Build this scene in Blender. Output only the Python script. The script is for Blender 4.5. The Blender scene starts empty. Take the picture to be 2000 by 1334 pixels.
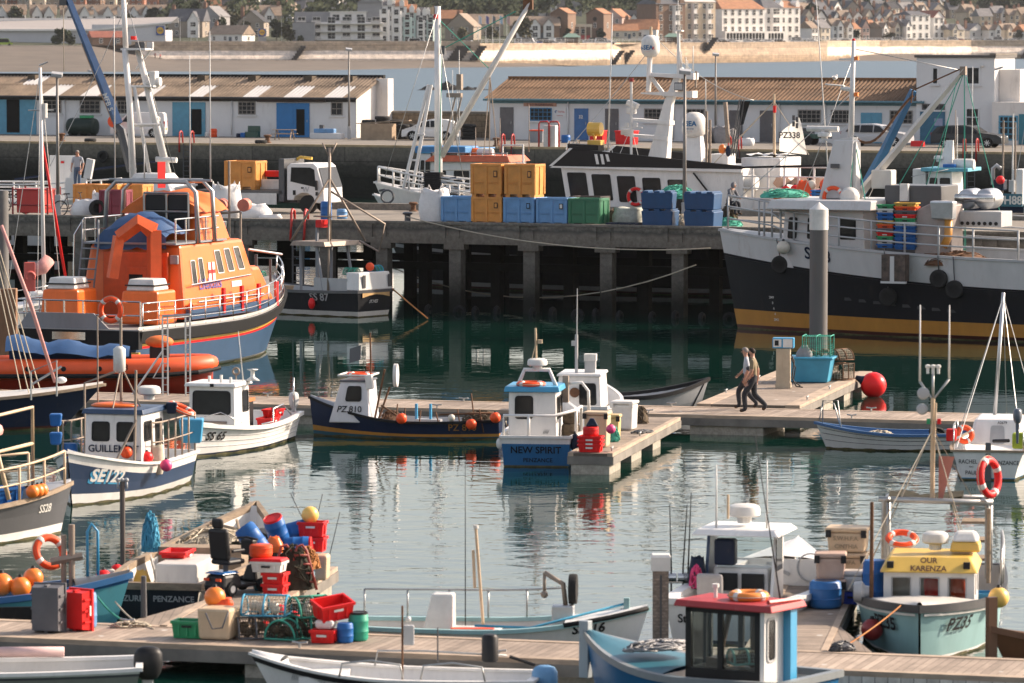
import bpy,math,random
from mathutils import Vector as V,Matrix
R=math.radians
sc=bpy.context.scene
COL=sc.collection
rnd=random.Random(7)
CH,FPX,HORIZ=11.2,9000.0,61.0
PITCH=math.atan((667-HORIZ)/FPX)
cam=bpy.data.cameras.new('camera');camo=bpy.data.objects.new('camera',cam);COL.objects.link(camo)
camo.location=(0,0,CH);camo.rotation_euler=(math.pi/2-PITCH,0,0)
cam.sensor_width=36;cam.lens=36*FPX/2000;cam.clip_start=1;cam.clip_end=6000
cam.dof.use_dof=True;cam.dof.focus_distance=160;cam.dof.aperture_fstop=3.2
sc.camera=camo
SUN_EL,SUN_AZ=R(29),R(20)
w=bpy.data.worlds.new('World');sc.world=w;w.use_nodes=True
nt=w.node_tree;bg=nt.nodes['Background']
sky=nt.nodes.new('ShaderNodeTexSky');sky.sky_type='NISHITA';sky.sun_disc=False
sky.sun_elevation=SUN_EL;sky.sun_rotation=math.pi/2-SUN_AZ;sky.dust_density=2.2;sky.air_density=1.0
hs_=nt.nodes.new('ShaderNodeHueSaturation');hs_.inputs['Saturation'].default_value=.62;nt.links.new(sky.outputs[0],hs_.inputs['Color']);tn=nt.nodes.new('ShaderNodeMixRGB');tn.blend_type='MULTIPLY';tn.inputs[0].default_value=1;tn.inputs[2].default_value=(1.06,.99,.96,1);nt.links.new(hs_.outputs[0],tn.inputs[1]);nt.links.new(tn.outputs[0],bg.inputs[0]);bg.inputs[1].default_value=0.14
sl=bpy.data.lights.new('sun','SUN');sl.energy=4.7;sl.angle=R(0.6);sl.color=(1,.83,.66)
so=bpy.data.objects.new('sun',sl);COL.objects.link(so)
sd=V((math.cos(SUN_AZ)*math.cos(SUN_EL),math.sin(SUN_AZ)*math.cos(SUN_EL),math.sin(SUN_EL)))
so.rotation_euler=sd.to_track_quat('Z','Y').to_euler();so.location=(60,20,80)
sc.view_settings.view_transform='Standard';sc.view_settings.look='None'
sc.view_settings.exposure=0.80;sc.view_settings.gamma=1
sc.cycles.max_bounces=6;sc.cycles.diffuse_bounces=2;sc.cycles.glossy_bounces=3
sc.cycles.transparent_max_bounces=8;sc.cycles.transmission_bounces=3;sc.cycles.caustics_reflective=False;sc.cycles.caustics_refractive=False
def ray(px,py):
 a,b=px-1000,667-py
 return V((a,b*math.sin(PITCH)+FPX*math.cos(PITCH),b*math.cos(PITCH)-FPX*math.sin(PITCH)))
def G(px,py,z=0.0):
 r=ray(px,py);k=(z-CH)/r.z
 return V((r.x*k,r.y*k,z))
def D(px,py,d):
 r=ray(px,py);k=d/r.y
 return V((r.x*k,d,CH+r.z*k))
MATS={}
def M(name,col,rough=.55,metal=0,var=.18,scale=2.5,bump=0,stretch=1,dirt=None,spec=.5,dirtamt=.35):
 if name in MATS:return MATS[name]
 if max(col)<.07 and not metal and spec==.5:spec,rough=.22,max(rough,.45)
 m=bpy.data.materials.new(name);m.use_nodes=True;MATS[name]=m
 t=m.node_tree;N=t.nodes;L=t.links;b=N['Principled BSDF']
 b.inputs['Roughness'].default_value=rough;b.inputs['Metallic'].default_value=metal
 b.inputs['Specular IOR Level'].default_value=spec
 tc=N.new('ShaderNodeTexCoord');mp=N.new('ShaderNodeMapping');mp.inputs['Scale'].default_value=(1,1,1/stretch)
 L.new(tc.outputs['Object'],mp.inputs[0])
 n=N.new('ShaderNodeTexNoise');n.inputs['Scale'].default_value=scale;n.inputs['Detail'].default_value=6;n.inputs['Roughness'].default_value=.65
 L.new(mp.outputs[0],n.inputs['Vector'])
 cr=N.new('ShaderNodeValToRGB');e=cr.color_ramp.elements
 c=tuple(col)
 e[0].position=.3;e[1].position=.7
 e[0].color=tuple(max(0,x*(1-var))for x in c)+(1,);e[1].color=tuple(min(1,x*(1+var*.6))for x in c)+(1,)
 L.new(n.outputs['Fac'],cr.inputs[0]);out=cr.outputs[0]
 if dirt:
  n2=N.new('ShaderNodeTexNoise');n2.inputs['Scale'].default_value=scale*1.7;n2.inputs['Detail'].default_value=8;n2.inputs['Roughness'].default_value=.75
  mp2=N.new('ShaderNodeMapping');mp2.inputs['Scale'].default_value=(1,1,.25);mp2.inputs['Location'].default_value=(3.1,7.7,1.3)
  L.new(tc.outputs['Object'],mp2.inputs[0]);L.new(mp2.outputs[0],n2.inputs['Vector'])
  r2=N.new('ShaderNodeValToRGB');r2.color_ramp.elements[0].position=.56;r2.color_ramp.elements[1].position=.74
  r2.color_ramp.elements[1].color=(dirtamt,)*3+(1,);r2.color_ramp.elements[0].color=(0,0,0,1)
  L.new(n2.outputs['Fac'],r2.inputs[0])
  mx=N.new('ShaderNodeMixRGB');mx.inputs[2].default_value=tuple(dirt)+(1,)
  L.new(r2.outputs[0],mx.inputs[0]);L.new(out,mx.inputs[1]);out=mx.outputs[0]
 L.new(out,b.inputs['Base Color'])
 if bump:
  bp=N.new('ShaderNodeBump');bp.inputs['Strength'].default_value=bump;bp.inputs['Distance'].default_value=.05
  L.new(n.outputs['Fac'],bp.inputs['Height']);L.new(bp.outputs[0],b.inputs['Normal'])
 return m
RUST=(.20,.09,.035);GRIME=(.13,.11,.085)
def P(name,col,**k):
 k.setdefault('rough',.38);k.setdefault('dirt',GRIME);k.setdefault('var',.12);k.setdefault('stretch',3);k.setdefault('dirtamt',.25)
 return M(name,col,**k)
white=P('white_paint',(.72,.70,.67));offw=P('old_white_paint',(.60,.57,.52),dirt=RUST,dirtamt=.3)
grp=P('white_fibreglass',(.76,.74,.71),dirtamt=.16);cream=P('cream_paint',(.62,.52,.38));GP=P('grey_paint',(.24,.25,.27))
LG=P('light_grey_paint',(.42,.42,.42));DG=P('dark_grey_paint',(.07,.072,.078));navy=P('navy_paint',(.010,.018,.042));black=P('black_paint',(.012,.012,.013))
midblue=P('mid_blue_paint',(.018,.105,.26));SB=P('sky_blue_paint',(.05,.30,.52));deepblue=P('deep_blue_paint',(.014,.055,.15));turq=P('turquoise_paint',(.05,.30,.33))
paleturq=P('pale_turquoise_paint',(.25,.41,.41),dirtamt=.12);red=P('red_paint',(.50,.028,.022));orangep=P('lifeboat_orange_paint',(.84,.155,.018),dirtamt=.08)
yellowp=P('yellow_paint',(.70,.42,.07));ochre=P('ochre_paint',(.46,.21,.035),dirtamt=.15);maroon=P('maroon_antifouling',(.09,.025,.02));darkred=P('dark_red_paint',(.25,.02,.02))
olive=P('dark_green_paint',(.02,.07,.05))
RU=M('black_rubber',(.016,.016,.017),rough=.75);tyre_m=M('tyre_rubber',(.028,.027,.026),rough=.85,bump=.3,scale=14)
steel=M('galvanised_steel',(.42,.42,.41),rough=.42,metal=.75,dirt=RUST,dirtamt=.3);CR=M('stainless_steel',(.62,.61,.59),rough=.24,metal=1)
alu=M('aluminium',(.55,.56,.57),rough=.38,metal=.8);rust=M('rusty_iron',(.14,.065,.03),rough=.85,var=.5,scale=6)
RS=M('rust_streaked_steel',(.30,.24,.19),rough=.6,metal=.3,dirt=RUST,dirtamt=.8);wood=M('weathered_wood',(.30,.225,.155),rough=.8,var=.35,scale=5,stretch=.3,bump=.2)
dwood=M('dark_varnished_wood',(.10,.045,.02),rough=.45);ply=M('plywood',(.36,.26,.17),rough=.75,var=.25)
plred=M('red_plastic',(.70,.014,.014),rough=.45,spec=.3,dirt=(.3,.05,.05),dirtamt=.3);BL=M('blue_plastic',(.015,.115,.36),rough=.45,spec=.3,dirt=(.12,.2,.32),dirtamt=.35);plpale=M('faded_blue_plastic',(.13,.29,.52),rough=.5,dirt=GRIME,dirtamt=.4)
plgreen=M('green_plastic',(.015,.26,.10),rough=.45,dirt=GRIME,dirtamt=.3);plor=M('orange_plastic',(.76,.085,.02),rough=.45,spec=.3);plyel=M('ochre_plastic',(.66,.275,.055),rough=.5,dirt=GRIME,dirtamt=.35)
pldkgreen=M('dark_green_plastic',(.03,.16,.08),rough=.5,dirt=GRIME,dirtamt=.35)
plbuff=M('buff_plastic',(.58,.43,.28),rough=.55,dirt=GRIME,dirtamt=.35);PW=M('white_plastic',(.68,.66,.62),rough=.45,dirt=GRIME,dirtamt=.25);PB=M('black_plastic',(.02,.02,.021),rough=.45)
plgrey=M('grey_plastic',(.10,.10,.11),rough=.55,dirt=GRIME);plpink=M('pink_plastic',(.80,.06,.20),rough=.45);plteal=M('teal_plastic',(.02,.14,.19),rough=.4)
buoyor=M('orange_buoy_vinyl',(.88,.095,.022),rough=.42,var=.16,spec=.3);buoyred=M('red_buoy_vinyl',(.86,.018,.02),rough=.4,var=.12,spec=.3);buoyyel=M('yellow_buoy_vinyl',(.80,.50,.12),rough=.4,var=.1);buoyw=M('white_buoy_vinyl',(.66,.60,.50),rough=.45,dirt=GRIME)
orb=M('bright_orange_vinyl',(.88,.22,.03),rough=.35,var=.08)
canvasb=M('blue_tarpaulin',(.022,.075,.19),rough=.6,bump=.2);canvaso=M('orange_canvas',(.70,.16,.03),rough=.75);bagw=M('white_woven_sack',(.74,.72,.70),rough=.8,bump=.35,scale=6,var=.08)
pinkcl=M('faded_pink_canvas',(.62,.30,.27),rough=.8,bump=.3,scale=5);ropeg=M('green_rope',(.05,.30,.22),rough=.9);ropeb=M('blue_rope',(.06,.30,.46),rough=.9);ropew=M('pale_rope',(.46,.40,.31),rough=.9,scale=20);ropeo=M('orange_rope',(.42,.17,.05),rough=.9)
netg=M('green_net',(.07,.38,.28),rough=.9,var=.4,scale=9);netd=M('dark_net',(.045,.042,.03),rough=.95,var=.5,scale=12);potbrown=M('weedy_pot_netting',(.11,.08,.05),rough=.95,var=.5,scale=12)
glass=M('dark_window_glass',(.020,.021,.022),rough=.10,var=.4,scale=1.5,spec=.24);screen=M('black_screen',(.01,.012,.014),rough=.1)
skin=M('skin',(.42,.215,.145),rough=.55,var=.06);hair_d=M('dark_hair',(.020,.013,.010),rough=.7);hair_g=M('grey_hair',(.22,.19,.17),rough=.7)
def glassy():
 m=bpy.data.materials.new('clear_glass');m.use_nodes=True;t=m.node_tree;N=t.nodes;L=t.links
 N.remove(N['Principled BSDF']);tr=N.new('ShaderNodeBsdfTransparent');gl=N.new('ShaderNodeBsdfGlossy');mx=N.new('ShaderNodeMixShader');fr=N.new('ShaderNodeFresnel')
 tr.inputs[0].default_value=(.86,.90,.90,1);gl.inputs['Roughness'].default_value=.03;fr.inputs[0].default_value=1.33
 L.new(fr.outputs[0],mx.inputs[0]);L.new(tr.outputs[0],mx.inputs[1]);L.new(gl.outputs[0],mx.inputs[2]);L.new(mx.outputs[0],N['Material Output'].inputs[0])
 return m
clear=glassy()
class MB:
 D=None
 def __init__(s):s.v=[];s.f=[];s.m=[];s.T=MB.D
 def add(s,vs,fs,m=0):
  o=len(s.v)
  for p in vs:
   p=V(p);s.v.append(s.T@p if s.T else p)
  for q in fs:s.f.append(tuple(i+o for i in q));s.m.append(m)
  return s
 def box(s,x0,x1,y0,y1,z0,z1,m=0):
  return s.add([(x0,y0,z0),(x1,y0,z0),(x1,y1,z0),(x0,y1,z0),(x0,y0,z1),(x1,y0,z1),(x1,y1,z1),(x0,y1,z1)],[(3,2,1,0),(4,5,6,7),(0,1,5,4),(1,2,6,5),(2,3,7,6),(3,0,4,7)],m)
 def cb(s,c,sz,m=0,rz=0,ry=0,rx=0):
  old=s.T;t=Matrix.Translation(c)@Matrix.Rotation(rz,4,'Z')@Matrix.Rotation(ry,4,'Y')@Matrix.Rotation(rx,4,'X')
  s.T=old@t if old else t
  a,b,c2=sz[0]/2,sz[1]/2,sz[2]/2;s.box(-a,a,-b,b,-c2,c2,m);s.T=old;return s
 def frus(s,lo,hi,z0,z1,m=0):
  a,b=lo,hi
  return s.add([(a[0],a[2],z0),(a[1],a[2],z0),(a[1],a[3],z0),(a[0],a[3],z0),(b[0],b[2],z1),(b[1],b[2],z1),(b[1],b[3],z1),(b[0],b[3],z1)],[(3,2,1,0),(4,5,6,7),(0,1,5,4),(1,2,6,5),(2,3,7,6),(3,0,4,7)],m)
 def tube(s,pts,r,m=0,n=6,closed=False,flat=1.0):
  pts=[V(p)for p in pts];K=len(pts);rr=r if isinstance(r,(list,tuple))else[r]*K
  vs=[];up=None
  for i,p in enumerate(pts):
   if closed:d=pts[(i+1)%K]-pts[i-1]
   else:d=pts[min(i+1,K-1)]-pts[max(i-1,0)]
   if d.length<1e-9:d=V((0,0,1))
   d.normalize()
   if up is None:
    up=V((0,0,1))if abs(d.z)<.9 else V((1,0,0))
   a=d.cross(up)
   if a.length<1e-4:up=V((0,1,0))if abs(d.y)<.9 else V((1,0,0));a=d.cross(up)
   a.normalize();b=a.cross(d).normalized();up=b
   for k in range(n):
    an=2*math.pi*k/n;vs.append(p+a*math.cos(an)*rr[i]+b*math.sin(an)*rr[i]*flat)
  fs=[]
  for i in range(K if closed else K-1):
   j=(i+1)%K
   for k in range(n):fs.append((i*n+k,i*n+(k+1)%n,j*n+(k+1)%n,j*n+k))
  if not closed:fs+=[tuple(reversed(range(n))),tuple(range((K-1)*n,K*n))]
  return s.add(vs,fs,m)
 def cyl(s,p0,p1,r,r1=None,m=0,n=12):return s.tube([p0,p1],[r,r if r1 is None else r1],m,n)
 def lathe(s,prof,c=(0,0,0),m=0,n=16,axis='Z',sx=1,sy=1):
  vs=[]
  for r,z in prof:
   for k in range(n):
    a=2*math.pi*k/n;x,y=r*math.cos(a)*sx,r*math.sin(a)*sy
    p=(x,y,z)if axis=='Z' else((z,x,y)if axis=='X' else(y,z,x))
    vs.append(V(c)+V(p))
  fs=[]
  for i in range(len(prof)-1):
   for k in range(n):fs.append((i*n+k,i*n+(k+1)%n,(i+1)*n+(k+1)%n,(i+1)*n+k))
  if prof[0][0]>1e-6:fs.append(tuple(reversed(range(n))))
  if prof[-1][0]>1e-6:fs.append(tuple(range((len(prof)-1)*n,len(prof)*n)))
  return s.add(vs,fs,m)
 def sph(s,c,r,m=0,n=14,k=9,sx=1,sy=1,sz=1):
  return s.lathe([(max(1e-5,r*math.sin(math.pi*i/k)),-r*math.cos(math.pi*i/k)*sz)for i in range(k+1)],c,m,n,'Z',sx,sy)
 def ring(s,c,R_,r,m=0,n=20,k=8,axis='Z',flat=1.0,arc=None):
  pts=[]
  cnt=n if not arc else n+1
  for i in range(cnt):
   a=(2*math.pi*i/n)if not arc else arc[0]+(arc[1]-arc[0])*i/n
   x,y=R_*math.cos(a),R_*math.sin(a)
   pts.append(V(c)+V((x,y,0)if axis=='Z' else((0,x,y)if axis=='X' else(x,0,y))))
  return s.tube(pts,r,m,k,closed=not arc,flat=flat)
 def prism(s,poly,a,b,axis='Y',m=0):
  def q(p,t):return(p[0],t,p[1])if axis=='Y' else((t,p[0],p[1])if axis=='X' else(p[0],p[1],t))
  K=len(poly);vs=[q(p,a)for p in poly]+[q(p,b)for p in poly]
  fs=[tuple(range(K)),tuple(reversed(range(K,2*K)))]+[((i+1)%K,i,i+K,(i+1)%K+K)for i in range(K)]
  return s.add(vs,fs,m)
 def sheet(s,rows,m=0,closed=False,flip=False):
  K=len(rows[0]);vs=[p for r in rows for p in r];fs=[]
  for i in range(len(rows)-1):
   for j in range(K if closed else K-1):
    q=(i*K+j,i*K+(j+1)%K,(i+1)*K+(j+1)%K,(i+1)*K+j)
    fs.append(tuple(reversed(q))if flip else q)
  return s.add(vs,fs,m)
 def bd(s,name,mats,parent=None,sm=False,bev=0,fix=True):
  me=bpy.data.meshes.new(name);me.from_pydata([tuple(p)for p in s.v],[],s.f)
  for mm in(mats if isinstance(mats,(list,tuple))else[mats]):me.materials.append(mm)
  for p,mi in zip(me.polygons,s.m):p.material_index=mi;p.use_smooth=bool(sm)
  if fix:
   import bmesh
   b=bmesh.new();b.from_mesh(me);bmesh.ops.recalc_face_normals(b,faces=b.faces);b.to_mesh(me);b.free()
  if sm and sm is not True:me.set_sharp_from_angle(angle=R(sm))
  o=bpy.data.objects.new(name,me);COL.objects.link(o)
  if parent:o.parent=parent
  if bev:
   md=o.modifiers.new('bevel','BEVEL');md.width=bev;md.segments=2;md.limit_method='ANGLE';md.angle_limit=R(40)
  return o
def tag(o,label,cat,group=None,kind=None):
 o['label']=label;o['category']=cat
 if group:o['group']=group
 if kind:o['kind']=kind
 return o
def TH(name,label,cat,loc=(0,0,0),rz=0,group=None):
 o=bpy.data.objects.new(name,None);COL.objects.link(o);o.location=loc;o.rotation_euler=(0,0,rz);o.empty_display_size=.2
 return tag(o,label,cat,group)
def struct(name,mb,mats,**k):
 o=mb.bd(name,mats,**k);o['kind']='structure';return o
KIDS={}
def dup(o,loc=None,rz=None,label=None,group=None,parent=None):
 c=o.copy();COL.objects.link(c)
 if parent:c.parent=parent
 if loc is not None:c.location=loc
 if rz is not None:c.rotation_euler=(0,0,rz)
 if label:c['label']=label
 if group:c['group']=group
 for ch in[x for x in KID(o)]:
  dup(ch,parent=c)
 return c
def KID(o):return list(o.children)
def text_mesh(body,size,bold=.0,shear=0,align='CENTER'):
 cu=bpy.data.curves.new('lettering','FONT');cu.body=body;cu.size=size;cu.offset=bold*size;cu.shear=shear;cu.align_x=align;cu.resolution_u=3
 o=bpy.data.objects.new('lettering',cu);me=bpy.data.meshes.new_from_object(o);bpy.data.objects.remove(o);bpy.data.curves.remove(cu)
 return me
def LT(body,size,fn,m,parent,bold=.02,shear=0,align='CENTER',name='lettering',xs=1.0):
 me=text_mesh(body,size,bold,shear,align)
 for v in me.vertices:v.co=fn(v.co.x*xs,v.co.y)
 me.name=name;me.materials.append(m);o=bpy.data.objects.new(name,me);COL.objects.link(o)
 if parent:o.parent=parent
 return o
def flat(o,ux,uy):
 o,ux,uy=V(o),V(ux).normalized(),V(uy).normalized()
 return lambda a,h:o+ux*a+uy*h
def lerp(a,b,t):return a+(b-a)*t
def bil(q,u,v):return(V(q[0])*(1-u)+V(q[1])*u)*(1-v)+(V(q[3])*(1-u)+V(q[2])*u)*v
def rpoly(u0,u1,v0,v1,ru,rv,n=3):
 pts=[]
 for cx,cy,a0 in((u1-ru,v0+rv,-90),(u1-ru,v1-rv,0),(u0+ru,v1-rv,90),(u0+ru,v0+rv,180)):
  for i in range(n+1):
   a=R(a0+90*i/n);pts.append((cx+ru*math.cos(a),cy+rv*math.sin(a)))
 return pts
def window(parent,q,u0,u1,v0,v1,fm=None,pm=None,rad=.06,fw=.035,out=.02,bars=None,name='window',hollow=False):
 """window in the wall quad q (bottom-left, bottom-right, top-right, top-left seen from outside): raised rim, pane as its child"""
 q=[V(p)for p in q];W_,H_=(q[1]-q[0]).length,(q[3]-q[0]).length
 nrm=(q[1]-q[0]).cross(q[3]-q[0]).normalized()
 a=rpoly(u0,u1,v0,v1,rad/W_,rad/H_);b=rpoly(u0+fw/W_,u1-fw/W_,v0+fw/H_,v1-fw/H_,max(.001,(rad-fw*.5))/W_,max(.001,rad-fw*.5)/H_)
 A=[bil(q,*p)for p in a];B=[bil(q,*p)for p in b];K=len(A);mb=MB()
 mb.add([p+nrm*.002 for p in A]+[p+nrm*out for p in A]+[p+nrm*out for p in B]+[p+nrm*.004 for p in B],[(i,(i+1)%K,(i+1)%K+K,i+K)for i in range(K)]+[(i+K,(i+1)%K+K,(i+1)%K+2*K,i+2*K)for i in range(K)]+[(i+2*K,(i+1)%K+2*K,(i+1)%K+3*K,i+3*K)for i in range(K)])
 if bars:
  for i in range(1,bars[0]):
   u=lerp(u0,u1,i/bars[0]);p0,p1=bil(q,u,v0)+nrm*out,bil(q,u,v1)+nrm*out;mb.cyl(p0,p1,fw*.4,n=4)
  for i in range(1,bars[1]):
   v=lerp(v0,v1,i/bars[1]);p0,p1=bil(q,u0,v)+nrm*out,bil(q,u1,v)+nrm*out;mb.cyl(p0,p1,fw*.4,n=4)
 f=mb.bd(name,fm or RU,parent,fix=False)
 MB().add([p+nrm*(.006)for p in B],[tuple(range(K))]).bd('pane',pm or glass,f,fix=False)
 return f
class Hull:
 """local frame: x forward from the transom, y to port, z up from the waterline"""
 def __init__(s,L,B,z=(.8,.6,1.1),tf=.8,p=2.2,rake=.5,draft=.3,wl=.86,wp=1.6,tm=.42,q=1.0,trk=.12,flare=1.4,wtf=None):
  s.L,s.B,s.z3,s.tf,s.p,s.rake,s.draft,s.wl,s.wp,s.tm,s.q,s.trk,s.fl=L,B,z,tf,p,rake,draft,wl,wp,tm,q,trk,flare
  s.wtf=wtf if wtf is not None else tf*wl
 def sheer(s,t):
  a,b,c=s.z3;m=.42
  return b+(a-b)*(max(0,m-t)/m)**2+(c-b)*(max(0,t-m)/(1-m))**1.9
 def _b(s,t,tf,p):
  if t<=s.tm:return tf+(1-tf)*math.sin(math.pi/2*t/s.tm)
  u=(t-s.tm)/(1-s.tm);return max(0,1-u**p)**s.q
 def half(s,t,z):
  sh=s.sheer(t);b=s.B/2*s._b(t,s.tf,s.p);w_=s.B/2*s.wl*s._b(t,s.wtf/s.wl,s.wp)
  if z>=0:return max(.02,w_+(b-w_)*min(1.15,z/sh)**s.fl)
  return max(.02,w_*(1+.45*z/s.draft))
 def x(s,t,z):
  sh=s.sheer(t);k=min(1.1,max(-.3,z/sh))
  return s.L*t-s.rake*(1-k)*max(0,(t-.55)/.45)**2-s.trk*(k)*max(0,(.25-t)/.25)
 def pt(s,t,z,side,off=0):return V((s.x(t,z),side*(s.half(t,z)+off),z))
 def tz(s,x,z):
  a,b=0.,1.
  for _ in range(22):
   m=(a+b)/2
   if s.x(m,z)<x:a=m
   else:b=m
  return a
 def on(s,x0,z0,side,off=.02,slope=0):
  d=-1 if side>0 else 1
  def fn(a,h):
   x=x0+d*a;z=z0+h+slope*a;t=s.tz(x,z);return V((x,side*(s.half(t,z)+off),z))
  return fn
 def onT(s,y0,z0,off=.02):
  def fn(a,h):
   z=z0+h;return V((s.x(0,z)-off,y0-a,z))
  return fn
 def bd(s,parent,bands,mats,name='hull',n=26,tmat=None,open_=True,floor=.15,floor_mat=None,inner=None,t_deck=None,fore=None,fore_mat=None,th=.05,gun=None,gun_mat=None,gw=.10,gh=.07,gover=.035,planks=0,aft_t=0,tgun=True):
  """bands: [((k, off), material)] from the keel up; each top edge is at z = k*sheer+off, the last is the sheer itself"""
  ts=[i/n for i in range(n+1)];ts[-1]=.999
  lev=[(0,-s.draft)]+[b[0]for b in bands];rows,rm=[],[]
  for i,(k,off)in enumerate(lev):
   if i:
    a=lev[i-1];sub=3 if planks else 2
    for j in range(1,sub+1):
     u=j/sub;rows.append((lerp(a[0],k,u),lerp(a[1],off,u),j==sub));rm.append(bands[i-1][1])
   else:rows.append((k,off,True))
  mb=MB()
  def zz(r,t):return max(-s.draft,r[0]*s.sheer(t)+r[1])
  for side in(1,-1):
   grid=[[s.pt(t,min(zz(r,t),s.sheer(t)),side)for t in ts]for r in rows]
   for i in range(len(rows)-1):
    off=.012*((i%2))if planks else 0
    mb.sheet([grid[i],grid[i+1]],rm[i])
  for i in range(len(rows)-1):
   z0,z1=min(zz(rows[i],0),s.sheer(0)),min(zz(rows[i+1],0),s.sheer(0))
   mb.add([s.pt(0,z0,1),s.pt(0,z0,-1),s.pt(0,z1,-1),s.pt(0,z1,1)],[(0,1,2,3)],rm[i]if tmat is None else tmat)
  h=mb.bd(name,mats,parent,sm=50);wb=MB()
  for sd in(1,-1):wb.sheet([[s.pt(t,z+.015*math.sin(t*40),sd,.006)for t in ts]for z in(-.03,.045)])
  wb.add([s.pt(0,z,k)-V((.006,0,0))for z,k in((-.03,1),(-.03,-1),(.04,-1),(.04,1))],[(0,1,2,3)]);wb.bd('weed_line',M('weed_slime',(.10,.085,.03),rough=.6,var=.7,scale=4),parent)
  if open_:
   d=MB();a_t,b_t=aft_t+.012,fore if fore else.97
   tt=[lerp(a_t,b_t,i/16)for i in range(17)]
   for side in(1,-1):
    d.sheet([[s.pt(t,s.sheer(t)-.005,side,-th)for t in tt],[V((s.x(t,floor),side*max(.01,s.half(t,max(floor,.02))-th-.02),floor))for t in tt]],0)
   d.sheet([[V((s.x(t,floor),s.half(t,max(floor,.02))-th-.02,floor))for t in tt],[V((s.x(t,floor),-(s.half(t,max(floor,.02))-th-.02),floor))for t in tt]],1)
   for t in(a_t,b_t):
    d.add([V((s.x(t,floor),s.half(t,max(.02,floor))-th,floor)),V((s.x(t,floor),-(s.half(t,max(.02,floor))-th),floor)),s.pt(t,s.sheer(t)-.005,-1,-th),s.pt(t,s.sheer(t)-.005,1,-th)],[(0,1,2,3)],0)
   d.bd('cockpit',[inner or mats[-1],floor_mat or inner or mats[-1]],parent,fix=False)
  if fore:
   f=MB();tt=[lerp(fore,.995,i/12)for i in range(13)]
   f.sheet([[s.pt(t,s.sheer(t)+.0,k,-.01)if abs(k)==1 else V((s.x(t,s.sheer(t)),k*(s.half(t,s.sheer(t))-.01),s.sheer(t)+.07*(1-k*k)))for t in tt]for k in(1,.5,0,-.5,-1)])
   f.bd('foredeck',fore_mat or inner or mats[-1],parent,sm=True)
  if gun is not None or gun_mat:
   g=MB();ts2=[lerp(0,.998,i/34)for i in range(35)]
   for side in(1,-1):
    ring=[]
    for t in ts2:
     sh=s.sheer(t);hw=s.half(t,sh);x=s.x(t,sh)
     ring.append([V((x,side*(hw+gover),sh-gh)),V((x,side*(hw+gover),sh+.012)),V((x,side*max(0,hw+gover-gw),sh+.012)),V((x,side*max(0,hw+gover-gw),sh-gh))])
    ring.append([V((s.x(1,s.sheer(1))+gover*1.2,side*.005,q.z))for q in ring[-1]])
    g.sheet(ring,0,closed=True)
   if tgun:
    sh=s.sheer(0);hw=s.half(0,sh)+gover;x=s.x(0,sh);g.box(x-gover,x+gw-gover,-hw,hw,sh-gh,sh+.014)
   g.bd('gunwale',gun_mat or RU,parent,sm=40)
  return h
 def rail(s,parent,t0,t1,h=.6,side=1,posts=6,r=.018,m=None,mids=1,inset=.05,name='rail',both=False,lean=0):
  mb=MB()
  for sd in((1,-1)if both else(side,)):
   ts=[lerp(t0,t1,i/(posts*2))for i in range(posts*2+1)]
   top=[s.pt(t,s.sheer(t),sd,-inset)+V((0,sd*lean,h))for t in ts];mb.tube(top,r)
   for k in range(mids):mb.tube([s.pt(t,s.sheer(t),sd,-inset)+V((0,sd*lean*(k+1)/(mids+1),h*(k+1)/(mids+1)))for t in ts],r*.75,n=5)
   for i in range(0,posts*2+1,2):mb.cyl(s.pt(ts[i],s.sheer(ts[i]),sd,-inset),top[i],r,n=6)
  return mb.bd(name,m or CR,parent,sm=True)
def boat(name,label,px,py,hd,H,cat='boat',group=None,at='bow',dz=0):
 """put the boat with its bow (or stern centre) waterline at a photo pixel; hd: compass of the bow, 0 = to the right, 90 = away, 270 = toward the eye"""
 a=R(hd);g=G(px,py,0);d=V((math.cos(a),math.sin(a),0))
 if at=='bow':g=g-d*H.x(1,0)
 elif at=='mid':g=g-d*H.L/2
 g.z=dz
 return TH(name,label,cat,g,a,group)
def loc(t,p):
 return Matrix.Translation(t.location)@Matrix.Rotation(t.rotation_euler[2],4,'Z')@V(p)
def house(parent,lo,hi,z0,z1,m,roof_m=None,roof=(.08,.08),rov=None,name='wheelhouse',bev=.03,wins=(),fm=None,pm=None,rad=.07,roof_name='roof',roof_t=.07):
 mb=MB().frus(lo,hi,z0,z1);h=mb.bd(name,m,parent,bev=bev)
 a,b=lo,hi
 F={'front':[(a[1],a[3],z0),(a[1],a[2],z0),(b[1],b[2],z1),(b[1],b[3],z1)][::1],'back':[(a[0],a[2],z0),(a[0],a[3],z0),(b[0],b[3],z1),(b[0],b[2],z1)],'port':[(a[1],a[3],z0),(a[0],a[3],z0),(b[0],b[3],z1),(b[1],b[3],z1)],'stbd':[(a[0],a[2],z0),(a[1],a[2],z0),(b[1],b[2],z1),(b[0],b[2],z1)]}
 f=F['front'];F['front']=[f[1],f[0],f[3],f[2]]
 f=F['back'];F['back']=[f[1],f[0],f[3],f[2]]
 f=F['port'];F['port']=f
 for wn in wins:
  window(h,F[wn[0]],*wn[1:5],fm=fm,pm=pm,rad=wn[5]if len(wn)>5 else rad)
 if roof_m:
  o=rov if rov is not None else.1
  ov=(o,)*4 if not isinstance(o,tuple)else o
  r=MB().frus((b[0]-ov[0],b[1]+ov[1],b[2]-ov[2],b[3]+ov[3]),(b[0]-ov[0]+.03,b[1]+ov[1]-.03,b[2]-ov[2]+.03,b[3]+ov[3]-.03),z1,z1+roof_t)
  r.bd(roof_name,roof_m,parent,bev=.02)
 return h,F
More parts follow.
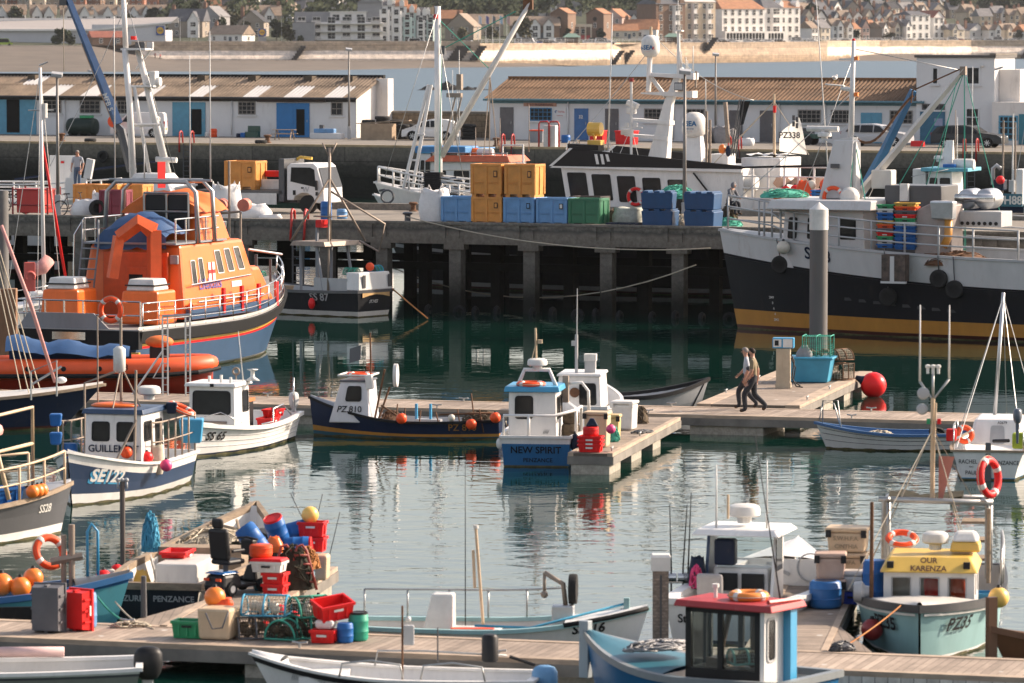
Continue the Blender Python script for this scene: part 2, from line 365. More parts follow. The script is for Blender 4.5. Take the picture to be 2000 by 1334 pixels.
def buoy(p,r,m,label,name='buoy',cat='buoy',group=None,neck=True,capm=None,sz=1.0,rx=0):
 t=TH(name,label,cat,p,rnd.uniform(0,6),group)
 MB().lathe([(1e-4,-r*sz)]+[(r*math.sin(math.pi*i/12),-r*sz*math.cos(math.pi*i/12))for i in range(1,12)]+[(.12*r,r*sz*1.0)],n=20).bd('float',m,t,sm=True)
 if neck:MB().lathe([(r*.38,r*sz*.86),(r*.20,r*sz*1.04),(r*.17,r*sz*1.22),(1e-4,r*sz*1.24)],n=12).bd('neck',capm or PB,t,sm=True)
 if rx:t.rotation_euler=(rx,0,t.rotation_euler[2])
 return t
def LB_(p,label,Rr=.34,r=.065,rot=(0,0,0),parent=None,m=None,group=None):
 t=TH('lifebuoy',label,'lifebuoy',p,0,group);t.rotation_euler=rot
 MB().ring((0,0,0),Rr,r,n=28,k=10).bd('ring',m or buoyor,t,sm=True)
 for k in range(4):a=math.pi/4+k*math.pi/2;MB().ring((0,0,0),Rr,r+.006,n=4,k=10,arc=(a-.14,a+.14)).bd('reflective_band',PW,t,sm=True)
 MB().ring((0,0,0),Rr+r+.01,.009,n=28,k=5).bd('grab_line',ropew,t,sm=True)
 if parent:t.parent=parent
 return t
def tyre(p,label,Ro=.34,w_=.2,rot=(math.pi/2,0,0),group=None,m=None):
 t=MB().lathe([(Ro*.55,-w_*.42),(Ro*.8,-w_*.5),(Ro*.95,-w_*.42),(Ro,-w_*.2),(Ro,w_*.2),(Ro*.95,w_*.42),(Ro*.8,w_*.5),(Ro*.55,w_*.42),(Ro*.6,0),(Ro*.55,-w_*.42)],n=22).bd('tyre',m or tyre_m,sm=60)
 t.location=p;t.rotation_euler=rot;return tag(t,label,'tyre',group)
def dolav(p,m,label,rz=0,sx=1.2,sy=1.0,sz=.76+.12,group=None,tagm=True,lid=False):
 """big plastic bulk bin: ribbed walls, rim, three feet with fork openings"""
 t=TH('bulk_bin',label,'bulk bin',p,rz,group);a,b=sx/2,sy/2;f=.12
 mb=MB();mb.frus((-a+.02,a-.02,-b+.02,b-.02),(-a,a,-b,b),f,sz-.1)
 mb.box(-a-.02,a+.02,-b-.02,-b+.07,sz-.1,sz);mb.box(-a-.02,a+.02,b-.07,b+.02,sz-.1,sz);mb.box(-a-.02,-a+.07,-b+.07,b-.07,sz-.1,sz);mb.box(a-.07,a+.02,-b+.07,b-.07,sz-.1,sz)
 for s_ in(-1,1):
  for u in(-.93,0,.93):mb.box(u*a-.055,u*a+.055,s_*(b+.0)-.028,s_*b+.028,f,sz-.1)
  for v in(-.9,0,.9):mb.box(s_*a-.026,s_*a+.026,v*b-.05,v*b+.05,f,sz-.1)
  for u in(-.47,.47):
   for h in(.40,.44):mb.box(u*a-.2,u*a+.2,s_*b-.014,s_*b+.014,h*sz,h*sz+.02)
 mb.bd('body',m,t,bev=.008)
 for u in(-.82,0,.82):
  MB().box(u*a-.09,u*a+.09,-b+.03,b-.03,0,f).bd('foot',m,t)
 if tagm:
  lb=MB();lb.box(a*.52,a*.76,-b-.033,-b-.022,sz*.60,sz*.80,0);lb.box(a*.56,a*.72,-b-.036,-b-.0335,sz*.63,sz*.77,1);lb.bd('label_holder',[PB,m if tagm is True else PW],t)
 return t
def crate(p,m,label,rz=0,sx=.8,sy=.45,sz=.3,group=None,rot=None,name='fish_crate',cat='fish crate',lidm=None,rope=False):
 t=TH(name,label,cat,p,rz,group);a,b=sx/2,sy/2;w_=.02;mb=MB()
 lo,hi=(-a*.9,a*.9,-b*.88,b*.88),(-a,a,-b,b)
 mb.frus(lo,hi,0,sz)
 mb.f=[q for i,q in enumerate(mb.f)if i!=1];mb.m=mb.m[:len(mb.f)]
 li,hi2=(lo[0]+w_,lo[1]-w_,lo[2]+w_,lo[3]-w_),(-a+w_,a-w_,-b+w_,b-w_)
 mb.frus(li,hi2,.02,sz);k=len(mb.f)-6;del mb.f[k+1];del mb.m[k+1]
 for(x0,x1,y0,y1)in((-a-.02,a+.02,-b-.02,-b+w_),(-a-.02,a+.02,b-w_,b+.02),(-a-.02,-a+w_,-b+w_,b-w_),(a-w_,a+.02,-b+w_,b-w_)):mb.box(x0,x1,y0,y1,sz-.045,sz+.005)
 for s_ in(-1,1):
  for u in(-.55,0,.55):mb.box(u*a-.02,u*a+.02,s_*b*.95-.018,s_*b*.95+.018,.04,sz-.045)
  mb.box(s_*a*.95-.02,s_*a*.95+.02,-.03,.03,.04,sz-.045)
 o=mb.bd('body',m,t,fix=False)
 for s_ in(-1,1):MB().box(-.09,.09,s_*(b+.022)-.004,s_*(b+.022)+.004,sz-.11,sz-.07).bd('hand_hold',PW if m in(plred,)else PB,t)
 if lidm:MB().frus((-a-.03,a+.03,-b-.03,b+.03),(-a+.01,a-.01,-b+.01,b-.01),sz+.006,sz+.06).bd('lid',lidm,t,bev=.01)
 if rope:MB().tube([(-a*.6,-b-.03,sz-.06),(-a*.3,-b-.06,sz*.5),(a*.1,-b-.06,sz*.42),(a*.5,-b-.03,sz-.06)],.014).bd('rope_handle',plgrey,t,sm=True)
 if rot:t.rotation_euler=rot
 return t
def barrel(p,m,label,r=.27,h=.85,lidm=None,rot=(0,0,0),group=None,name='barrel',cat='barrel',open_=False,mouth=None):
 t=TH(name,label,cat,p,0,group);t.rotation_euler=rot
 pr=[(r*.88,0),(r*.96,.02),(r,.06),(r,h*.30),(r*1.03,h*.32),(r*1.03,h*.35),(r,h*.37),(r,h*.68),(r*1.03,h*.70),(r*1.03,h*.73),(r,h*.75),(r*.97,h*.93),(r*.85,h)]
 MB().lathe(pr,n=20).bd('body',m,t,sm=40)
 if lidm:MB().lathe([(r*.93,h*.955),(r*.95,h*.96),(r*.95,h*1.03),(r*.88,h*1.04),(r*.85,h*1.015),(1e-4,h*1.015)],n=20).bd('lid',lidm,t,sm=40)
 if mouth:MB().lathe([(r*.70,h*1.005),(r*.66,h*1.006),(1e-4,h*1.007)],n=18).bd('dark_inside',mouth,t)
 return t
def jerry(p,m,label,rz=0,sx=.3,sy=.22,h=.42,group=None):
 t=TH('jerrycan',label,'jerrycan',p,rz,group);MB().frus((-sx/2,sx/2,-sy/2,sy/2),(-sx*.46,sx*.46,-sy*.45,sy*.45),0,h*.86).bd('body',m,t,bev=.03)
 MB().tube([(-sx*.3,0,h*.84),(-sx*.25,0,h),(sx*.05,0,h),(sx*.1,0,h*.84)],.022).cyl((sx*.3,0,h*.84),(sx*.3,0,h*.95),.035).bd('handle',m,t,sm=True);return t
def pot(p,label,rz=0,L=.7,r=.26,frame=None,net=None,group=None,rot=None,rounded=True,name='lobster_pot',bait=None):
 """half-round creel: frame bars, netting as a lattice"""
 t=TH(name,label,'lobster pot',p,rz,group);fm=frame or ropeb
 def prof(k,n):a=math.pi*k/n;return V((0,r*math.cos(a),r*1.15*math.sin(a)+.03))
 if not rounded:
  def prof(k,n):
   u=k/n*4;pts=[(r,0),(r,r*1.4),(-r,r*1.4),(-r,0)]
   seg=[(r,.03),(r,r*1.7),(-r,r*1.7),(-r,.03)];i=min(2,int(k/n*3));f=k/n*3-i
   return V((0,lerp(seg[i][0],seg[i+1][0],f),lerp(seg[i][1],seg[i+1][1],f)))
 mb=MB()
 for x in(-L/2,0,L/2):
  mb.tube([prof(k,12)+V((x,0,0))for k in range(13)],.020);mb.tube([(x,-r,.03),(x,r,.03)],.020)
 for k in(0,6,12):mb.tube([prof(k,12)+V((-L/2,0,0)),prof(k,12)+V((L/2,0,0))],.018)
 mb.bd('frame',fm,t,sm=True)
 nb=MB()
 for i in range(15):
  x=lerp(-L/2,L/2,i/14);nb.tube([prof(k,8)+V((x,rnd.uniform(-.008,.008),-.008))for k in range(9)],.006,n=3)
 for k in range(13):nb.tube([prof(k,12)*.98+V((lerp(-L/2,L/2,i/5),0,rnd.uniform(-.006,.006)))for i in range(6)],.006,n=3)
 for x in(-L/2,L/2):
  for k in range(1,6):
   z=.03+r*1.1*k/6;hw=r*math.sqrt(max(0,1-(k/6)**2));nb.tube([(x,-hw,z),(x,hw,z)],.006,n=3)
   y=lerp(-r,r,k/6);nb.tube([(x,y,.03),(x,y,.03+r*1.15*math.sqrt(max(0,1-(y/r)**2)))],.006,n=3)
 nb.bd('netting',net or netd,t)
 b=MB()
 for _ in range(9):b.sph((rnd.uniform(-L*.35,L*.35),rnd.uniform(-r*.5,r*.5),rnd.uniform(.06,r*.7)),rnd.uniform(.05,.10),n=7,k=5)
 b.bd('contents',bait or potbrown,t)
 if rot:t.rotation_euler=rot
 return t
def heap(p,sx,sy,sz,m,label,name='net_heap',cat='net',strands=40,r=.014,seed=1,kind=None,group=None,core=True,corem=None):
 rr=random.Random(seed);t=TH(name,label,cat,p,rr.uniform(0,.6),group)
 if core:
  rows=[]
  for i in range(7):
   ph=math.pi/2*i/6;rows.append([V((math.cos(ph)*sx/2*math.cos(2*math.pi*k/18)*rr.uniform(.86,1.05),math.cos(ph)*sy/2*math.sin(2*math.pi*k/18)*rr.uniform(.86,1.05),math.sin(ph)*sz*rr.uniform(.86,1.02)))for k in range(18)])
  MB().sheet(rows,closed=True).bd('pile',corem or m,t,sm=True)
 mb=MB()
 for _ in range(strands):
  a,ph=rr.uniform(0,6.28),rr.uniform(0,1.5);pts=[]
  for _k in range(7):
   pts.append(V((math.cos(a)*math.cos(ph)*sx/2,math.sin(a)*math.cos(ph)*sy/2,.01+math.sin(ph)*sz))*rr.uniform(.95,1.08));a+=rr.uniform(-.5,.5);ph=min(1.55,max(0,ph+rr.uniform(-.35,.35)))
  mb.tube(pts,r,n=4)
 mb.bd('strands',m,t,sm=True);return t
def sack(p,sx,sy,sz,label,seed=1,m=None,rz=0,group=None,handles=True,name='bulk_sack',cat='sack',slump=0):
 rr=random.Random(seed);t=TH(name,label,cat,p,rz,group);rows=[]
 n=26
 for i in range(10):
  v=i/9;rad=(.93+.13*math.sin(math.pi*min(1,v*1.15)))*(1-slump*v*v)
  row=[]
  for k in range(n):
   a=2*math.pi*k/n;c,s_=math.cos(a),math.sin(a);e=3.2
   q=(abs(c)**e+abs(s_)**e)**(-1/e);j=rr.uniform(-.02,.02)+.03*math.sin(a*4+v*5+seed)
   row.append(V((c*q*sx/2*(rad+j),s_*q*sy/2*(rad+j),v*sz+(.05*sz*math.sin(a*4+seed)if i==9 else 0))))
  rows.append(row)
 top=[V((p_.x*.55,p_.y*.55,sz*.95+rr.uniform(-.03,.05)*sz))for p_ in rows[-1]];rows+=[top,[V((p_.x*.1,p_.y*.1,sz*.93))for p_ in top]]
 mb=MB().sheet(rows,closed=True);mb.bd('body',m or bagw,t,sm=True)
 if handles:
  for cx,cy in((1,1),(-1,1),(-1,-1),(1,-1)):MB().tube([(cx*sx*.46,cy*sy*.3,sz*.9),(cx*sx*.40,cy*sy*.38,sz*1.12),(cx*sx*.3,cy*sy*.46,sz*.9)],.03,n=5,flat=.4).bd('lifting_loop',m or bagw,t,sm=True)
 return t
def pole(p,h,r,m,label,name='mast',cat='mast',r1=None,tilt=(0,0)):
 o=MB().cyl((0,0,0),(tilt[0],tilt[1],h),r,r1 if r1 else r*.8,n=8).bd(name,m,sm=40);o.location=p;return tag(o,label,cat)
def radome(parent,c,r=.3,h=.22,name='radar_dome',m=None,base=None):
 o=MB().lathe([(r*.86,0),(r,h*.12),(r,h*.55),(r*.93,h*.8),(r*.7,h*.95),(1e-4,h)],c,n=22).bd(name,m or PW,parent,sm=40)
 MB().cyl(V(c)+V((0,0,-.12)),V(c)+V((0,0,0)),r*.45,r*.5).bd('mount',base or PW,o);return o
def wire(pts,r=.012,m=None,label=None,cat='rope',name='rope',sag=0,parent=None,group=None):
 pts=[V(p)for p in pts]
 if sag and len(pts)==2:
  a,b=pts;pts=[a.lerp(b,i/14)-V((0,0,sag*4*(i/14)*(1-i/14)))for i in range(15)]
 o=MB().tube(pts,r,n=5).bd(name,m or ropew,parent,sm=True)
 if label:tag(o,label,cat,group)
 return o
def fan(parent,top,feet,r=.008,m=None,name='rigging'):
 mb=MB()
 for f in feet:mb.cyl(top,f,r,n=4)
 return mb.bd(name,m or steel,parent)
def outboard(parent,p,rz=0,m=None,s=1.0,legm=None,name='outboard_motor'):
 o=MB().lathe([(.10*s,-.12*s),(.15*s,-.02*s),(.175*s,.12*s),(.17*s,.3*s),(.13*s,.38*s),(.07*s,.41*s),(1e-4,.415*s)],(0,0,.25*s),sx=1.35,sy=.95,n=18).bd(name,m or PB,parent,sm=True)
 MB().frus((-.07*s,.05*s,-.04*s,.04*s),(-.11*s,.09*s,-.07*s,.07*s),-.6*s,.26*s).bd('leg',legm or m or PB,o,bev=.02)
 o.location=p;o.rotation_euler=(0,0,rz);return o
def person(p,rz,joints,label,zones,hairm,name='person',scale=1.0,beard=None,hood=None,hair_vol=1.0):
 """joints: dict name -> (x, y, z); figure faces +x. zones: dict part -> material"""
 import bmesh
 J={k:V(v)*scale for k,v in joints.items()}
 E=[('pelvis','waist'),('waist','chest'),('chest','neck'),('neck','head'),('head','crown')]
 for s_ in 'lr':
  E+=[('chest',s_+'sh'),(s_+'sh',s_+'el'),(s_+'el',s_+'wr'),(s_+'wr',s_+'pa'),('pelvis',s_+'hip'),(s_+'hip',s_+'kn'),(s_+'kn',s_+'an'),(s_+'an',s_+'to')]
 rad=dict(pelvis=(.145,.12),waist=(.135,.105),chest=(.165,.115),neck=(.062,.062),head=(.082,.095),crown=(.060,.066),sh=(.082,.075),el=(.052,.052),wr=(.034,.030),pa=(.042,.022),hip=(.105,.105),kn=(.082,.082),an=(.066,.062),to=(.045,.035))
 zone=dict(pelvis='legs',waist='top',chest='top',neck='skin',head='skin',crown='skin',sh='top',el='sleeve',wr='skin',pa='skin',hip='legs',kn='legs',an='shin',to='shoe')
 names=list(J);idx={n:i for i,n in enumerate(names)};vs=[J[n]for n in names];ed=[(idx[a],idx[b])for a,b in E]
 rr=[rad[n]if n in rad else rad[n[1:]]for n in names];zn=[zone[n]if n in zone else zone[n[1:]]for n in names]
 for s_,sg in(('l',1),('r',-1)):
  pa,wr=J[s_+'pa'],J[s_+'wr'];d=(pa-wr).normalized();side=d.cross(V((0,sg,0))).normalized()
  if side.x<0:side=-side
  curl=V((0,-sg,0))
  for i,ln in enumerate((.066,.076,.072,.056)):
   b=pa+side*(.026-.0175*i);prev=idx[s_+'pa']
   for j,f in enumerate((.25,.65,1.0)):
    vs.append(b+d*(ln*f+.012)+curl*(.010*j*j*(1+.2*i)));ed.append((prev,len(vs)-1));prev=len(vs)-1;rr.append((.0095,.0095)if j<2 else(.0075,.0075));zn.append('skin')
  prev=idx[s_+'pa']
  for f in((.035,.005),(.052,.030)):
   vs.append(wr+d*(.02+f[1])+side*f[0]+curl*.01);ed.append((prev,len(vs)-1));prev=len(vs)-1;rr.append((.011,.011));zn.append('skin')
 me=bpy.data.meshes.new(name);me.from_pydata([tuple(v)for v in vs],ed,[]);o=bpy.data.objects.new(name,me);COL.objects.link(o)
 md=o.modifiers.new('skin','SKIN');md.use_smooth_shade=True;md.branch_smoothing=.4
 for i,q in enumerate(me.skin_vertices[0].data):q.radius=(rr[i][0]*scale,rr[i][1]*scale);q.use_root=(i==idx['pelvis'])
 sb=o.modifiers.new('sub','SUBSURF');sb.levels=2;sb.render_levels=2
 dg=bpy.context.evaluated_depsgraph_get();m2=bpy.data.meshes.new_from_object(o.evaluated_get(dg));o.modifiers.clear();o.data=m2
 order=['skin','top','sleeve','legs','shin','shoe'];m2.materials.clear()
 for k in order:m2.materials.append(zones.get(k,skin))
 segs=[(vs[a],vs[b],zn[a],zn[b])for a,b in ed]
 for pol in m2.polygons:
  c=pol.center;best=None
  for a,b,za,zb in segs:
   ab=b-a;t=max(0,min(1,(c-a).dot(ab)/max(1e-9,ab.length_squared)));dd=(a+ab*t-c).length
   if best is None or dd<best[0]:best=(dd,t,za,zb)
  _,t,za,zb=best;z_=za if t<.5 else zb
  if{za,zb}=={'top','skin'}and 'sleeve' not in(za,zb):z_=za if t<.62 else zb
  if za=='sleeve' and zb=='skin':z_='sleeve' if t<zones.get('cuff',.1)else 'skin'
  if za=='top' and zb=='sleeve':z_='top' if t<zones.get('sleeve_len',.75)else zones.get('bare','sleeve')
  pol.material_index=order.index(z_);pol.use_smooth=True
 o.location=p;o.rotation_euler=(0,0,rz);tag(o,label,'person')
 H_,C_=J['head'],J['crown'];up=(C_-H_).normalized();fw=V((1,0,0));fw=(fw-up*fw.dot(up)).normalized();sd_=up.cross(fw)
 f=MB()
 f.tube([H_+fw*.088*scale+up*.012,H_+fw*.112*scale-up*.014],[.010,.016],n=6)
 for k in(1,-1):f.sph(H_+sd_*.082*k*scale+fw*-.005,.022*scale,n=8,k=6,sx=1.1,sy=.45,sz=1.4)
 f.bd('ears_and_nose',zones.get('skin',skin),o,sm=True)
 e=MB()
 for k in(1,-1):e.sph(H_+sd_*.032*k*scale+fw*.086*scale+up*.022*scale,.0105*scale,n=8,k=6)
 e.cb(H_+fw*.092*scale-up*.045*scale,(.012,.045,.010));e.bd('eyes_and_mouth',hair_d,o,sm=True)
 if not hood:
  hb=MB();rows=[]
  for i in range(7):
   ph=math.pi/2*i/6;rows.append([])
   for k in range(16):
    a=2*math.pi*k/16;base=-.30 if math.cos(a)<.35 else.38
    el=lerp(base,1.57,i/6);c2=math.cos(el)
    rows[-1].append(H_+up*(.022+.112*math.sin(el))*scale*hair_vol+(fw*math.cos(a)*.106-fw*.006+sd_*math.sin(a)*.092)*c2*scale*hair_vol)
  hb.sheet(rows,closed=True).bd('hair',hairm,o,sm=True)
 else:
  hb=MB();rows=[]
  for i in range(9):
   el=lerp(-1.0,1.57,i/8);rows.append([H_+up*(.02+.135*math.sin(el))*scale+(fw*(max(-1,min(.55,math.cos(2*math.pi*k/18)))*.125-.012)+sd_*math.sin(2*math.pi*k/18)*.115)*math.cos(el)*scale for k in range(18)])
  hb.sheet(rows,closed=True).bd('hood',hood,o,sm=True)
 if beard:MB().sph(H_+fw*.062*scale-up*.062*scale,.058*scale,n=12,k=8,sx=.85,sy=1.05,sz=.85).bd('beard',beard,o,sm=True)
 return o
 #   WATER
def water_mat(name,col,s1,s2,b1,b2,rough,sp_=.5):
 m=bpy.data.materials.new(name);m.use_nodes=True;t=m.node_tree;N=t.nodes;L=t.links;b=N['Principled BSDF']
 b.inputs['Base Color'].default_value=col+(1,);b.inputs['Roughness'].default_value=rough;b.inputs['IOR'].default_value=1.333;b.inputs['Specular IOR Level'].default_value=sp_
 tc=N.new('ShaderNodeTexCoord');prev=None;sx_=N.new('ShaderNodeSeparateXYZ');L.new(tc.outputs['Object'],sx_.inputs[0]);nz=N.new('ShaderNodeTexNoise');nz.inputs['Scale'].default_value=.06;nz.inputs['Detail'].default_value=3;L.new(tc.outputs['Object'],nz.inputs['Vector']);ma=N.new('ShaderNodeMath');ma.operation='MULTIPLY_ADD';L.new(nz.outputs['Fac'],ma.inputs[0]);ma.inputs[1].default_value=50;L.new(sx_.outputs[1],ma.inputs[2]);mr=N.new('ShaderNodeMapRange');mr.inputs[1].default_value=128;mr.inputs[2].default_value=172;mr.inputs[3].default_value=1;mr.inputs[4].default_value=.22 if sp_>.3 else 1;L.new(ma.outputs[0],mr.inputs[0])
 for sc_,dist,rot,asp in((s1,b1,.35,.75),(s2,b2,-.25,.85),(s2*2.7,b2*.30,.9,.9)):
  mp=N.new('ShaderNodeMapping');mp.inputs['Rotation'].default_value=(0,0,rot);mp.inputs['Scale'].default_value=(asp,1,1);L.new(tc.outputs['Object'],mp.inputs[0])
  n=N.new('ShaderNodeTexNoise');n.inputs['Scale'].default_value=sc_;n.inputs['Detail'].default_value=2.5;n.inputs['Distortion'].default_value=.6;L.new(mp.outputs[0],n.inputs['Vector'])
  bp=N.new('ShaderNodeBump');L.new(mr.outputs[0],bp.inputs['Strength']);bp.inputs['Distance'].default_value=dist;L.new(n.outputs['Fac'],bp.inputs['Height'])
  if prev:L.new(prev.outputs[0],bp.inputs['Normal'])
  prev=bp
 L.new(prev.outputs[0],b.inputs['Normal'])
 if sp_<.3:
  b.inputs['Specular IOR Level'].default_value=0;gl=N.new('ShaderNodeBsdfGlossy');gl.inputs['Roughness'].default_value=.3;L.new(prev.outputs[0],gl.inputs['Normal']);mx=N.new('ShaderNodeMixShader');mx.inputs[0].default_value=.30;L.new(b.outputs[0],mx.inputs[1]);L.new(gl.outputs[0],mx.inputs[2]);L.new(mx.outputs[0],N['Material Output'].inputs[0])
 return m
harb=water_mat('harbour_water',(.003,.026,.019),.85,1.9,.024,.007,.012)
seam=water_mat('sea_water',(.060,.105,.140),.4,1.1,.6,.22,.10,.2)
QA=R(-23.5);QO=V((-1.7,308,3.5));QE,QN=V((math.cos(QA),math.sin(QA),0)),V((-math.sin(QA),math.cos(QA),0))
JA=R(-22.8);JO=V((7.98,179.6,3.5));JE,JN=V((math.cos(JA),math.sin(JA),0)),V((-math.sin(JA),math.cos(JA),0))
def Q(u,v,z=0):return QO+QE*u+QN*v+V((0,0,z))
def J_(u,v,z=0):return JO+JE*u+JN*v+V((0,0,z))
def uof(px,v,o,e,n):
 k=(px-1000)/FPX;return(k*(o.y+n.y*v)-o.x-n.x*v)/(e.x-k*e.y)
def qu(px,v):return uof(px,v,QO,QE,QN)
def ju(px,v):return uof(px,v,JO,JE,JN)
mb=MB();a,b=Q(-160,12),Q(160,12)
mb.add([(-90,40,0),(110,40,0),(b.x,b.y,0),(a.x,a.y,0)],[(0,1,2,3)]);struct('harbour_water',mb,harb)
mb=MB();mb.add([(a.x,a.y,-.004),(b.x,b.y,-.004),(900,2100,-.004),(-900,2100,-.004)],[(0,1,2,3)]);struct('sea_water',mb,seam)
#   STONE AND CONCRETE
def ramp_mat(name,stops,axis=2,noise=.6,scale=.9,rough=.85,brick=None,bumpv=.4,dark=None):
 """colour by height in metres (tide bands, algae) broken up by noise, with optional stone courses"""
 m=bpy.data.materials.new(name);m.use_nodes=True;t=m.node_tree;N=t.nodes;L=t.links;b=N['Principled BSDF'];b.inputs['Roughness'].default_value=rough;b.inputs['Specular IOR Level'].default_value=.25
 tc=N.new('ShaderNodeTexCoord');sp=N.new('ShaderNodeSeparateXYZ');L.new(tc.outputs['Object'],sp.inputs[0])
 n=N.new('ShaderNodeTexNoise');n.inputs['Scale'].default_value=scale;n.inputs['Detail'].default_value=9;n.inputs['Roughness'].default_value=.7;L.new(tc.outputs['Object'],n.inputs['Vector'])
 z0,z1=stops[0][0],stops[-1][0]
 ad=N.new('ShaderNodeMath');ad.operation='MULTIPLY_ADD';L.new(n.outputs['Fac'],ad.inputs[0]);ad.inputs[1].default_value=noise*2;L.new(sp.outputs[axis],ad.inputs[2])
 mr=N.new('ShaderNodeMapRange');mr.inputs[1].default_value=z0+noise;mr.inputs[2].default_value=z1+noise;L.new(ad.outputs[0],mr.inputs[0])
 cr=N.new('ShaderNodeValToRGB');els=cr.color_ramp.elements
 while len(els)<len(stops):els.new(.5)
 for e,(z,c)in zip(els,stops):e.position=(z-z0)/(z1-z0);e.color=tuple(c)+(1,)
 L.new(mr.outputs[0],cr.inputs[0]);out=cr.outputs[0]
 n2=N.new('ShaderNodeTexNoise');n2.inputs['Scale'].default_value=scale*4;n2.inputs['Detail'].default_value=8;n2.inputs['Roughness'].default_value=.75;L.new(tc.outputs['Object'],n2.inputs['Vector'])
 r2=N.new('ShaderNodeMapRange');r2.inputs[1].default_value=.3;r2.inputs[2].default_value=.7;r2.inputs[3].default_value=.62;r2.inputs[4].default_value=1.3;L.new(n2.outputs['Fac'],r2.inputs[0])
 mx=N.new('ShaderNodeMixRGB');mx.blend_type='MULTIPLY';mx.inputs[0].default_value=1;L.new(out,mx.inputs[1]);L.new(r2.outputs[0],mx.inputs[2]);out=mx.outputs[0]
 h=n2.outputs['Fac']
 if brick:
  mp=N.new('ShaderNodeMapping');mp.inputs['Rotation'].default_value=brick.get('rot',(math.pi/2,0,0));L.new(tc.outputs['Object'],mp.inputs[0])
  br=N.new('ShaderNodeTexBrick');br.inputs['Scale'].default_value=1;br.inputs['Brick Width'].default_value=brick['w'];br.inputs['Row Height'].default_value=brick['h'];br.inputs['Mortar Size'].default_value=brick.get('ms',.02)
  br.inputs['Color1'].default_value=(.82,.82,.82,1);br.inputs['Color2'].default_value=(1.1,1.08,1.05,1);br.inputs['Mortar'].default_value=(brick.get('mc',.5),)*3+(1,);L.new(mp.outputs[0],br.inputs['Vector'])
  m3=N.new('ShaderNodeMixRGB');m3.blend_type='MULTIPLY';m3.inputs[0].default_value=1;L.new(out,m3.inputs[1]);L.new(br.outputs['Color'],m3.inputs[2]);out=m3.outputs[0]
 L.new(out,b.inputs['Base Color'])
 bp=N.new('ShaderNodeBump');bp.inputs['Strength'].default_value=bumpv;bp.inputs['Distance'].default_value=.08;L.new(h,bp.inputs['Height']);L.new(bp.outputs[0],b.inputs['Normal'])
 return m
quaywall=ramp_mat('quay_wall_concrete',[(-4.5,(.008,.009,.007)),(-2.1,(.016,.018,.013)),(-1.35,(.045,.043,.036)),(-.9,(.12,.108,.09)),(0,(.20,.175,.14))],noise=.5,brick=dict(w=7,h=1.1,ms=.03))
quaytop=M('quay_concrete',(.20,.175,.145),rough=.9,var=.3,scale=.5);stonew=ramp_mat('parapet_stone',[(0,(.16,.12,.085)),(1.6,(.24,.18,.12)),(2,(.30,.25,.18))],brick=dict(w=.9,h=.4),scale=1.2)
jetcon=ramp_mat('jetty_concrete',[(-.9,(.16,.14,.115)),(-.35,(.20,.175,.145)),(-.2,(.09,.085,.075)),(0,(.22,.20,.17))],noise=.25,scale=1.6)
pilem=ramp_mat('pile_concrete',[(-4,(.010,.011,.009)),(-2.9,(.02,.02,.016)),(-2.1,(.11,.10,.085)),(-.6,(.20,.18,.155))],noise=.4,scale=1.5)
jettop=M('jetty_deck_concrete',(.22,.19,.155),rough=.9,var=.28,scale=.7,dirt=(.08,.07,.06))
floatc=ramp_mat('float_concrete',[(-.9,(.035,.045,.018)),(-.42,(.12,.11,.06)),(-.33,(.26,.23,.18)),(0,(.38,.345,.285))],noise=.12,scale=2)
whitewash=M('whitewashed_wall',(.68,.67,.66),rough=.85,var=.08,scale=.6,dirt=(.26,.22,.18),dirtamt=.3,bump=.08);whitewarm=M('whitewashed_end_wall',(.72,.67,.62),rough=.85,var=.1,scale=.6,dirt=(.3,.24,.19),dirtamt=.45)
blockw=M('painted_block_wall',(.68,.67,.66),rough=.85,var=.06,scale=.5,dirt=(.40,.38,.36),dirtamt=.3)
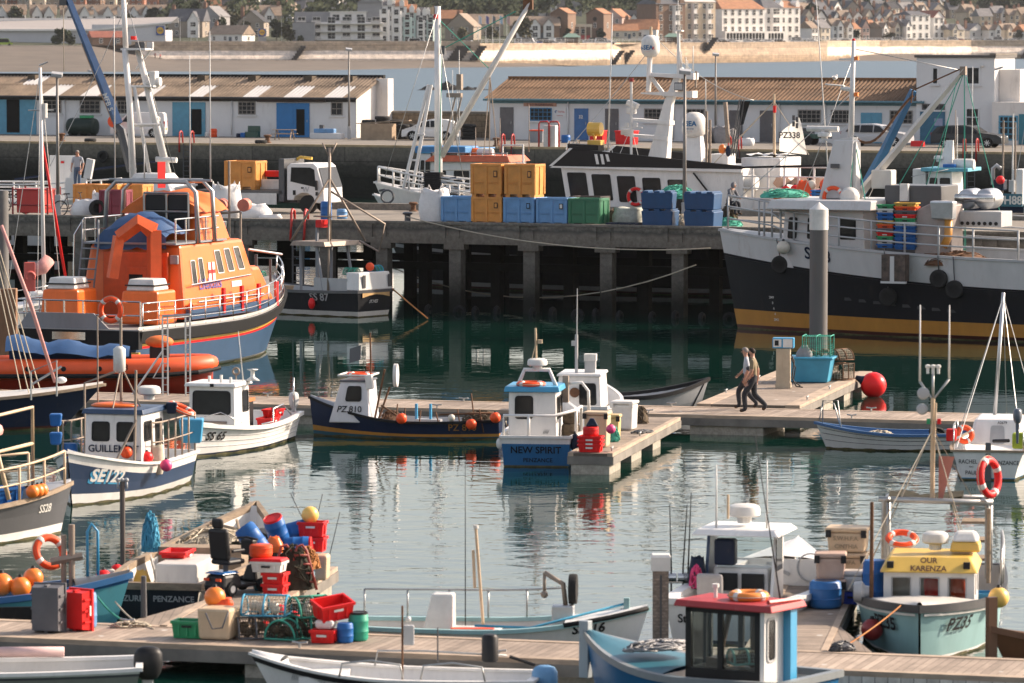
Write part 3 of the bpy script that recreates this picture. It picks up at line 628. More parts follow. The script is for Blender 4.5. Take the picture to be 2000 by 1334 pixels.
def planks(name,c,pitch=.145,axis=0,gap=.06,var=.28):
 m=bpy.data.materials.new(name);m.use_nodes=True;t=m.node_tree;N=t.nodes;L=t.links;b=N['Principled BSDF'];b.inputs['Roughness'].default_value=.8;b.inputs['Specular IOR Level'].default_value=.3
 tc=N.new('ShaderNodeTexCoord');sp=N.new('ShaderNodeSeparateXYZ');L.new(tc.outputs['Object'],sp.inputs[0])
 dv=N.new('ShaderNodeMath');dv.operation='DIVIDE';L.new(sp.outputs[axis],dv.inputs[0]);dv.inputs[1].default_value=pitch
 fl=N.new('ShaderNodeMath');fl.operation='FLOOR';L.new(dv.outputs[0],fl.inputs[0]);fr=N.new('ShaderNodeMath');fr.operation='FRACT';L.new(dv.outputs[0],fr.inputs[0])
 wn=N.new('ShaderNodeTexWhiteNoise');wn.noise_dimensions='1D';L.new(fl.outputs[0],wn.inputs['W'])
 mp=N.new('ShaderNodeMapping');mp.inputs['Scale'].default_value=(8,.7,1)if axis==0 else(.7,8,1);L.new(tc.outputs['Object'],mp.inputs[0])
 n=N.new('ShaderNodeTexNoise');n.inputs['Scale'].default_value=1.6;n.inputs['Detail'].default_value=8;n.inputs['Roughness'].default_value=.7;L.new(mp.outputs[0],n.inputs['Vector'])
 s_=N.new('ShaderNodeMath');s_.operation='MULTIPLY_ADD';L.new(wn.outputs['Value'],s_.inputs[0]);s_.inputs[1].default_value=.45;L.new(n.outputs['Fac'],s_.inputs[2])
 mr=N.new('ShaderNodeMapRange');mr.inputs[1].default_value=.35;mr.inputs[2].default_value=1.1;L.new(s_.outputs[0],mr.inputs[0])
 cr=N.new('ShaderNodeValToRGB');cr.color_ramp.elements[0].color=tuple(x*(1-var)for x in c)+(1,);cr.color_ramp.elements[1].color=tuple(min(1,x*(1+var))for x in c)+(1,);L.new(mr.outputs[0],cr.inputs[0])
 lt=N.new('ShaderNodeMath');lt.operation='LESS_THAN';L.new(fr.outputs[0],lt.inputs[0]);lt.inputs[1].default_value=gap
 mx=N.new('ShaderNodeMixRGB');L.new(lt.outputs[0],mx.inputs[0]);L.new(cr.outputs[0],mx.inputs[1]);mx.inputs[2].default_value=tuple(x*.25 for x in c)+(1,)
 st=N.new('ShaderNodeTexNoise');st.inputs['Scale'].default_value=.55;st.inputs['Detail'].default_value=9;st.inputs['Roughness'].default_value=.75;L.new(tc.outputs['Object'],st.inputs['Vector']);sr=N.new('ShaderNodeMapRange');sr.inputs[1].default_value=.38;sr.inputs[2].default_value=.62;sr.inputs[3].default_value=.62;sr.inputs[4].default_value=1.12;L.new(st.outputs['Fac'],sr.inputs[0]);mm=N.new('ShaderNodeMixRGB');mm.blend_type='MULTIPLY';mm.inputs[0].default_value=1;L.new(mx.outputs[0],mm.inputs[1]);L.new(sr.outputs[0],mm.inputs[2])
 vo=N.new('ShaderNodeTexVoronoi');vo.inputs['Scale'].default_value=1.1;L.new(tc.outputs['Object'],vo.inputs['Vector']);vl=N.new('ShaderNodeMath');vl.operation='LESS_THAN';L.new(vo.outputs['Distance'],vl.inputs[0]);vl.inputs[1].default_value=.07;mv=N.new('ShaderNodeMixRGB');L.new(vl.outputs[0],mv.inputs[0]);L.new(mm.outputs[0],mv.inputs[1]);mv.inputs[2].default_value=(.55,.53,.49,1)
 L.new(mv.outputs[0],b.inputs['Base Color']);return m
deckpl=planks('pontoon_planks',(.37,.295,.235));DP=planks('pontoon_planks_grey',(.30,.24,.19));edgew=M('pontoon_edge_timber',(.42,.32,.235),rough=.8,var=.35,scale=1.5,stretch=.2);fascia=M('pontoon_fascia',(.20,.18,.155),rough=.85,var=.4,scale=1.2)
#   THE FAR QUAY
mb=MB()
def qbox(mb,u0,u1,v0,v1,z0,z1,m=0):return mb.box(u0,u1,v0,v1,z0,z1,m)
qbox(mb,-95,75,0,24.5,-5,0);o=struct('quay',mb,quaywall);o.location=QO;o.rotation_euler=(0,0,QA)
mb=MB();qbox(mb,-95,75,.35,24.4,0,.006);o=struct('quay_road',mb,quaytop);o.location=QO;o.rotation_euler=(0,0,QA)
mb=MB();qbox(mb,-95,75,-.03,.33,-.12,.035);o=struct('quay_kerb',mb,M('painted_quay_edge',(.46,.33,.19),rough=.9,var=.4,scale=.8,dirt=GRIME,dirtamt=.6));o.location=QO;o.rotation_euler=(0,0,QA)
t=TH('sea_parapet','brown stone parapet along the outer side of the far quay','wall',Q(0,23.6),QA)
MB().box(-95,75,0,1.0,0,1.75).bd('masonry',stonew,t);MB().box(-95,75,-.06,1.06,1.75,1.9).bd('coping',quaytop,t)
corr=M('rusty_corrugated_sheet',(.215,.16,.112),rough=.85,var=.45,scale=.7,dirt=(.07,.04,.02),dirtamt=.7);corr2=M('rust_brown_corrugated_sheet',(.185,.108,.058),rough=.85,var=.5,scale=.6,dirt=(.065,.03,.012),dirtamt=.7);corrw=M('pale_corrugated_sheet',(.56,.54,.52),rough=.6,var=.08)
def corrugated(u0,u1,v0,z0,v1,z1,mats,patches=()):
 mb=MB();pitch=.30;n=int((u1-u0)/pitch*4);rowsT=[(0,0),(.45,.45),(.46,.46),(1,1)]
 def h(u):return.075*math.sin(2*math.pi*u/pitch)
 us=[u0+(u1-u0)*i/n for i in range(n+1)]
 for a_,b_,lift in((0,.56,0),(.54,1,.03)):
  r0=[V((u,lerp(v0,v1,a_),lerp(z0,z1,a_)+h(u)+lift))for u in us];r1=[V((u,lerp(v0,v1,b_),lerp(z0,z1,b_)+h(u)+lift))for u in us]
  o=len(mb.v);mb.v+=r0+r1
  for i in range(n):
   uc=(us[i]+us[i+1])/2;mi=0
   for p0,p1,lv in patches:
    if p0<=uc<=p1 and(lv==(0 if a_==0 else 1)):mi=1
   mb.f.append((o+i,o+i+1,o+n+2+i,o+n+1+i));mb.m.append(mi)
 return mb
SV,SD=19.5,4.1
frm=M('window_frame_dirty',(.30,.27,.24),rough=.7);dpane=M('grimy_glass',(.03,.032,.033),rough=.22,var=.9,scale=3,dirt=(.20,.18,.15),dirtamt=.55)
teal_d=M('pale_blue_door',(.10,.30,.42),rough=.6,var=.15,dirt=(.2,.2,.18),dirtamt=.45);blue_d=M('bright_blue_door',(.02,.17,.42),rough=.55,var=.1);grey_d=M('grey_door',(.13,.12,.12),rough=.7,dirt=RUST);dark_in=M('dark_interior',(.012,.011,.010),rough=.9)
teal_trim=M('teal_trim',(.09,.20,.24),rough=.6)
def shed(name,label,pxa,pxb,hf,hb,wall_m,end_m,roof_m,patches,trim):
 ua,ub=qu(pxa,SV),qu(pxb,SV);t=TH(name,label,'shed',Q(0,SV),QA)
 MB().prism([(0,0),(SD,0),(SD,hb-.1),(0,hf-.1)],ua,ub,'X').bd('wall',[wall_m],t)
 MB().prism([(.02,.0),(SD,0),(SD,hb-.13),(.02,hf-.13)],ub,ub+.05,'X').bd('end_wall',end_m,t)
 corrugated(ua-.35,ub+.3,-.42,hf-.12,SD+.1,hb,[roof_m,corrw],patches).bd('roof',[roof_m,corrw],t,sm=True,fix=False)
 MB().box(ua-.35,ub+.3,SD-.05,SD+.35,hb-.25,hb+.16).bd('ridge_coping',trim[1],t)
 g=MB();g.tube([(ua-.3,-.5,hf-.16),(ub+.3,-.5,hf-.16)],.08,n=8);g.box(ua,ub,-.05,-.003,hf-.42,hf-.14);g.bd('gutter',trim[0],t)
 return t,ua,ub
def wq(z0,z1,px0,px1,v=0):u0,u1=qu(px0,SV),qu(px1,SV);return[(u0,v,z0),(u1,v,z0),(u1,v,z1),(u0,v,z1)]
def swin(t,px0,px1,z0,z1,bars=(4,3),fm=None,pm=None,sill=True):
 q=wq(z0,z1,px0,px1);f=window(t,q,0,1,0,1,fm or frm,pm or dpane,rad=.03,fw=.07,out=.05,bars=bars)
 if sill:MB().box(q[0][0]-.12,q[1][0]+.12,-.14,0,z0-.12,z0-.02).bd('sill',whitewash,f)
def sdoor(t,px0,px1,z1,m,inset=None,name='door',panels=2):
 q=wq(.02,z1,px0,px1);u0,u1=q[0][0],q[1][0];mb=MB()
 mb.box(u0,u1,-.06,-.004,.02,z1)
 for i in range(1,panels):u=lerp(u0,u1,i/panels);mb.box(u-.02,u+.02,-.075,-.06,.02,z1)
 d=mb.bd(name,m,t)
 if inset:a_,b_=qu(inset[0],SV),qu(inset[1],SV);MB().box(a_,b_,-.085,-.062,.15,inset[2]).bd('doorway',inset[3]if len(inset)>3 else dark_in,d)
 MB().cyl((u1-.15,-.12,1.1),(u1-.15,-.12,1.3),.02).bd('handle',steel,d);return d
pat=[(qu(a_,SV-.3),qu(b_,SV-.3),lv)for a_,b_,lv in((83,118,0),(157,190,0),(267,297,0),(367,400,0),(473,506,0),(553,588,0),(634,668,0),(15,45,1))]
t,ua,ub=shed('net_shed','long white shed with pale skylight strips in its rusty corrugated roof and blue doors',-90,695,3.0,4.35,whitewash,whitewarm,corr,pat,(M('dark_gutter',(.05,.05,.05)),dark_in))
for a_,b_ in((85,121),(157,197),(230,259),(466,500),(647,670)):swin(t,a_,b_,1.62,2.58,(4,3)if b_-a_>26 else(2,2))
d1=sdoor(t,-20,72,2.6,teal_d,(15,40,2.6));sdoor(t,338,402,2.5,teal_d,(375,395,2.0));sdoor(t,541,605,2.5,blue_d,(580,596,2.05))
MB().box(qu(308,SV),qu(436,SV),-.16,-.10,2.60,2.68).bd('door_rail',M('dark_rail',(.06,.045,.04)),t);MB().box(qu(505,SV),qu(638,SV),-.2,-.1,2.56,2.78).bd('door_rail',MATS['dark_rail'],t)
for px in(22,150,250,355,455,565,645):MB().box(qu(px,SV)-.32,qu(px,SV)+.32,3.15,SD+.3,3.2,4.42).bd('roof_buttress',M('dark_masonry',(.10,.075,.05),rough=.9),t)
MB().box(ub+.06,ub+1.0,SD-.75,SD+.2,0,4.25).bd('end_pier',whitewarm,t)
for px in(128,454):MB().cyl((qu(px,SV),-.1,.1),(qu(px,SV),-.1,2.6),.05).bd('drainpipe',whitewash,t,sm=True)
pat=[]
t,ua,ub=shed('workshop_shed','long white workshop with an unbroken brown corrugated roof beside the two-storey block',957,1800,3.0,4.3,whitewash,whitewarm,corr2,pat,(teal_trim,M('rust_coping',(.22,.10,.035),rough=.85,var=.4)))
sdoor(t,977,1003,2.3,grey_d,panels=1);sdoor(t,1122,1149,2.25,M('blue_steel_door',(.045,.14,.33)),panels=1);sdoor(t,1182,1208,2.25,grey_d,panels=1);sdoor(t,1424,1450,2.2,grey_d,panels=1);sdoor(t,1484,1512,2.2,grey_d,panels=1)
for a_,b_,f_ in((1035,1078,M('blue_window_frame',(.06,.20,.36))),(1258,1299,None),(1335,1376,None),(1558,1603,None),(1622,1661,None),(1737,1782,None)):swin(t,a_,b_,1.35,2.28,(5,3),f_)
sdoor(t,1681,1722,2.1,teal_d)
q=wq(2.38,2.62,1023,1087,-.06);s_=MB().add(q+[(p[0],-.004,p[2])for p in q],[(0,1,2,3),(4,5,1,0),(5,6,2,1),(6,7,3,2),(7,4,0,3)]).bd('name_board',M('faded_board',(.50,.27,.19),rough=.8),t)
LT('T & D ENGINEERING',.22,flat(((q[0][0]+q[1][0])/2,-.075,2.42),(1,0,0),(0,0,1)),M('maroon_letters',(.10,.03,.03)),s_)
q=wq(1.6,2.28,1082,1106,-.05);s_=MB().box(q[0][0],q[1][0],-.05,-.004,1.6,2.28).bd('fuel_sign',whitewash,t)
LT('TOTAL',.17,flat((lerp(q[0][0],q[1][0],.62),-.06,1.94),(1,0,0),(0,0,1)),red,s_);LT('MARINE FUEL',.08,flat(((q[0][0]+q[1][0])/2,-.06,1.70),(1,0,0),(0,0,1)),red,s_)
MB().ring((lerp(q[0][0],q[1][0],.2),-.06,2.0),.08,.03,n=14,k=5,axis='Y',arc=(.6,4.6)).bd('emblem',midblue,s_)
u_=qu(1135,SV);LT('32',.32,flat((u_,-.085,1.55),(1,0,0),(0,0,1)),white,t,.03)
for px in(1110,1315,1398,1522,1612):MB().cyl((qu(px,SV),-.1,.1),(qu(px,SV),-.1,2.7),.055).bd('drainpipe',whitewash,t,sm=True)
t=TH('quay_office','white block-built two-storey office with flat roof at the end of the workshop shed','building',Q(0,SV-.35),QA)
u0,u1=qu(1792,SV),qu(1944,SV);H2=5.9
MB().box(u0,u1,0,4.6,0,H2).bd('wall',blockw,t);MB().box(u0-.12,u1+.12,-.15,4.7,H2,H2+.18).bd('flat_roof',M('roof_edge_dark',(.09,.08,.07)),t);MB().box(u1-.3,u1+.15,-.2,4.65,H2+.18,H2+.30).bd('parapet',quaytop,t)
def ow(a_,b_,z0,z1,bars,fm=None):
 q=[(qu(a_,SV),0,z0),(qu(b_,SV),0,z0),(qu(b_,SV),0,z1),(qu(a_,SV),0,z1)];f=window(t,q,0,1,0,1,fm or whitewash,dpane,rad=.03,fw=.09,out=.05,bars=bars);MB().box(q[0][0]-.1,q[1][0]+.1,-.13,0,z0-.1,z0-.01).bd('sill',whitewash,f)
ow(1822,1835,4.05,5.25,(1,1));ow(1889,1916,4.05,5.3,(2,1));ow(1888,1915,1.2,2.5,(1,2));ow(1803,1848,2.32,2.75,(4,1),grey_d)
d=MB().box(qu(1800,SV),qu(1848,SV),-.08,-.004,.02,2.3).bd('door',M('blue_green_door',(.03,.13,.21)),t);s_=MB().box(qu(1828,SV),qu(1844,SV),-.1,-.082,1.25,1.75).bd('notice',M('notice',(.30,.33,.46)),d)
MB().box(u1+.02,u1+1.5,1.0,4.6,0,5.1).bd('side_wing',whitewarm,t);MB().box(u1+.02,u1+3.4,-.6,1.0,0,2.9).bd('porch',whitewarm,t)
window(t,[(u1+.5,-.6,.1),(u1+3.0,-.6,.1),(u1+3.0,-.6,2.1),(u1+.5,-.6,2.1)],.0,.55,.1,.95,teal_d,dpane,rad=.05,fw=.12,bars=(4,4));MB().box(u1+1.95,u1+3.1,-.68,-.61,.05,2.1).bd('door',M('teal_door',(.03,.19,.25)),t)
MB().tube([(u1+.3,-.7,5.15),(u1+.5,-.8,5.2)],.05).cb((u1+.6,-.85,5.2),(.6,.3,.12),ry=-.3).bd('floodlight',LG,t)
MB().sph((qu(1920,SV),-.12,5.35),.12).bd('camera_dome',PW,t,sm=True)
t=TH('railing','black pipe railing on the quay right of the office','railing',Q(u1+3.0,22),QA)
mb=MB()
for z in(.55,1.1):mb.tube([(0,0,2.0+z),(14,0,2.0+z)],.03)
for i in range(8):mb.cyl((i*2,0,1.8),(i*2,0,3.1),.03)
mb.bd('rails',DG,t)
#   THE JETTY
t=TH('jetty','concrete jetty on dark piles crossing the harbour with bins and a truck on it','jetty',JO,JA)
MB().box(-60,40,.02,13,-.62,-.02,0).bd('deck_slab',jetcon,t);MB().box(-60,40,.3,12.6,-.02,.0).bd('deck_surface',jettop,t)
mb=MB();us=[ju(px,.3)for px in(-290,-145,0,160,300,480,640,750,893,1038,1188,1328)];st=3.2;
while us[-1]<36:us.append(us[-1]+st)
us=[us[0]-st*2,us[0]-st]+us
for a_,b_ in zip(us[:-1],us[1:]):mb.box(a_+.38,b_-.38,-.04,.4,-.78,-.012)
mb.box(us[-1]+.38,40,-.04,.4,-.78,-.012);mb.box(-60,us[0]-.38,-.04,.4,-.78,-.012);mb.bd('edge_beam',jetcon,t)
MB().box(-60,40,-.07,.28,-.012,.10).bd('edge_kerb',ramp_mat('kerb_stained',[(-.05,(.10,.095,.085)),(.1,(.24,.215,.18))],noise=.12,scale=2),t)
MB().box(ju(600,12.8),40,12.6,13.0,-.02,.28).bd('rear_kerb',jetcon,t)
for u in us:MB().box(u-.44,u+.44,-.05,.45,-1.0,-.55).box(u-.22,u+.22,-.035,.3,-.56,-.2).bd('bearing_block',jetcon,t)
dk=M('underdeck_shade',(.012,.012,.010),rough=.95,var=.5);pm_=None;pi_=MB().box(-.21,.21,-.21,.21,-5.2,-.62).bd('pile',dk,t);pi_.location=(us[0]-1.2,6,0)  # inner piles and braces: shade under the deck painted as near-black colour
for u in us:
 for v in(.3,4.4,8.5,12.6):
  if pm_ is None:
   pm_=MB().box(-.25,.25,-.25,.25,-5.2,-.62).bd('pile',pilem,t);pm_.location=(u,v,0)
  else:
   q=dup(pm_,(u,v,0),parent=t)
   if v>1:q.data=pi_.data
for v in(3.2,9.6):
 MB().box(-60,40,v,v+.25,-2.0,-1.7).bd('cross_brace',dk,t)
for i in range(13):MB().ring((ju(845,-.1)+i*1.05+rnd.uniform(-.3,.3),-.25-rnd.uniform(0,.3),-3.46+rnd.uniform(-.08,.02)),.20,.09,n=12,k=6,axis=rnd.choice('XXY')).bd('floating_tyre',RU,t,sm=True)
for px,lab in((585,'steel ladder with bright red hoops down the face of the jetty'),):
 t=TH('ladder',lab,'ladder',J_(ju(px,0),-.16),JA);mb=MB()
 for s_ in(-.24,.24):mb.cyl((s_,0,-3.6),(s_,0,-.2),.035)
 for i in range(10):mb.cyl((-.24,0,-3.4+i*.33),(.24,0,-3.4+i*.33),.022)
 mb.bd('rungs',DG,t);mb=MB()
 for s_ in(-.3,.3):mb.tube([(s_-.03,-.02,-.75),(s_,0,-.2),(s_,0,.35),(s_,.12,.5),(s_,.3,.45),(s_,.34,.0)],.055,n=8)
 mb.bd('hoops',red,t,sm=True)
 #   PONTOONS
def pontoon(label,p0,p1,wd,z=.55,fl=(),name='pontoon',dm=None,edge=.22,fw=1.0,cleats=(),fc=None):
 """p0, p1: world points along the middle line"""
 d=(p1-p0);Ln=d.length;an=math.atan2(d.y,d.x);t=TH(name,label,'pontoon',(p0.x,p0.y,0),an)
 MB().box(0,Ln,-wd/2+edge,wd/2-edge,z-.10,z-.012).bd('deck',dm or deckpl,t)
 e=MB()
 for s_ in(-1,1):e.box(0,Ln,s_*wd/2-(edge if s_>0 else 0),s_*wd/2+(edge if s_<0 else 0),z-.09,z)
 e.bd('edge_planks',edgew,t)
 f=MB()
 for s_ in(-1,1):f.box(0,Ln,s_*(wd/2-.03)-.05,s_*(wd/2-.03)+.05,z-.30,z-.092)
 f.box(-.02,.08,-wd/2+.0,wd/2,z-.30,z-.092);f.box(Ln-.08,Ln+.02,-wd/2,wd/2,z-.30,z-.092);f.bd('fascia',fc or fascia,t)
 for a_,b_ in fl:MB().box(a_,b_,-wd/2+.08,wd/2-.08,-.35,z-.302).bd('float',floatc,t,bev=.02)
 for x,s_ in cleats:c=MB();c.cyl((x,s_*(wd/2-.12),z),(x,s_*(wd/2-.12),z+.08),.025);c.tube([(x-.14,s_*(wd/2-.12),z+.10),(x,s_*(wd/2-.12),z+.08),(x+.14,s_*(wd/2-.12),z+.10)],.022);c.bd('cleat',steel,t)
 return t
def wk(x,c=130.8,s_=-.30):return V((x,c+s_*x,0))
fl=[(i*4.1+.8,i*4.1+2.9)for i in range(11)]
W1=pontoon('long plank walkway pontoon the two men walk along',wk(-19),wk(26),2.75,fl=fl,cleats=[(x,s_)for x in(6,12,18,24.2,30,36)for s_ in(1,-1)])
def px_on(t,x,y):return loc(t,(x,y,0))
W2=pontoon('wide plank finger pontoon with a fuel pump and a blue tub on it',V((6.75,131.4,0)),V((9.85,144.6,0)),3.0,fl=[(.6,2.2),(4.2,6.4),(8.5,10.2),(12.0,13.3)],dm=DP,edge=.42,cleats=[(2,-1),(6,-1),(4,1),(9.5,1),(12.8,1)])
W3=pontoon('narrow finger pontoon with red crates on its near end',V((1.98,116.2,0)),V((4.1,127.2,0)),1.15,fl=[(0,1.7),(3.4,5.0),(6.9,8.2)],dm=DP,edge=.14,fw=1,cleats=[(.6,-1),(5,-1)])
W4=pontoon('pale plank walkway across the foreground with pots and a crate pile on it',wk(-12,79.2),wk(3.4,79.2),2.3,fl=[(2,4.6),(8,9.6),(13,15)],cleats=[(9,-1),(12.6,-1),(5,1)]);W7=pontoon('white-clad walkway below the turquoise boat in the bottom right',wk(3.42,79.2),wk(11.5,79.2),2.3,z=.56,fl=[(1,3),(5,7)],fc=planks('white_cladding',(.62,.57,.50),.22))
W5=pontoon('finger pontoon heaped with barrels in the left foreground',V((-5.6,82.0,0)),V((-4.22,91.5,0)),1.5,fl=[(2,3.4),(7.9,9.4)],dm=DP,edge=.14)
W6=pontoon('finger pontoon with stacked buff fish boxes between the white launch and the turquoise boat',V((4.72,79.0,0)),V((6.3,91,0)),1.45,fl=[(3,4.6),(9,10.5)],dm=DP,edge=.12)
g=MB()
for tri in(((-7.1,82.5),(-5.0,82.0),(-5.6,86.5)),((5.1,79.2),(6.2,78.8),(5.85,82.6)),((-4.4,81.7),(-3.0,81.3),(-4.0,84.5))):
 g.prism(list(tri),.40,.536,'Z')
o=struct('pontoon_gussets',g,DP)
t=TH('mooring_pile','tall steel pile with white conical cap in front of the black trawler','pile',G(1598,733,0));MB().lathe([(.295,-2),(.295,4.85)],n=24).bd('shaft',M('pile_steel',(.125,.115,.11),rough=.6,var=.3,scale=1.2,stretch=5,dirt=RUST,dirtamt=.35),t,sm=40);MB().lathe([(.31,4.75),(.31,5.42),(1e-4,5.66)],n=24).bd('cap',PW,t,sm=30)
t=TH('mooring_pile','thick grey pile at the left edge behind the lifeboat','pile',G(4,742,0));MB().lathe([(.25,-2),(.25,6.1)],n=20).bd('shaft',M('pile_grey',(.13,.125,.12),rough=.7,var=.2),t,sm=40);MB().box(-.3,.5,-.34,.2,-1,2.95).bd('timber_fender',M('fender_timber',(.24,.13,.07),rough=.85,var=.4,stretch=3),t,bev=.02)
t=TH('pontoon_post','square chequer-plate post with white cap beside the red-roofed boat','post',G(1290,1290,0));mb=MB().box(-.14,.14,-.14,.14,-1,1.62);mb.bd('shaft',ramp_mat('post_plate',[(0,(.25,.20,.165)),(2,(.34,.27,.22))],brick=dict(w=.12,h=.06,mc=.7),scale=3),t);MB().box(-.018,.018,-.15,-.141,-.2,1.55).bd('slot',DG,t);MB().frus((-.17,.17,-.17,.17),(-.17,.17,-.17,.17),1.62,1.86).frus((-.18,.18,-.18,.18),(-.15,.15,-.15,.15),1.86,1.91).bd('cap',PW,t)
#   FAR SHORE: ground, beach, sea wall
SW=[(-260,1400),(250,1442),(620,1452),(935,1462),(1010,1480),(1190,1530),(1215,1565),(1500,1680),(1600,1735),(1700,1835),(1900,1880),(2260,1900)]
def dwall(px):
 if px<=SW[0][0]:return SW[0][1]
 for(a_,da),(b_,db)in zip(SW[:-1],SW[1:]):
  if px<=b_:return lerp(da,db,(px-a_)/(b_-a_))
 return SW[-1][1]
def pw(px,d,z):return V(((px-1000)/FPX*d,d,z))
TOPZ=7.3
def terr(px,d):return TOPZ-.5+.040*max(0,d-dwall(px)-60)
def Tm(px,py):
 d=dwall(px)+3
 while d<3200:
  p=D(px,py,d)
  if p.z<=terr(px,d):return V((p.x,p.y,terr(px,d)))
  d+=1.5
 return D(px,py,2600)
hillm=M('hill_ground',(.055,.062,.035),rough=.95,var=.5,scale=.03);prom=M('promenade_paving',(.30,.26,.21),rough=.9,var=.2,scale=.1)
sand=M('beach_sand',(.115,.09,.068),rough=.95,var=.28,scale=.09,dirt=(.17,.13,.095),dirtamt=.6)
cols=list(range(-300,2301,50))
mb=MB();mb.sheet([[pw(px,dwall(px)+dd,terr(px,dwall(px)+dd))for px in cols]for dd in(.5,60,160,300,500,800,1300)]);struct('hillside_ground',mb,hillm,sm=True)
mb=MB();mb.sheet([[pw(px,dwall(px)+dd,TOPZ-.49)for px in cols]for dd in(.6,24)]);struct('promenade',mb,prom)
def zb(px):return lerp(6.7,2.2,max(0,min(1,(px-180)/160)))if px<900 else lerp(2.2,-.25,max(0,min(1,(px-900)/260)))
def dwat(px):return 1276 if px<500 else(lerp(1276,1420,((px-500)/350)**1.3)if px<850 else lerp(1420,1510,(px-850)/350))
bc=list(range(-300,1201,25));mb=MB()
mb.sheet([[pw(px,lerp(dwat(px)-6,min(dwall(px)-.2,1480),f),-.15+(zb(px)+.15)*f**1.15)for px in bc]for f in(0,.1,.3,.55,.8,.95,1)]);struct('beach',mb,sand,sm=True)
mb=MB();mb.sheet([[pw(px,d_,z_)for px in range(1610,1821,30)]for d_,z_ in((1740,-.2),(1835,2.2))]);struct('far_sand',mb,sand)
swm=ramp_mat('sea_wall_stone',[(-1,(.20,.145,.095)),(1.6,(.30,.225,.155)),(2.2,(.74,.63,.53)),(4.9,(.78,.66,.55)),(5.3,(.46,.36,.26)),(8.5,(.54,.42,.31))],noise=.9,scale=.12,brick=dict(w=2.4,h=.75,mc=.7,ms=.05))
swm2=ramp_mat('brown_sea_wall_stone',[(-1,(.20,.145,.095)),(1.4,(.29,.21,.14)),(3.5,(.35,.265,.19)),(8.5,(.32,.25,.185))],noise=.9,scale=.12,brick=dict(w=2.4,h=.75,mc=.7,ms=.05))
def swall(label,a,b,m,step=25,base=-1.0,parap=1.1):
 t=TH('sea_wall',label,'wall',(0,0,0));pxs=[a+i*(b-a)/max(1,int((b-a)/step))for i in range(max(1,int((b-a)/step))+1)]
 prof=[(-3.6,base),(-3.2,2.6),(-1.6,4.2),(-.55,5.0),(-.5,TOPZ-.35),(-.7,TOPZ-.35),(-.7,TOPZ-.1)]
 MB().sheet([[pw(px,dwall(px)+dd,z)for px in pxs]for dd,z in prof]).bd('battered_face',m,t)
 MB().sheet([[pw(px,dwall(px)+dd,z)for px in pxs]for dd,z in((-.7,TOPZ-.1),(-.7,TOPZ+parap-.3),(-.1,TOPZ+parap-.3),(-.1,TOPZ-.5))]).bd('parapet',m,t)
 return t
swall('long pale sea wall with sloping face behind the beach',258,938,swm)
swall('pale stepped sea wall beyond the flagpoles',938,1212,swm,parap=.35)
swall('brown stone sea wall below the hotels',1212,1615,swm2,parap=.35);swall('pale curved sea wall at the right end of the shore',1615,2150,swm,parap=.6)
darkst=M('dark_recess_stone',(.055,.045,.04),rough=.9)
for n_,(px,wd,lab)in enumerate(((575,9,'dark stair ramp down the pale sea wall under the white flats'),(888,26,'dark slipway opening in the sea wall left of the flagpoles'),(925,14,'dark stair ramp in the sea wall under the flagpoles'),(1197,10,'dark steps where the pale and the brown sea wall meet'),(1218,9,'dark buttress on the sea wall right of the meeting steps'),(1380,12,'dark stair opening high in the brown sea wall under the brick hotel'),(1995,8,'dark ramp in the sea wall at the right edge'))):
 d0=dwall(px)-3.6;w_=wd/6;hgt=4.6
 t=TH('sea_wall_steps',lab,'steps',pw(px,d0,2.0 if px<1100 else(4.4 if px==1380 else.2)))
 mb=MB();k=6
 for i in range(k):mb.box(-w_/2+i*.55,w_/2+i*.55+.2,-.5-.06*(k-i),3.4,i*hgt/k,(i+1)*hgt/k)
 mb.bd('flight',darkst,t)
t=TH('promenade_railing','thin railing along the promenade above the brown sea wall','railing',(0,0,0));mb=MB();pxs=range(940,2101,12)
for z in(TOPZ+1.25,TOPZ+.75):mb.tube([pw(px,dwall(px)-.4,z)for px in pxs],.045,n=4)
for px in pxs:mb.cyl(pw(px,dwall(px)-.4,TOPZ),pw(px,dwall(px)-.4,TOPZ+1.3),.06,n=4)
mb.bd('rails',LG,t)
rockm=M('wet_rock',(.02,.019,.018),rough=.6,var=.5,scale=.6)
def rocks(label,pts,d,seed):
 rr=random.Random(seed);t=TH('rock_reef',label,'rocks',pw(pts[0][0],d,0));o0=t.location
 for i,(px,hw,h)in enumerate(pts):
  rows=[];c=pw(px,d+rr.uniform(-2,2),0)-o0
  for k in range(5):rows.append([c+V((math.cos(6.283*j/12)*hw*(1-(k/4.2)**1.6)*rr.uniform(.7,1.2),math.sin(6.283*j/12)*2*(1-k/5),h*k/4*rr.uniform(.85,1.1)-.2))for j in range(12)])
  MB().sheet(rows,closed=True).bd('rock',rockm,t)
rocks('dark low reef of rocks in the water left of the white mast',[(826,1.6,.5),(838,1.8,1.1),(862,1.2,.5),(872,2.2,1.9),(885,2.0,1.2),(915,1.8,.9),(930,2.4,.7),(952,2,.35)],880,3)
rocks('dark rocks just behind the right workshop roof',[(1155,1.4,.5),(1180,2,1.6),(1196,2,1.5),(1020,2,.8)],800,5)
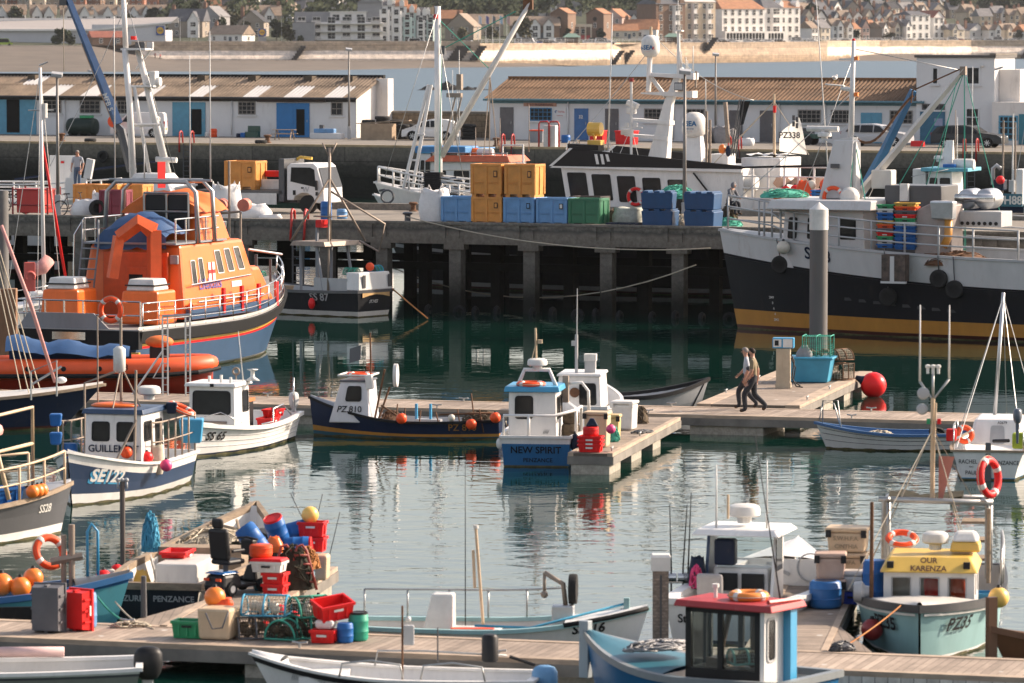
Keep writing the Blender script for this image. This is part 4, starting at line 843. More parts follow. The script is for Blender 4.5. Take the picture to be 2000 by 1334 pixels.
#   HOUSES
WC={}
FW={'white':(.78,.74,.69),'cream':(.66,.57,.45),'stone':(.30,.25,.20),'brick':(.36,.15,.09),'grey':(.30,.29,.29),'mint':(.50,.60,.55),'buff':(.54,.43,.31),'pink':(.60,.42,.36),'brown':(.20,.125,.085),'blue':(.42,.50,.56)}
FR={'slate':(.09,.09,.10),'tile':(.34,.155,.075),'tan':(.27,.20,.145),'grey':(.19,.18,.18),'dark':(.045,.045,.05),'red':(.26,.085,.055),'pale':(.5,.47,.44)}
wm={k:M('house_wall_'+k,c,rough=.9,var=.12,scale=.5)for k,c in FW.items()};rm_={k:M('house_roof_'+k,c,rough=.8,var=.3,scale=.7)for k,c in FR.items()}
chim=M('chimney_brick',(.23,.125,.085),rough=.9,var=.25)
def winobj(w_,h_,kind=0):
 k=(round(w_,1),round(h_,1),kind)
 if k not in WC:
  mb=MB();mb.box(-w_/2-.12,w_/2+.12,-.10,.05,-h_/2-.12,h_/2+.12,0);mb.box(-w_/2,w_/2,-.13,-.101,-h_/2,h_/2,1)
  mb.box(-w_/2,w_/2,-.15,-.131,-.04,.04,0)
  if kind==1:mb.box(-.04,.04,-.15,-.131,-h_/2,h_/2,0)
  o=mb.bd('window',[wm['white'],glass]);WC[k]=o.data;bpy.data.objects.remove(o)
 return WC[k]
def hbox(label,px,py,w_,h,rh,dep=8,wall='white',roof='slate',nx=3,ny=2,kind='ridge',yaw=0,wings=(),chims=1,cat='house',group=None,name='house',ww=.9,wh=1.3,win_kind=1,door=True,at=None,sides=True,hip=0,par=0):
 p=at or Tm(px,py);t=TH(name,label,cat,p,R(yaw),group)
 a=w_/2
 MB().box(-a,a,0,dep,-2.5,h).bd('wall',wm[wall],t)
 o_=.35
 if kind=='ridge':
  hp=hip
  mb=MB();mb.add([(-a-o_,-o_,h-.15),(a+o_,-o_,h-.15),(a+o_,dep+o_,h-.15),(-a-o_,dep+o_,h-.15),(-a-o_+hp,dep/2,h+rh),(a+o_-hp,dep/2,h+rh)],[(0,1,5,4),(2,3,4,5),(1,2,5),(3,0,4),(3,2,1,0)]);r_=mb.bd('roof',rm_[roof],t)
  if not hp:
   MB().prism([(0,h-.02),(dep,h-.02),(dep/2,h+rh-.25)],-a-.01-o_*0,a+.01,'X').bd('gable_wall',wm[wall],t)
 elif kind=='gable':
  mb=MB();mb.add([(-a-o_,-o_,h-.1),(a+o_,-o_,h-.1),(a+o_,dep+o_,h-.1),(-a-o_,dep+o_,h-.1),(0,-o_,h+rh),(0,dep+o_,h+rh)],[(0,4,5,3),(1,2,5,4),(0,3,2,1)]);r_=mb.bd('roof',rm_[roof],t)
  MB().prism([(-a,h-.05),(a,h-.05),(0,h+rh-.2)],-.01,.3,'Y').bd('gable_wall',wm[wall],t)
 elif kind=='flat':
  mb=MB().box(-a-.2,a+.2,-.2,dep+.2,h,h+.35);r_=mb.bd('roof',rm_[roof],t)
 for i in range(ny):
  for j in range(nx):
   x=lerp(-a,a,(j+.5)/nx);z=h*(i+.55)/ny
   o=bpy.data.objects.new('window',winobj(ww,wh,win_kind));COL.objects.link(o);o.parent=t;o.location=(x,0,z)
 if sides:
  for i in range(ny):
   o=bpy.data.objects.new('window',winobj(ww,wh,win_kind));COL.objects.link(o);o.parent=t;o.location=(a,dep*.5,h*(i+.55)/ny);o.rotation_euler=(0,0,math.pi/2)
 for u,ww_,wr in wings:
  x=u*a;hw=ww_/2
  MB().prism([(x-hw,-2),(x+hw,-2),(x+hw,h),(x,h+wr),(x-hw,h)],-1.0,.5,'Y').bd('front_gable',wm['white' if wall in('stone','brown','grey')else wall],t)
  MB().add([(x-hw-.3,-1.3,h-.2),(x,-1.3,h+wr+.12),(x,dep/2,h+wr+.12),(x-hw-.3,dep/2,h-.2),(x+hw+.3,-1.3,h-.2),(x+hw+.3,dep/2,h-.2)],[(0,1,2,3),(1,4,5,2)]).bd('gable_roof',rm_[roof],t)
  for z in([h*.3,h*.8]if h>4 else[h*.55]):
   o=bpy.data.objects.new('window',winobj(max(1.0,ww_*.45),1.4,1));COL.objects.link(o);o.parent=t;o.location=(x,-1.0,z)
 for c in range(chims):
  x=(-a+.7)if c==0 else(a-.7 if c==1 else 0)
  cb=MB().box(x-.55,x+.55,dep/2-.4,dep/2+.4,h,h+rh+1.1).bd('chimney',chim,r_)
  for q in(-.25,.25):MB().cyl((x+q,dep/2,h+rh+1.1),(x+q,dep/2,h+rh+1.6),.14,n=6).bd('chimney_pot',chim,t)
 if door:MB().box(-.5+a*.3,.5+a*.3,-.12,.02,0,2.1).bd('door',M('house_door',(.08,.10,.12)),t)
 return t
t=TH('supermarket','long low white supermarket with sweeping white roof edge at the upper left','shop',Tm(60,83));p0=t.location
sx=.163
MB().box(-40,44,0,30,-2,4.0).bd('wall',M('panel_wall',(.52,.51,.52),rough=.7,var=.08,scale=.3),t)
mb=MB();mb.add([(-40,-1,4.05),(20,-1,4.05),(46,-1,6.6),(46,31,8.4),(-40,31,6.4)],[(0,1,2,3,4)]);mb.add([(-40,-1.02,3.7),(20,-1.02,3.7),(46,-1.02,6.2),(46,-1.02,6.75),(20,-1.02,4.3),(-40,-1.02,4.3)],[(0,1,2,3,4,5)],1);mb.box(-40,46,30.6,31.2,6.4,8.0,1);mb.bd('roof',[M('metal_roof',(.36,.32,.29),rough=.6),wm['white']],t)
MB().box(20,43.9,-.4,0,-1,5.8).bd('glass_front',M('pale_panel',(.62,.60,.60),rough=.4),t)
def blob_sign(label,p,s_,post):
 t2=TH('shop_sign',label,'sign',p);MB().box(-s_,s_,-.3,0,0,s_*2.2).bd('board',M('sign_blue',(.03,.08,.28)),t2)
 MB().cyl((0,-.33,s_*1.15),(0,-.30,s_*1.15),s_*.85,n=20).bd('disc',M('sign_yellow',(.75,.42,.03)),t2);LT('LIDL',s_*.62,flat((0,-.36,s_*.93),(1,0,0),(0,0,1)),M('sign_letters',(.06,.05,.12)),t2,.03)
 if post:MB().box(-s_*1.2,-s_,-.2,0,-post,s_*2.2).box(s_,s_*1.2,-.2,0,-post,s_*2.2).box(-s_,s_,-.15,-.02,-post*.9,-.2).bd('posts',LG,t2)
 return t2
blob_sign('square blue sign with a yellow disc on the end of the supermarket',V((p0.x+42.3,p0.y-.5,p0.z+2.3)),1.35,0)
p=Tm(512,82);blob_sign('blue sign with a yellow disc on two posts beside the beach wall',p+V((0,0,1.8)),1.15,1.8)
t=TH('fuel_canopy','green edged canopy of a filling station beside the supermarket','canopy',Tm(208,84));MB().box(-8,9,-3,4,3.0,3.7).bd('roof',M('canopy_green',(.04,.34,.10)),t);MB().box(-7.9,-1,-3.05,-3.0,3.0,3.7).bd('dark_fascia',M('canopy_dark',(.02,.10,.05)),t)
for x in(-6,0,6):MB().box(x-.3,x+.3,0,.6,-1,3).bd('column',LG,t)
hbox('small brown tiled beach kiosk in front of the green canopy',214,92,11,2.6,1.9,6,'brown','red',2,1,'ridge',20,chims=0,name='kiosk',cat='kiosk')
t=TH('groyne_wall','low dark timber wall on the beach below the kiosk','wall',pw(170,1436,3.6));MB().box(-13,12,0,.8,0,2.2).bd('boards',M('dark_timber',(.05,.04,.035),rough=.9),t)
t=TH('beach_ramp','dark ramp from the beach to the sea wall beside the kiosk','ramp',pw(228,1428,1.8));MB().prism([(-5,2.2),(6,5.4),(6,-.4),(2,-.4)],0,5,'Y').bd('slope',darkst,t)
for i,px in enumerate((18,84,150,196,246,300)):
 hbox(['left-cut','grey stone','pale rendered','tan roofed','wide','end'][i]+' gabled house of the terrace behind the supermarket, '+['first','second','third','fourth','fifth','last'][i]+' from the left',px,46,11.5 if i!=1 else 9,3.3,3.6,9,'stone' if i==1 else 'white','tan',2,1,'ridge',4,wings=((-.45,3.6,3.2),(.5,3.6,3.0)),chims=0,group='gabled terrace behind the supermarket',door=False)
HL=[('dark slate house with twin gables left of the conifer',362,73,12,5.5,4.2,9,'stone','slate',2,2,'ridge',-12,((.5,4,3.2),),1),('grey stone house with bay behind the conifer',408,66,8,6,3.6,9,'grey','grey',2,2,'gable',-20,(),1),('pale rendered house right of the conifer with slate roof',422,58,7,5.4,2.6,8,'cream','tan',2,2,'ridge',8,(),1),('white single-storey cottage with tan roof above the beach wall',440,85,13,3.0,3.0,8,'white','tan',3,1,'ridge',-28,(),1),('dark roofed gabled house with white trim left of the sign',490,72,9,5,4,9,'stone','dark',2,2,'gable',-8,(),1),('tan roofed house with double gable above the sign',516,55,12,4.6,3.6,9,'stone','tan',3,2,'ridge',6,((.3,3.4,3),),2),('white gabled house high at the top left of centre',468,24,10,6,4.2,9,'white','slate',2,2,'gable',-18,(),0),('brown gabled house with a palm in front',897,78,10,4.5,4.5,9,'stone','tan',2,2,'gable',-16,(),0),('long tan roofed house behind the flagpoles',938,68,16,3.8,3.4,9,'buff','tan',4,1,'ridge',4,(),1),('low house with orange tiled roof beside the white mast',872,52,11,3,3,8,'brown','tile',2,1,'ridge',0,(),1),('buff hall with three arched dormers right of the flagpoles',1045,76,17,4.6,3.2,10,'brown','tan',3,1,'ridge',2,((-.55,3.6,2.2),(0,3.6,2.2),(.55,3.6,2.2)),0),('orange roofed hipped house right of the twin towers',1195,66,8,6,3.2,8,'pink','tile',2,2,'gable',-24,(),0),('white house with brown hip roof left of the brown hotel',1250,80,12,4.2,3.6,9,'white','tile',3,1,'ridge',-8,(),1),('white cafe with low orange roof left of the brown hotel',1222,78,9,3.4,2.4,8,'cream','tile',3,1,'ridge',6,(),0),('row with five grey dormers in front of the trees',1238,52,18,3.2,3.2,8,'grey','dark',5,1,'ridge',0,((-.6,2.2,1.6),(0,2.2,1.6),(.6,2.2,1.6)),1),]
for(lab,px,py,w_,h,rh,dep,wl,rf,nx,ny,kd,yw,wg,ch)in HL:hbox(lab,px,py,w_,h,rh,dep,wl,rf,nx,ny,kd,yw,wg,ch)
t=TH('apartment_block','white modern flats with balconies and a blank grey side wall','building',Tm(662,84));
MB().box(-14.5,14.5,0,12,-2,6.9).bd('wall',wm['white'],t);MB().box(-14.52,-14.5,.02,11.9,-2,6.9).box(-15.0,8,6,12,6.9,10.3).bd('grey_wall',wm['grey'],t)
MB().box(-3,9,1.5,9,6.92,10.2).bd('penthouse',wm['white'],t)
for f in range(3):
 MB().box(-14.6,14.9,-1.6,.1,f*2.6+1.0,f*2.6+1.25).bd('balcony_slab',wm['white'],t)
 for j in range(6):
  o=bpy.data.objects.new('window',winobj(2.4,1.9,1));COL.objects.link(o);o.parent=t;o.location=(lerp(-12.3,12.3,j/5),0,f*2.6+2.35-(1.6 if f==0 else 0)*0)
 for j in(0,1,3,5):
  MB().box(lerp(-12.3,12.3,j/5)-1.7,lerp(-12.3,12.3,j/5)+1.5,-1.62,-1.52,f*2.6+1.25,f*2.6+2.15).bd('balcony_front',M('balcony_panel',[(.60,.55,.50),(.45,.42,.40),(.62,.58,.55)][f],rough=.5),t)
for j in range(3):o=bpy.data.objects.new('window',winobj(2.2,1.9,1));COL.objects.link(o);o.parent=t;o.location=(-1+j*4,1.5,8.4)
MB().box(-3.4,9.4,1.0,9.2,10.2,10.45).bd('roof',wm['white'],t)
a_=Tm(575,84);t2=TH('side_block','blank grey side block of the white flats','building',Tm(593,84));MB().box(-3.6,3.8,-1,12,-2,6.7).bd('wall',wm['grey'],t2);MB().box(-3.7,3.9,-1.1,12,6.7,6.9).bd('roof',rm_['grey'],t2)
for i,(px,w_,h,wl,rf,nb)in enumerate(((722,8,13.5,'grey','slate',0),(752,6,12.6,'white','grey',2),(776,6,12.2,'white','tile',2),(797,5,10.2,'mint','tile',2),(823,4.4,9.2,'white','slate',2),(842,4.4,9.2,'mint','slate',2))):
 t=hbox(['tall blank grey gable end','tall white town house with dark bays','white town house with three dormers','mint green town house with bays','narrow white town house with pointed dormer','narrow mint town house beside the white mast'][i]+' in the seafront terrace',px,84,w_,h,2.6,9,wl,rf,2 if nb else 1,4 if nb else 1,'ridge' if i else 'gable',0,chims=1 if i in(0,2)else 0,group='tall seafront terrace',ww=1.1,wh=1.6,door=False,sides=False)
 if nb:
  b=MB();b.prism([(-w_*.42,0),(-w_*.28,-1.2),(w_*.18,-1.2),(w_*.3,0)],-2,h-1.6,'Z');b.bd('bay',wm[wl],t)
  for k in range(4):o=bpy.data.objects.new('window',winobj(1.4,1.6,0));COL.objects.link(o);o.parent=t;o.location=(-w_*.05,-1.2,h*(k+.5)/4.2)
  for k in(-1,1):MB().prism([(k*w_*.25-.8,h-.1),(k*w_*.25+.8,h-.1),(k*w_*.25+.8,h+1.5),(k*w_*.25,h+2.6),(k*w_*.25-.8,h+1.5)],-.25,2.2,'Y').bd('dormer',wm['white'],t)
for px,lab in((1092,'left brown stone tower of the twin-tower pavilion'),(1162,'right brown stone tower of the twin-tower pavilion')):
 t=hbox(lab,px,78,6.6,9.2,1.9,7,'brown','tile',1,1,'gable',-24,chims=0,name='tower',cat='tower',ww=.9,wh=1.6,door=False);MB().cyl((0,-.15,7.3),(0,.05,7.3),.75,n=14).bd('round_window',glass,t)
t=TH('pavilion','pale colonnaded front between the twin brown towers with red panels','building',Tm(1128,79));MB().box(-5.5,5,0,6,-2,5.2).bd('wall',wm['brown'],t);MB().box(-5.6,5.1,-.4,.2,4.6,5.6).bd('cornice',wm['cream'],t)
for i in range(6):MB().box(-5.3+i*1.95,-4.8+i*1.95,-.4,0,0,4.6).bd('pillar',wm['cream'],t)
MB().box(-5.2,4.8,-.3,-.02,.3,1.7).bd('red_panel',M('red_panels',(.50,.05,.05)),t)
for i in range(4):o=bpy.data.objects.new('window',winobj(1.2,1.5,0));COL.objects.link(o);o.parent=t;o.location=(-3.9+i*1.95,-.0,3.1)
def hotel(lab,px,w_,h,wl,rf,nx,ny,rh,kind='ridge',bays=(),yaw=-10,hip=2.0,shop=None,dorm=0,py=83,ww=1.1,wh=1.9):
 w_*=1.14;yaw=34;hip=max(hip,1)
 t=hbox(lab,px,py,w_,h,rh,12,wl,rf,nx,ny,kind,yaw,chims=0,cat='hotel',name='hotel',ww=ww,wh=wh,door=False,hip=hip)
 for u,bw in bays:
  x=u*w_/2;MB().prism([(x-bw/2,.0),(x-bw/3,-1.1),(x+bw/3,-1.1),(x+bw/2,0)],-1,h-.6,'Z').bd('bay',wm['white'],t)
  for k in range(ny):o=bpy.data.objects.new('window',winobj(bw*.45,wh,1));COL.objects.link(o);o.parent=t;o.location=(x,-1.1,h*(k+.55)/ny)
 if shop:MB().box(-w_/2-.1,w_/2+.1,-2.2,0,-1,4.2).bd('glazed_lounge',wm['white'],t);[MB().box(-w_/2+.6+i*1.5,-w_/2+1.7+i*1.5,-2.25,-2.19,.9,3.5).bd('lounge_window',glass,t)for i in range(int(w_/1.5)-1)]
 for k in range(dorm):x=lerp(-w_*.4,w_*.4,k/max(1,dorm-1));MB().prism([(x-.9,h),(x+.9,h),(x+.9,h+1.8),(x,h+2.8),(x-.9,h+1.8)],.3,4,'Y').bd('dormer',wm[wl],t)
 return t
hotel('tall dark brown stone hotel with white bay left of the brick one',1310,11.5,14,'brown','slate',3,4,3,bays=((.35,3.2),),yaw=-22,dorm=2)
hotel('orange brick hotel with white bays and a pale mansard roof',1368,12,15,'buff','pale',4,4,3,bays=((-.45,2.2),(.5,2.2)),yaw=-12)
hotel('long white hotel front with orange roof and glazed lounge',1452,17.5,12.6,'white','tile',6,4,3.4,shop=1,yaw=-8)
hotel('white corner wing of the hotel with pointed roof',1510,8,13.2,'white','slate',2,4,4,shop=1,yaw=-14,hip=3,bays=((0,3),))
hotel('white and buff end wing of the hotel with dormers',1543,8.5,13.4,'white','tile',3,4,2.6,yaw=-26,dorm=2)
rr=random.Random(21);WN={'white':'white','cream':'cream','stone':'stone','buff':'buff','pink':'pink','grey':'grey','brown':'brown','brick':'brick','mint':'mint','blue':'pale blue'};RN={'slate':'slate','tile':'orange tiled','tan':'tan','grey':'grey','dark':'dark','red':'red tiled'}
ORD='first second third fourth fifth sixth seventh eighth ninth tenth eleventh twelfth thirteenth fourteenth fifteenth sixteenth seventeenth eighteenth nineteenth twentieth'.split()
def row(rowname,x0,x1,py,wpx,h,rh,walls,roofs,grp,kinds=('ridge','ridge','gable'),wing=.4,jit=2,ny=2,dy=0):
 px=x0;i=0
 while px<x1:
  wp=wpx*rr.uniform(.8,1.25);wl,rf,kd=rr.choice(walls),rr.choice(roofs),rr.choice(kinds);c=px+wp/2;p=Tm(c,py+dy*(px-x0)/(x1-x0)+rr.uniform(-jit,jit));s_=FPX/p.y
  lab='%s %s house, %s roof, %s %s'%(WN[wl],'gabled' if kd=='gable' else 'broad',RN[rf],ORD[min(19,i)],rowname)
  hbox(lab,c,py,wp/s_*.98,h*rr.uniform(.9,1.15),rh*rr.uniform(.85,1.2),8,wl,rf,2 if wp/s_<9 else 3,ny,kd,rr.uniform(18,46)if px>1200 else rr.uniform(-14,6),wings=(((rr.choice((-.4,.4)),2.6,2.2),)if rr.random()<wing and kd=='ridge' else()),chims=rr.choice((1,2)),group=grp,at=p,door=False)
  px+=wp*rr.uniform(1.0,1.06);i+=1
lo=['white','white','white','cream','pink','stone'];
row('in the white terrace right of the hotel',1566,1770,79,19,5.2,3.0,lo,['tan','slate','tile','grey'],'seafront terrace right of the hotel',wing=.7)
hotel('white apartment building with tall front windows in the right terrace',1798,9,10.5,'white','slate',3,3,1.6,yaw=-6,py=78);hotel('white gabled guest house right of the tall white apartments',1834,5,9,'white','red',2,3,3,kind='gable',yaw=-22,py=76)
row('in the low terrace at far right',1850,2040,77,32,3.8,2.6,['white','white','cream'],['tan','grey','tile'],'low terrace at the right end',ny=1)
row('in the second row up the right hill',1570,1780,56,22,4.6,3.0,['stone','cream','white','white'],['tan','slate','grey','tan'],'second row up the right hill',wing=.6)
row('in the buff terrace below the wood',1885,2050,52,27,5.6,3.4,['buff','cream','stone'],['tan','tan','grey'],'buff terrace below the wood',kinds=('ridge',),wing=.8)
row('in the third row up the right hill',1560,1880,38,27,4.6,3.2,['stone','white','cream','grey'],['tan','slate','grey','dark'],'third row up the right hill',wing=.6)
row('in the fourth row up the right hill',1550,1850,22,30,4.6,3.4,['grey','stone','cream','white'],['slate','dark','tan','slate'],'fourth row up the right hill')
row('in the top row of the right hill',1540,1860,6,30,4.6,3.4,['grey','stone','cream','brick'],['slate','dark','tan','red'],'top row of the right hill')
row('in the row behind the gabled terrace',-10,330,16,26,4.8,3.2,['brick','stone','cream','brown'],['red','slate','tan','tile'],'upper row behind the gabled terrace')
row('in the top left hill row',-10,560,-2,28,4.8,3.2,['brick','stone','grey','brown'],['slate','dark','red'],'top row at the left')
row('on the slope above the white cottage',330,480,38,24,4.8,3.4,['stone','white','brick','cream'],['slate','dark','tile'],'slope above the white cottage',wing=.6)
row('in the chimney row by the flats',482,610,40,22,4.4,2.8,['stone','brick','buff'],['tan','slate','tile'],'brick chimney row left of the flats',kinds=('ridge',))
row('in the row above the chimney row',470,700,17,30,4.4,3.0,['white','stone','brick','cream'],['red','slate','tile'],'row above the brick chimneys')
row('behind the twin-tower pavilion',1000,1130,33,32,4,3.4,['grey','stone','brown'],['slate','dark'],'roofs at the edge of the wood',wing=.8)
#   TREES
leafm=M('foliage',(.040,.050,.024),rough=.9,var=.55,scale=.6);leaf2=M('olive_foliage',(.075,.068,.030),rough=.9,var=.5,scale=.6);bark=M('bark',(.10,.075,.05),rough=.9)
def crown_mb(r,h,n,seed,leaf=.5,blobs=7,cone=0):
 rr=random.Random(seed);mb=MB();cs=[]
 for _ in range(blobs):
  z=rr.uniform(.15,.95);k=(1-z*.9)if cone else math.sin(math.pi*min(1,z*.85+.12));cs.append((V((rr.uniform(-.62,.62)*r*k,rr.uniform(-.62,.62)*r*k,z*h)),r*rr.uniform(.34,.58)*(max(.3,k))))
 for i in range(n):
  c,q=cs[i%blobs];v=V((rr.gauss(0,1),rr.gauss(0,1),rr.gauss(0,.8))).normalized()*q*rr.uniform(.55,1.08);s_=leaf*rr.uniform(.6,1.4)
  a=V((rr.gauss(0,1),rr.gauss(0,1),rr.gauss(0,1))).normalized();b=a.orthogonal().normalized();p=c+v
  mb.add([p+a*s_,p+b*s_*.7,p-a*s_,p-b*s_*.7],[(0,1,2,3)])
 return mb
TREES={}
def tree(label,px,py,hm,r=None,kind=0,group='trees of the town',at=None,m=None):
 p=at or Tm(px,py);r=r or hm*.38;t=TH('tree',label,'tree',p,rnd.uniform(0,6),group)
 crown_mb(r,hm*.82,520,int(px*7+py),.085*hm+.12,9,kind).bd('crown',m or(leafm if rnd.random()<.6 else leaf2),t,fix=False).location=(0,0,hm*.2)
 tr=MB().cyl((0,0,-1.5),(0,0,hm*.6),hm*.03,hm*.012,n=7)
 for k in range(3):a=k*2.1;tr.cyl((0,0,hm*.3),(math.cos(a)*r*.5,math.sin(a)*r*.5,hm*.62),hm*.014,hm*.006,n=5)
 tr.bd('trunk',bark,t);return t
tree('tall dark conifer beside the slate house',381,72,11.5,3.6,1,m=leafm);tree('broad bush in front of the supermarket',117,87,4.6,4.4);tree('low bush right of the broad supermarket bush',134,90,3.2,2.6);tree('round tree left of the white cottage roof',428,66,6,3.2);tree('dark tree right of the white cottage',478,78,6,3);tree('bushy tree behind the cottage chimney',455,62,6.5,3.6);tree('dark tree below the brick chimney row',540,80,7,3.4);tree('dark tree between the sign and the flats',562,84,5.5,3);tree('small palm at the grey side of the flats',587,86,2.6,1.4)
tree('tree above the brick chimney row',632,22,8,4.6);tree('tree in the gardens by the flagpoles',905,80,4.2,2.6,m=leaf2);tree('tree between the flagpoles',960,80,5,2.6,m=leaf2);tree('olive tree right of the flagpoles',1022,82,7.5,5,m=leaf2);tree('palm beside the left tower',1110,82,4.5,1.8);tree('palm beside the right tower',1172,82,4.5,1.8);tree('round green tree above the terrace right of the hotel',1587,42,7.5,4.4,m=leafm);tree('bush by the terrace parking',1670,80,4,3.2);tree('long bush by the parked cars',1738,81,3,4);tree('tree beside the low terrace roofs',1890,58,5,2.6);tree('garden tree at the right edge',1990,78,4,2.6)
for i,px in enumerate((560,30,1925,1960,1998,1860,1885,1600,1640,1690,1735,1790,1830,300,250)):tree('dark tree in the upper woodland, '+ORD[i]+' of the scattered ones',px,36 if px>1850 else(22,47,63)[i%3],10 if px>1850 else 6,5 if px>1850 else 3.4,m=leafm)
def woodland(name,label,x0,x1,y0,y1,n,seed):
 rr=random.Random(seed);mb=MB()
 for i in range(n):
  px=rr.uniform(x0,x1);py=rr.uniform(y0,y1);p=Tm(px,py);c=p+V((0,0,rr.uniform(3,8)));r=rr.uniform(3,5.5)
  for k in range(90):
   v=V((rr.gauss(0,1),rr.gauss(0,1),rr.gauss(0,.8))).normalized()*r*rr.uniform(.7,1.05);a=V((rr.gauss(0,1),rr.gauss(0,1),rr.gauss(0,1))).normalized();b=a.orthogonal();s_=rr.uniform(.5,1.1);q=c+v
   mb.add([q+a*s_,q+b*s_,q-a*s_,q-b*s_],[(0,1,2,3)])
 return tag(mb.bd(name,leafm,fix=False),label,'wood',None,'stuff')
woodland('hill_wood','dark wood on the hill behind the seafront houses',676,1285,4,46,170,4);woodland('right_hill_wood','dark wood at the top right of the hill',1858,2040,-6,24,60,6);woodland('left_hill_scrub','dark scrub between houses on the left hill',330,660,24,66,26,9)
#   SEAFRONT FURNITURE
flagc=[M('flag_'+n_,c,rough=.8)for n_,c in(('pale',(.55,.58,.62)),('violet',(.14,.13,.30)),('dark',(.12,.14,.15)),('sky',(.34,.48,.58)),('rose',(.50,.32,.30)))]
for i,px in enumerate((935,949,962,976,990)):
 p=pw(px,1470,TOPZ-.5);t=TH('flagpole',['pale flag','violet flag','dark flag','sky blue flag','rose flag'][i]+' on a white flagpole above the pale sea wall','flagpole',p,0,'flagpoles above the sea wall');MB().cyl((0,0,0),(0,0,9.6),.11,.07,n=6).bd('pole',PW,t)
 MB().sheet([[V((.1+u*.45,.12*math.sin(u*2.2),9.4-v*.8-u*.28))for u in range(3)]for v in range(4)]).bd('flag',flagc[i],t)
def lampost(lab,px,py,h):p=Tm(px,py);t=TH('street_lamp',lab,'street lamp',p);MB().cyl((0,0,-.5),(0,0,h),.11,.07,n=6).bd('pole',LG,t);MB().cb((.3,0,h),(.9,.3,.16)).bd('lamp_head',LG,t)
for i,px in enumerate((373,385,476,125,550,568,352)):lampost('pale lamp post on the seafront, '+ORD[i]+' listed beside '+['the conifer','the conifer trunk','the white cottage','the supermarket bush','the flats','the grey side block','the slate house'][i],px,84,8.5 if i!=5 else 4)
carm={k:M('car_paint_'+k,c,rough=.3,var=.05)for k,c in dict(white=(.72,.70,.68),grey=(.045,.048,.05),silver=(.45,.45,.46),black=(.025,.025,.03),red=(.40,.03,.03),blue=(.04,.10,.28),green=(.30,.42,.04)).items()}
def farcar(lab,px,py,col,van=0,yaw=0,at=None):
 L_=4.3 if not van else 5.2;h=1.45 if not van else 2.2;mb=MB()
 pr=[(-L_/2,.35),(-L_/2,.9),(-L_*.42,h),(L_*(.12 if not van else.25),h),(L_*(.27 if not van else.38),.95),(L_/2,.8),(L_/2,.35)]
 mb.prism(pr,-.85,.85,'Y',0);mb.prism([(-L_*.40,.95),(-L_*.38,h-.1),(L_*.10 if not van else L_*.23,h-.1),(L_*.22 if not van else L_*.33,.95)],-.87,.87,'Y',1)
 for x in(-L_*.3,L_*.3):mb.cyl((x,-.88,.33),(x,.88,.33),.33,n=12,m=2)
 o=mb.bd('parked_car' if not van else 'parked_van',[carm[col],glass,RU]);o.location=at or Tm(px,py);o.rotation_euler=(0,0,R(yaw));return tag(o,lab,'car' if not van else 'van','vehicles parked along the promenade')
spots=[(812,'white',1),(826,'silver',0),(918,'white',0),(1020,'white',1),(1032,'white',1),(1046,'blue',0),(1062,'black',1),(1080,'silver',0),(1096,'white',1),(1150,'white',0),(1164,'grey',1),(1176,'white',1),(1190,'silver',0),(1268,'white',0),(1345,'white',0),(1362,'silver',0),(1392,'white',0),(1412,'grey',0),(1430,'white',0),(1462,'white',0),(1478,'silver',0),(1500,'white',0),(1522,'black',0),(1556,'white',1),(1584,'white',0),(1630,'silver',0),(1652,'grey',0),(1700,'white',0),(1718,'silver',0),(1752,'white',1),(1778,'white',0),(1800,'grey',0),(1815,'white',0),(1842,'silver',0),(1860,'white',1),(1874,'red',0),(1906,'white',0),(1930,'silver',0),(1948,'white',1),(1976,'white',0)]
nv={}
for px,c,v in spots:
 k=(c,v);nv[k]=nv.get(k,0)+1;tot=sum(1 for q in spots if(q[1],q[2])==k)
 farcar('%s %s on the promenade, %s%s from the left of its colour'%(c,'van' if v else 'car',ORD[nv[k]-1],'')if tot>1 else 'only %s %s parked on the promenade'%(c,'van' if v else 'car'),px,84,c,v,rnd.uniform(-12,12),at=pw(px,dwall(px)+rnd.uniform(6,20),TOPZ-.48))
t=farcar('green and yellow ambulance van at the left edge of the beach',8,90,'green',1,8);t['group']='vehicles on the beach'
for px,lab in((1092,'pale seafront shelter with green roof left of the parked vans'),(1288,'seafront shelter with green hip roof by the brown hotel')):
 t=TH('seafront_shelter',lab,'shelter',pw(px+25,dwall(px)+9,TOPZ-.48))
 for x in(-2.2,2.2):
  for y in(0,3):MB().box(x-.15,x+.15,y,y+.3,0,2.4).bd('post',wm['cream'],t)
 MB().box(-2,2,2.6,2.8,0,2.4).bd('back_wall',wm['brown'],t);MB().frus((-3.1,3.1,-1,4),(-1.2,1.2,1.2,2),2.4,3.7).bd('roof',M('copper_roof',(.20,.30,.24),rough=.8),t)
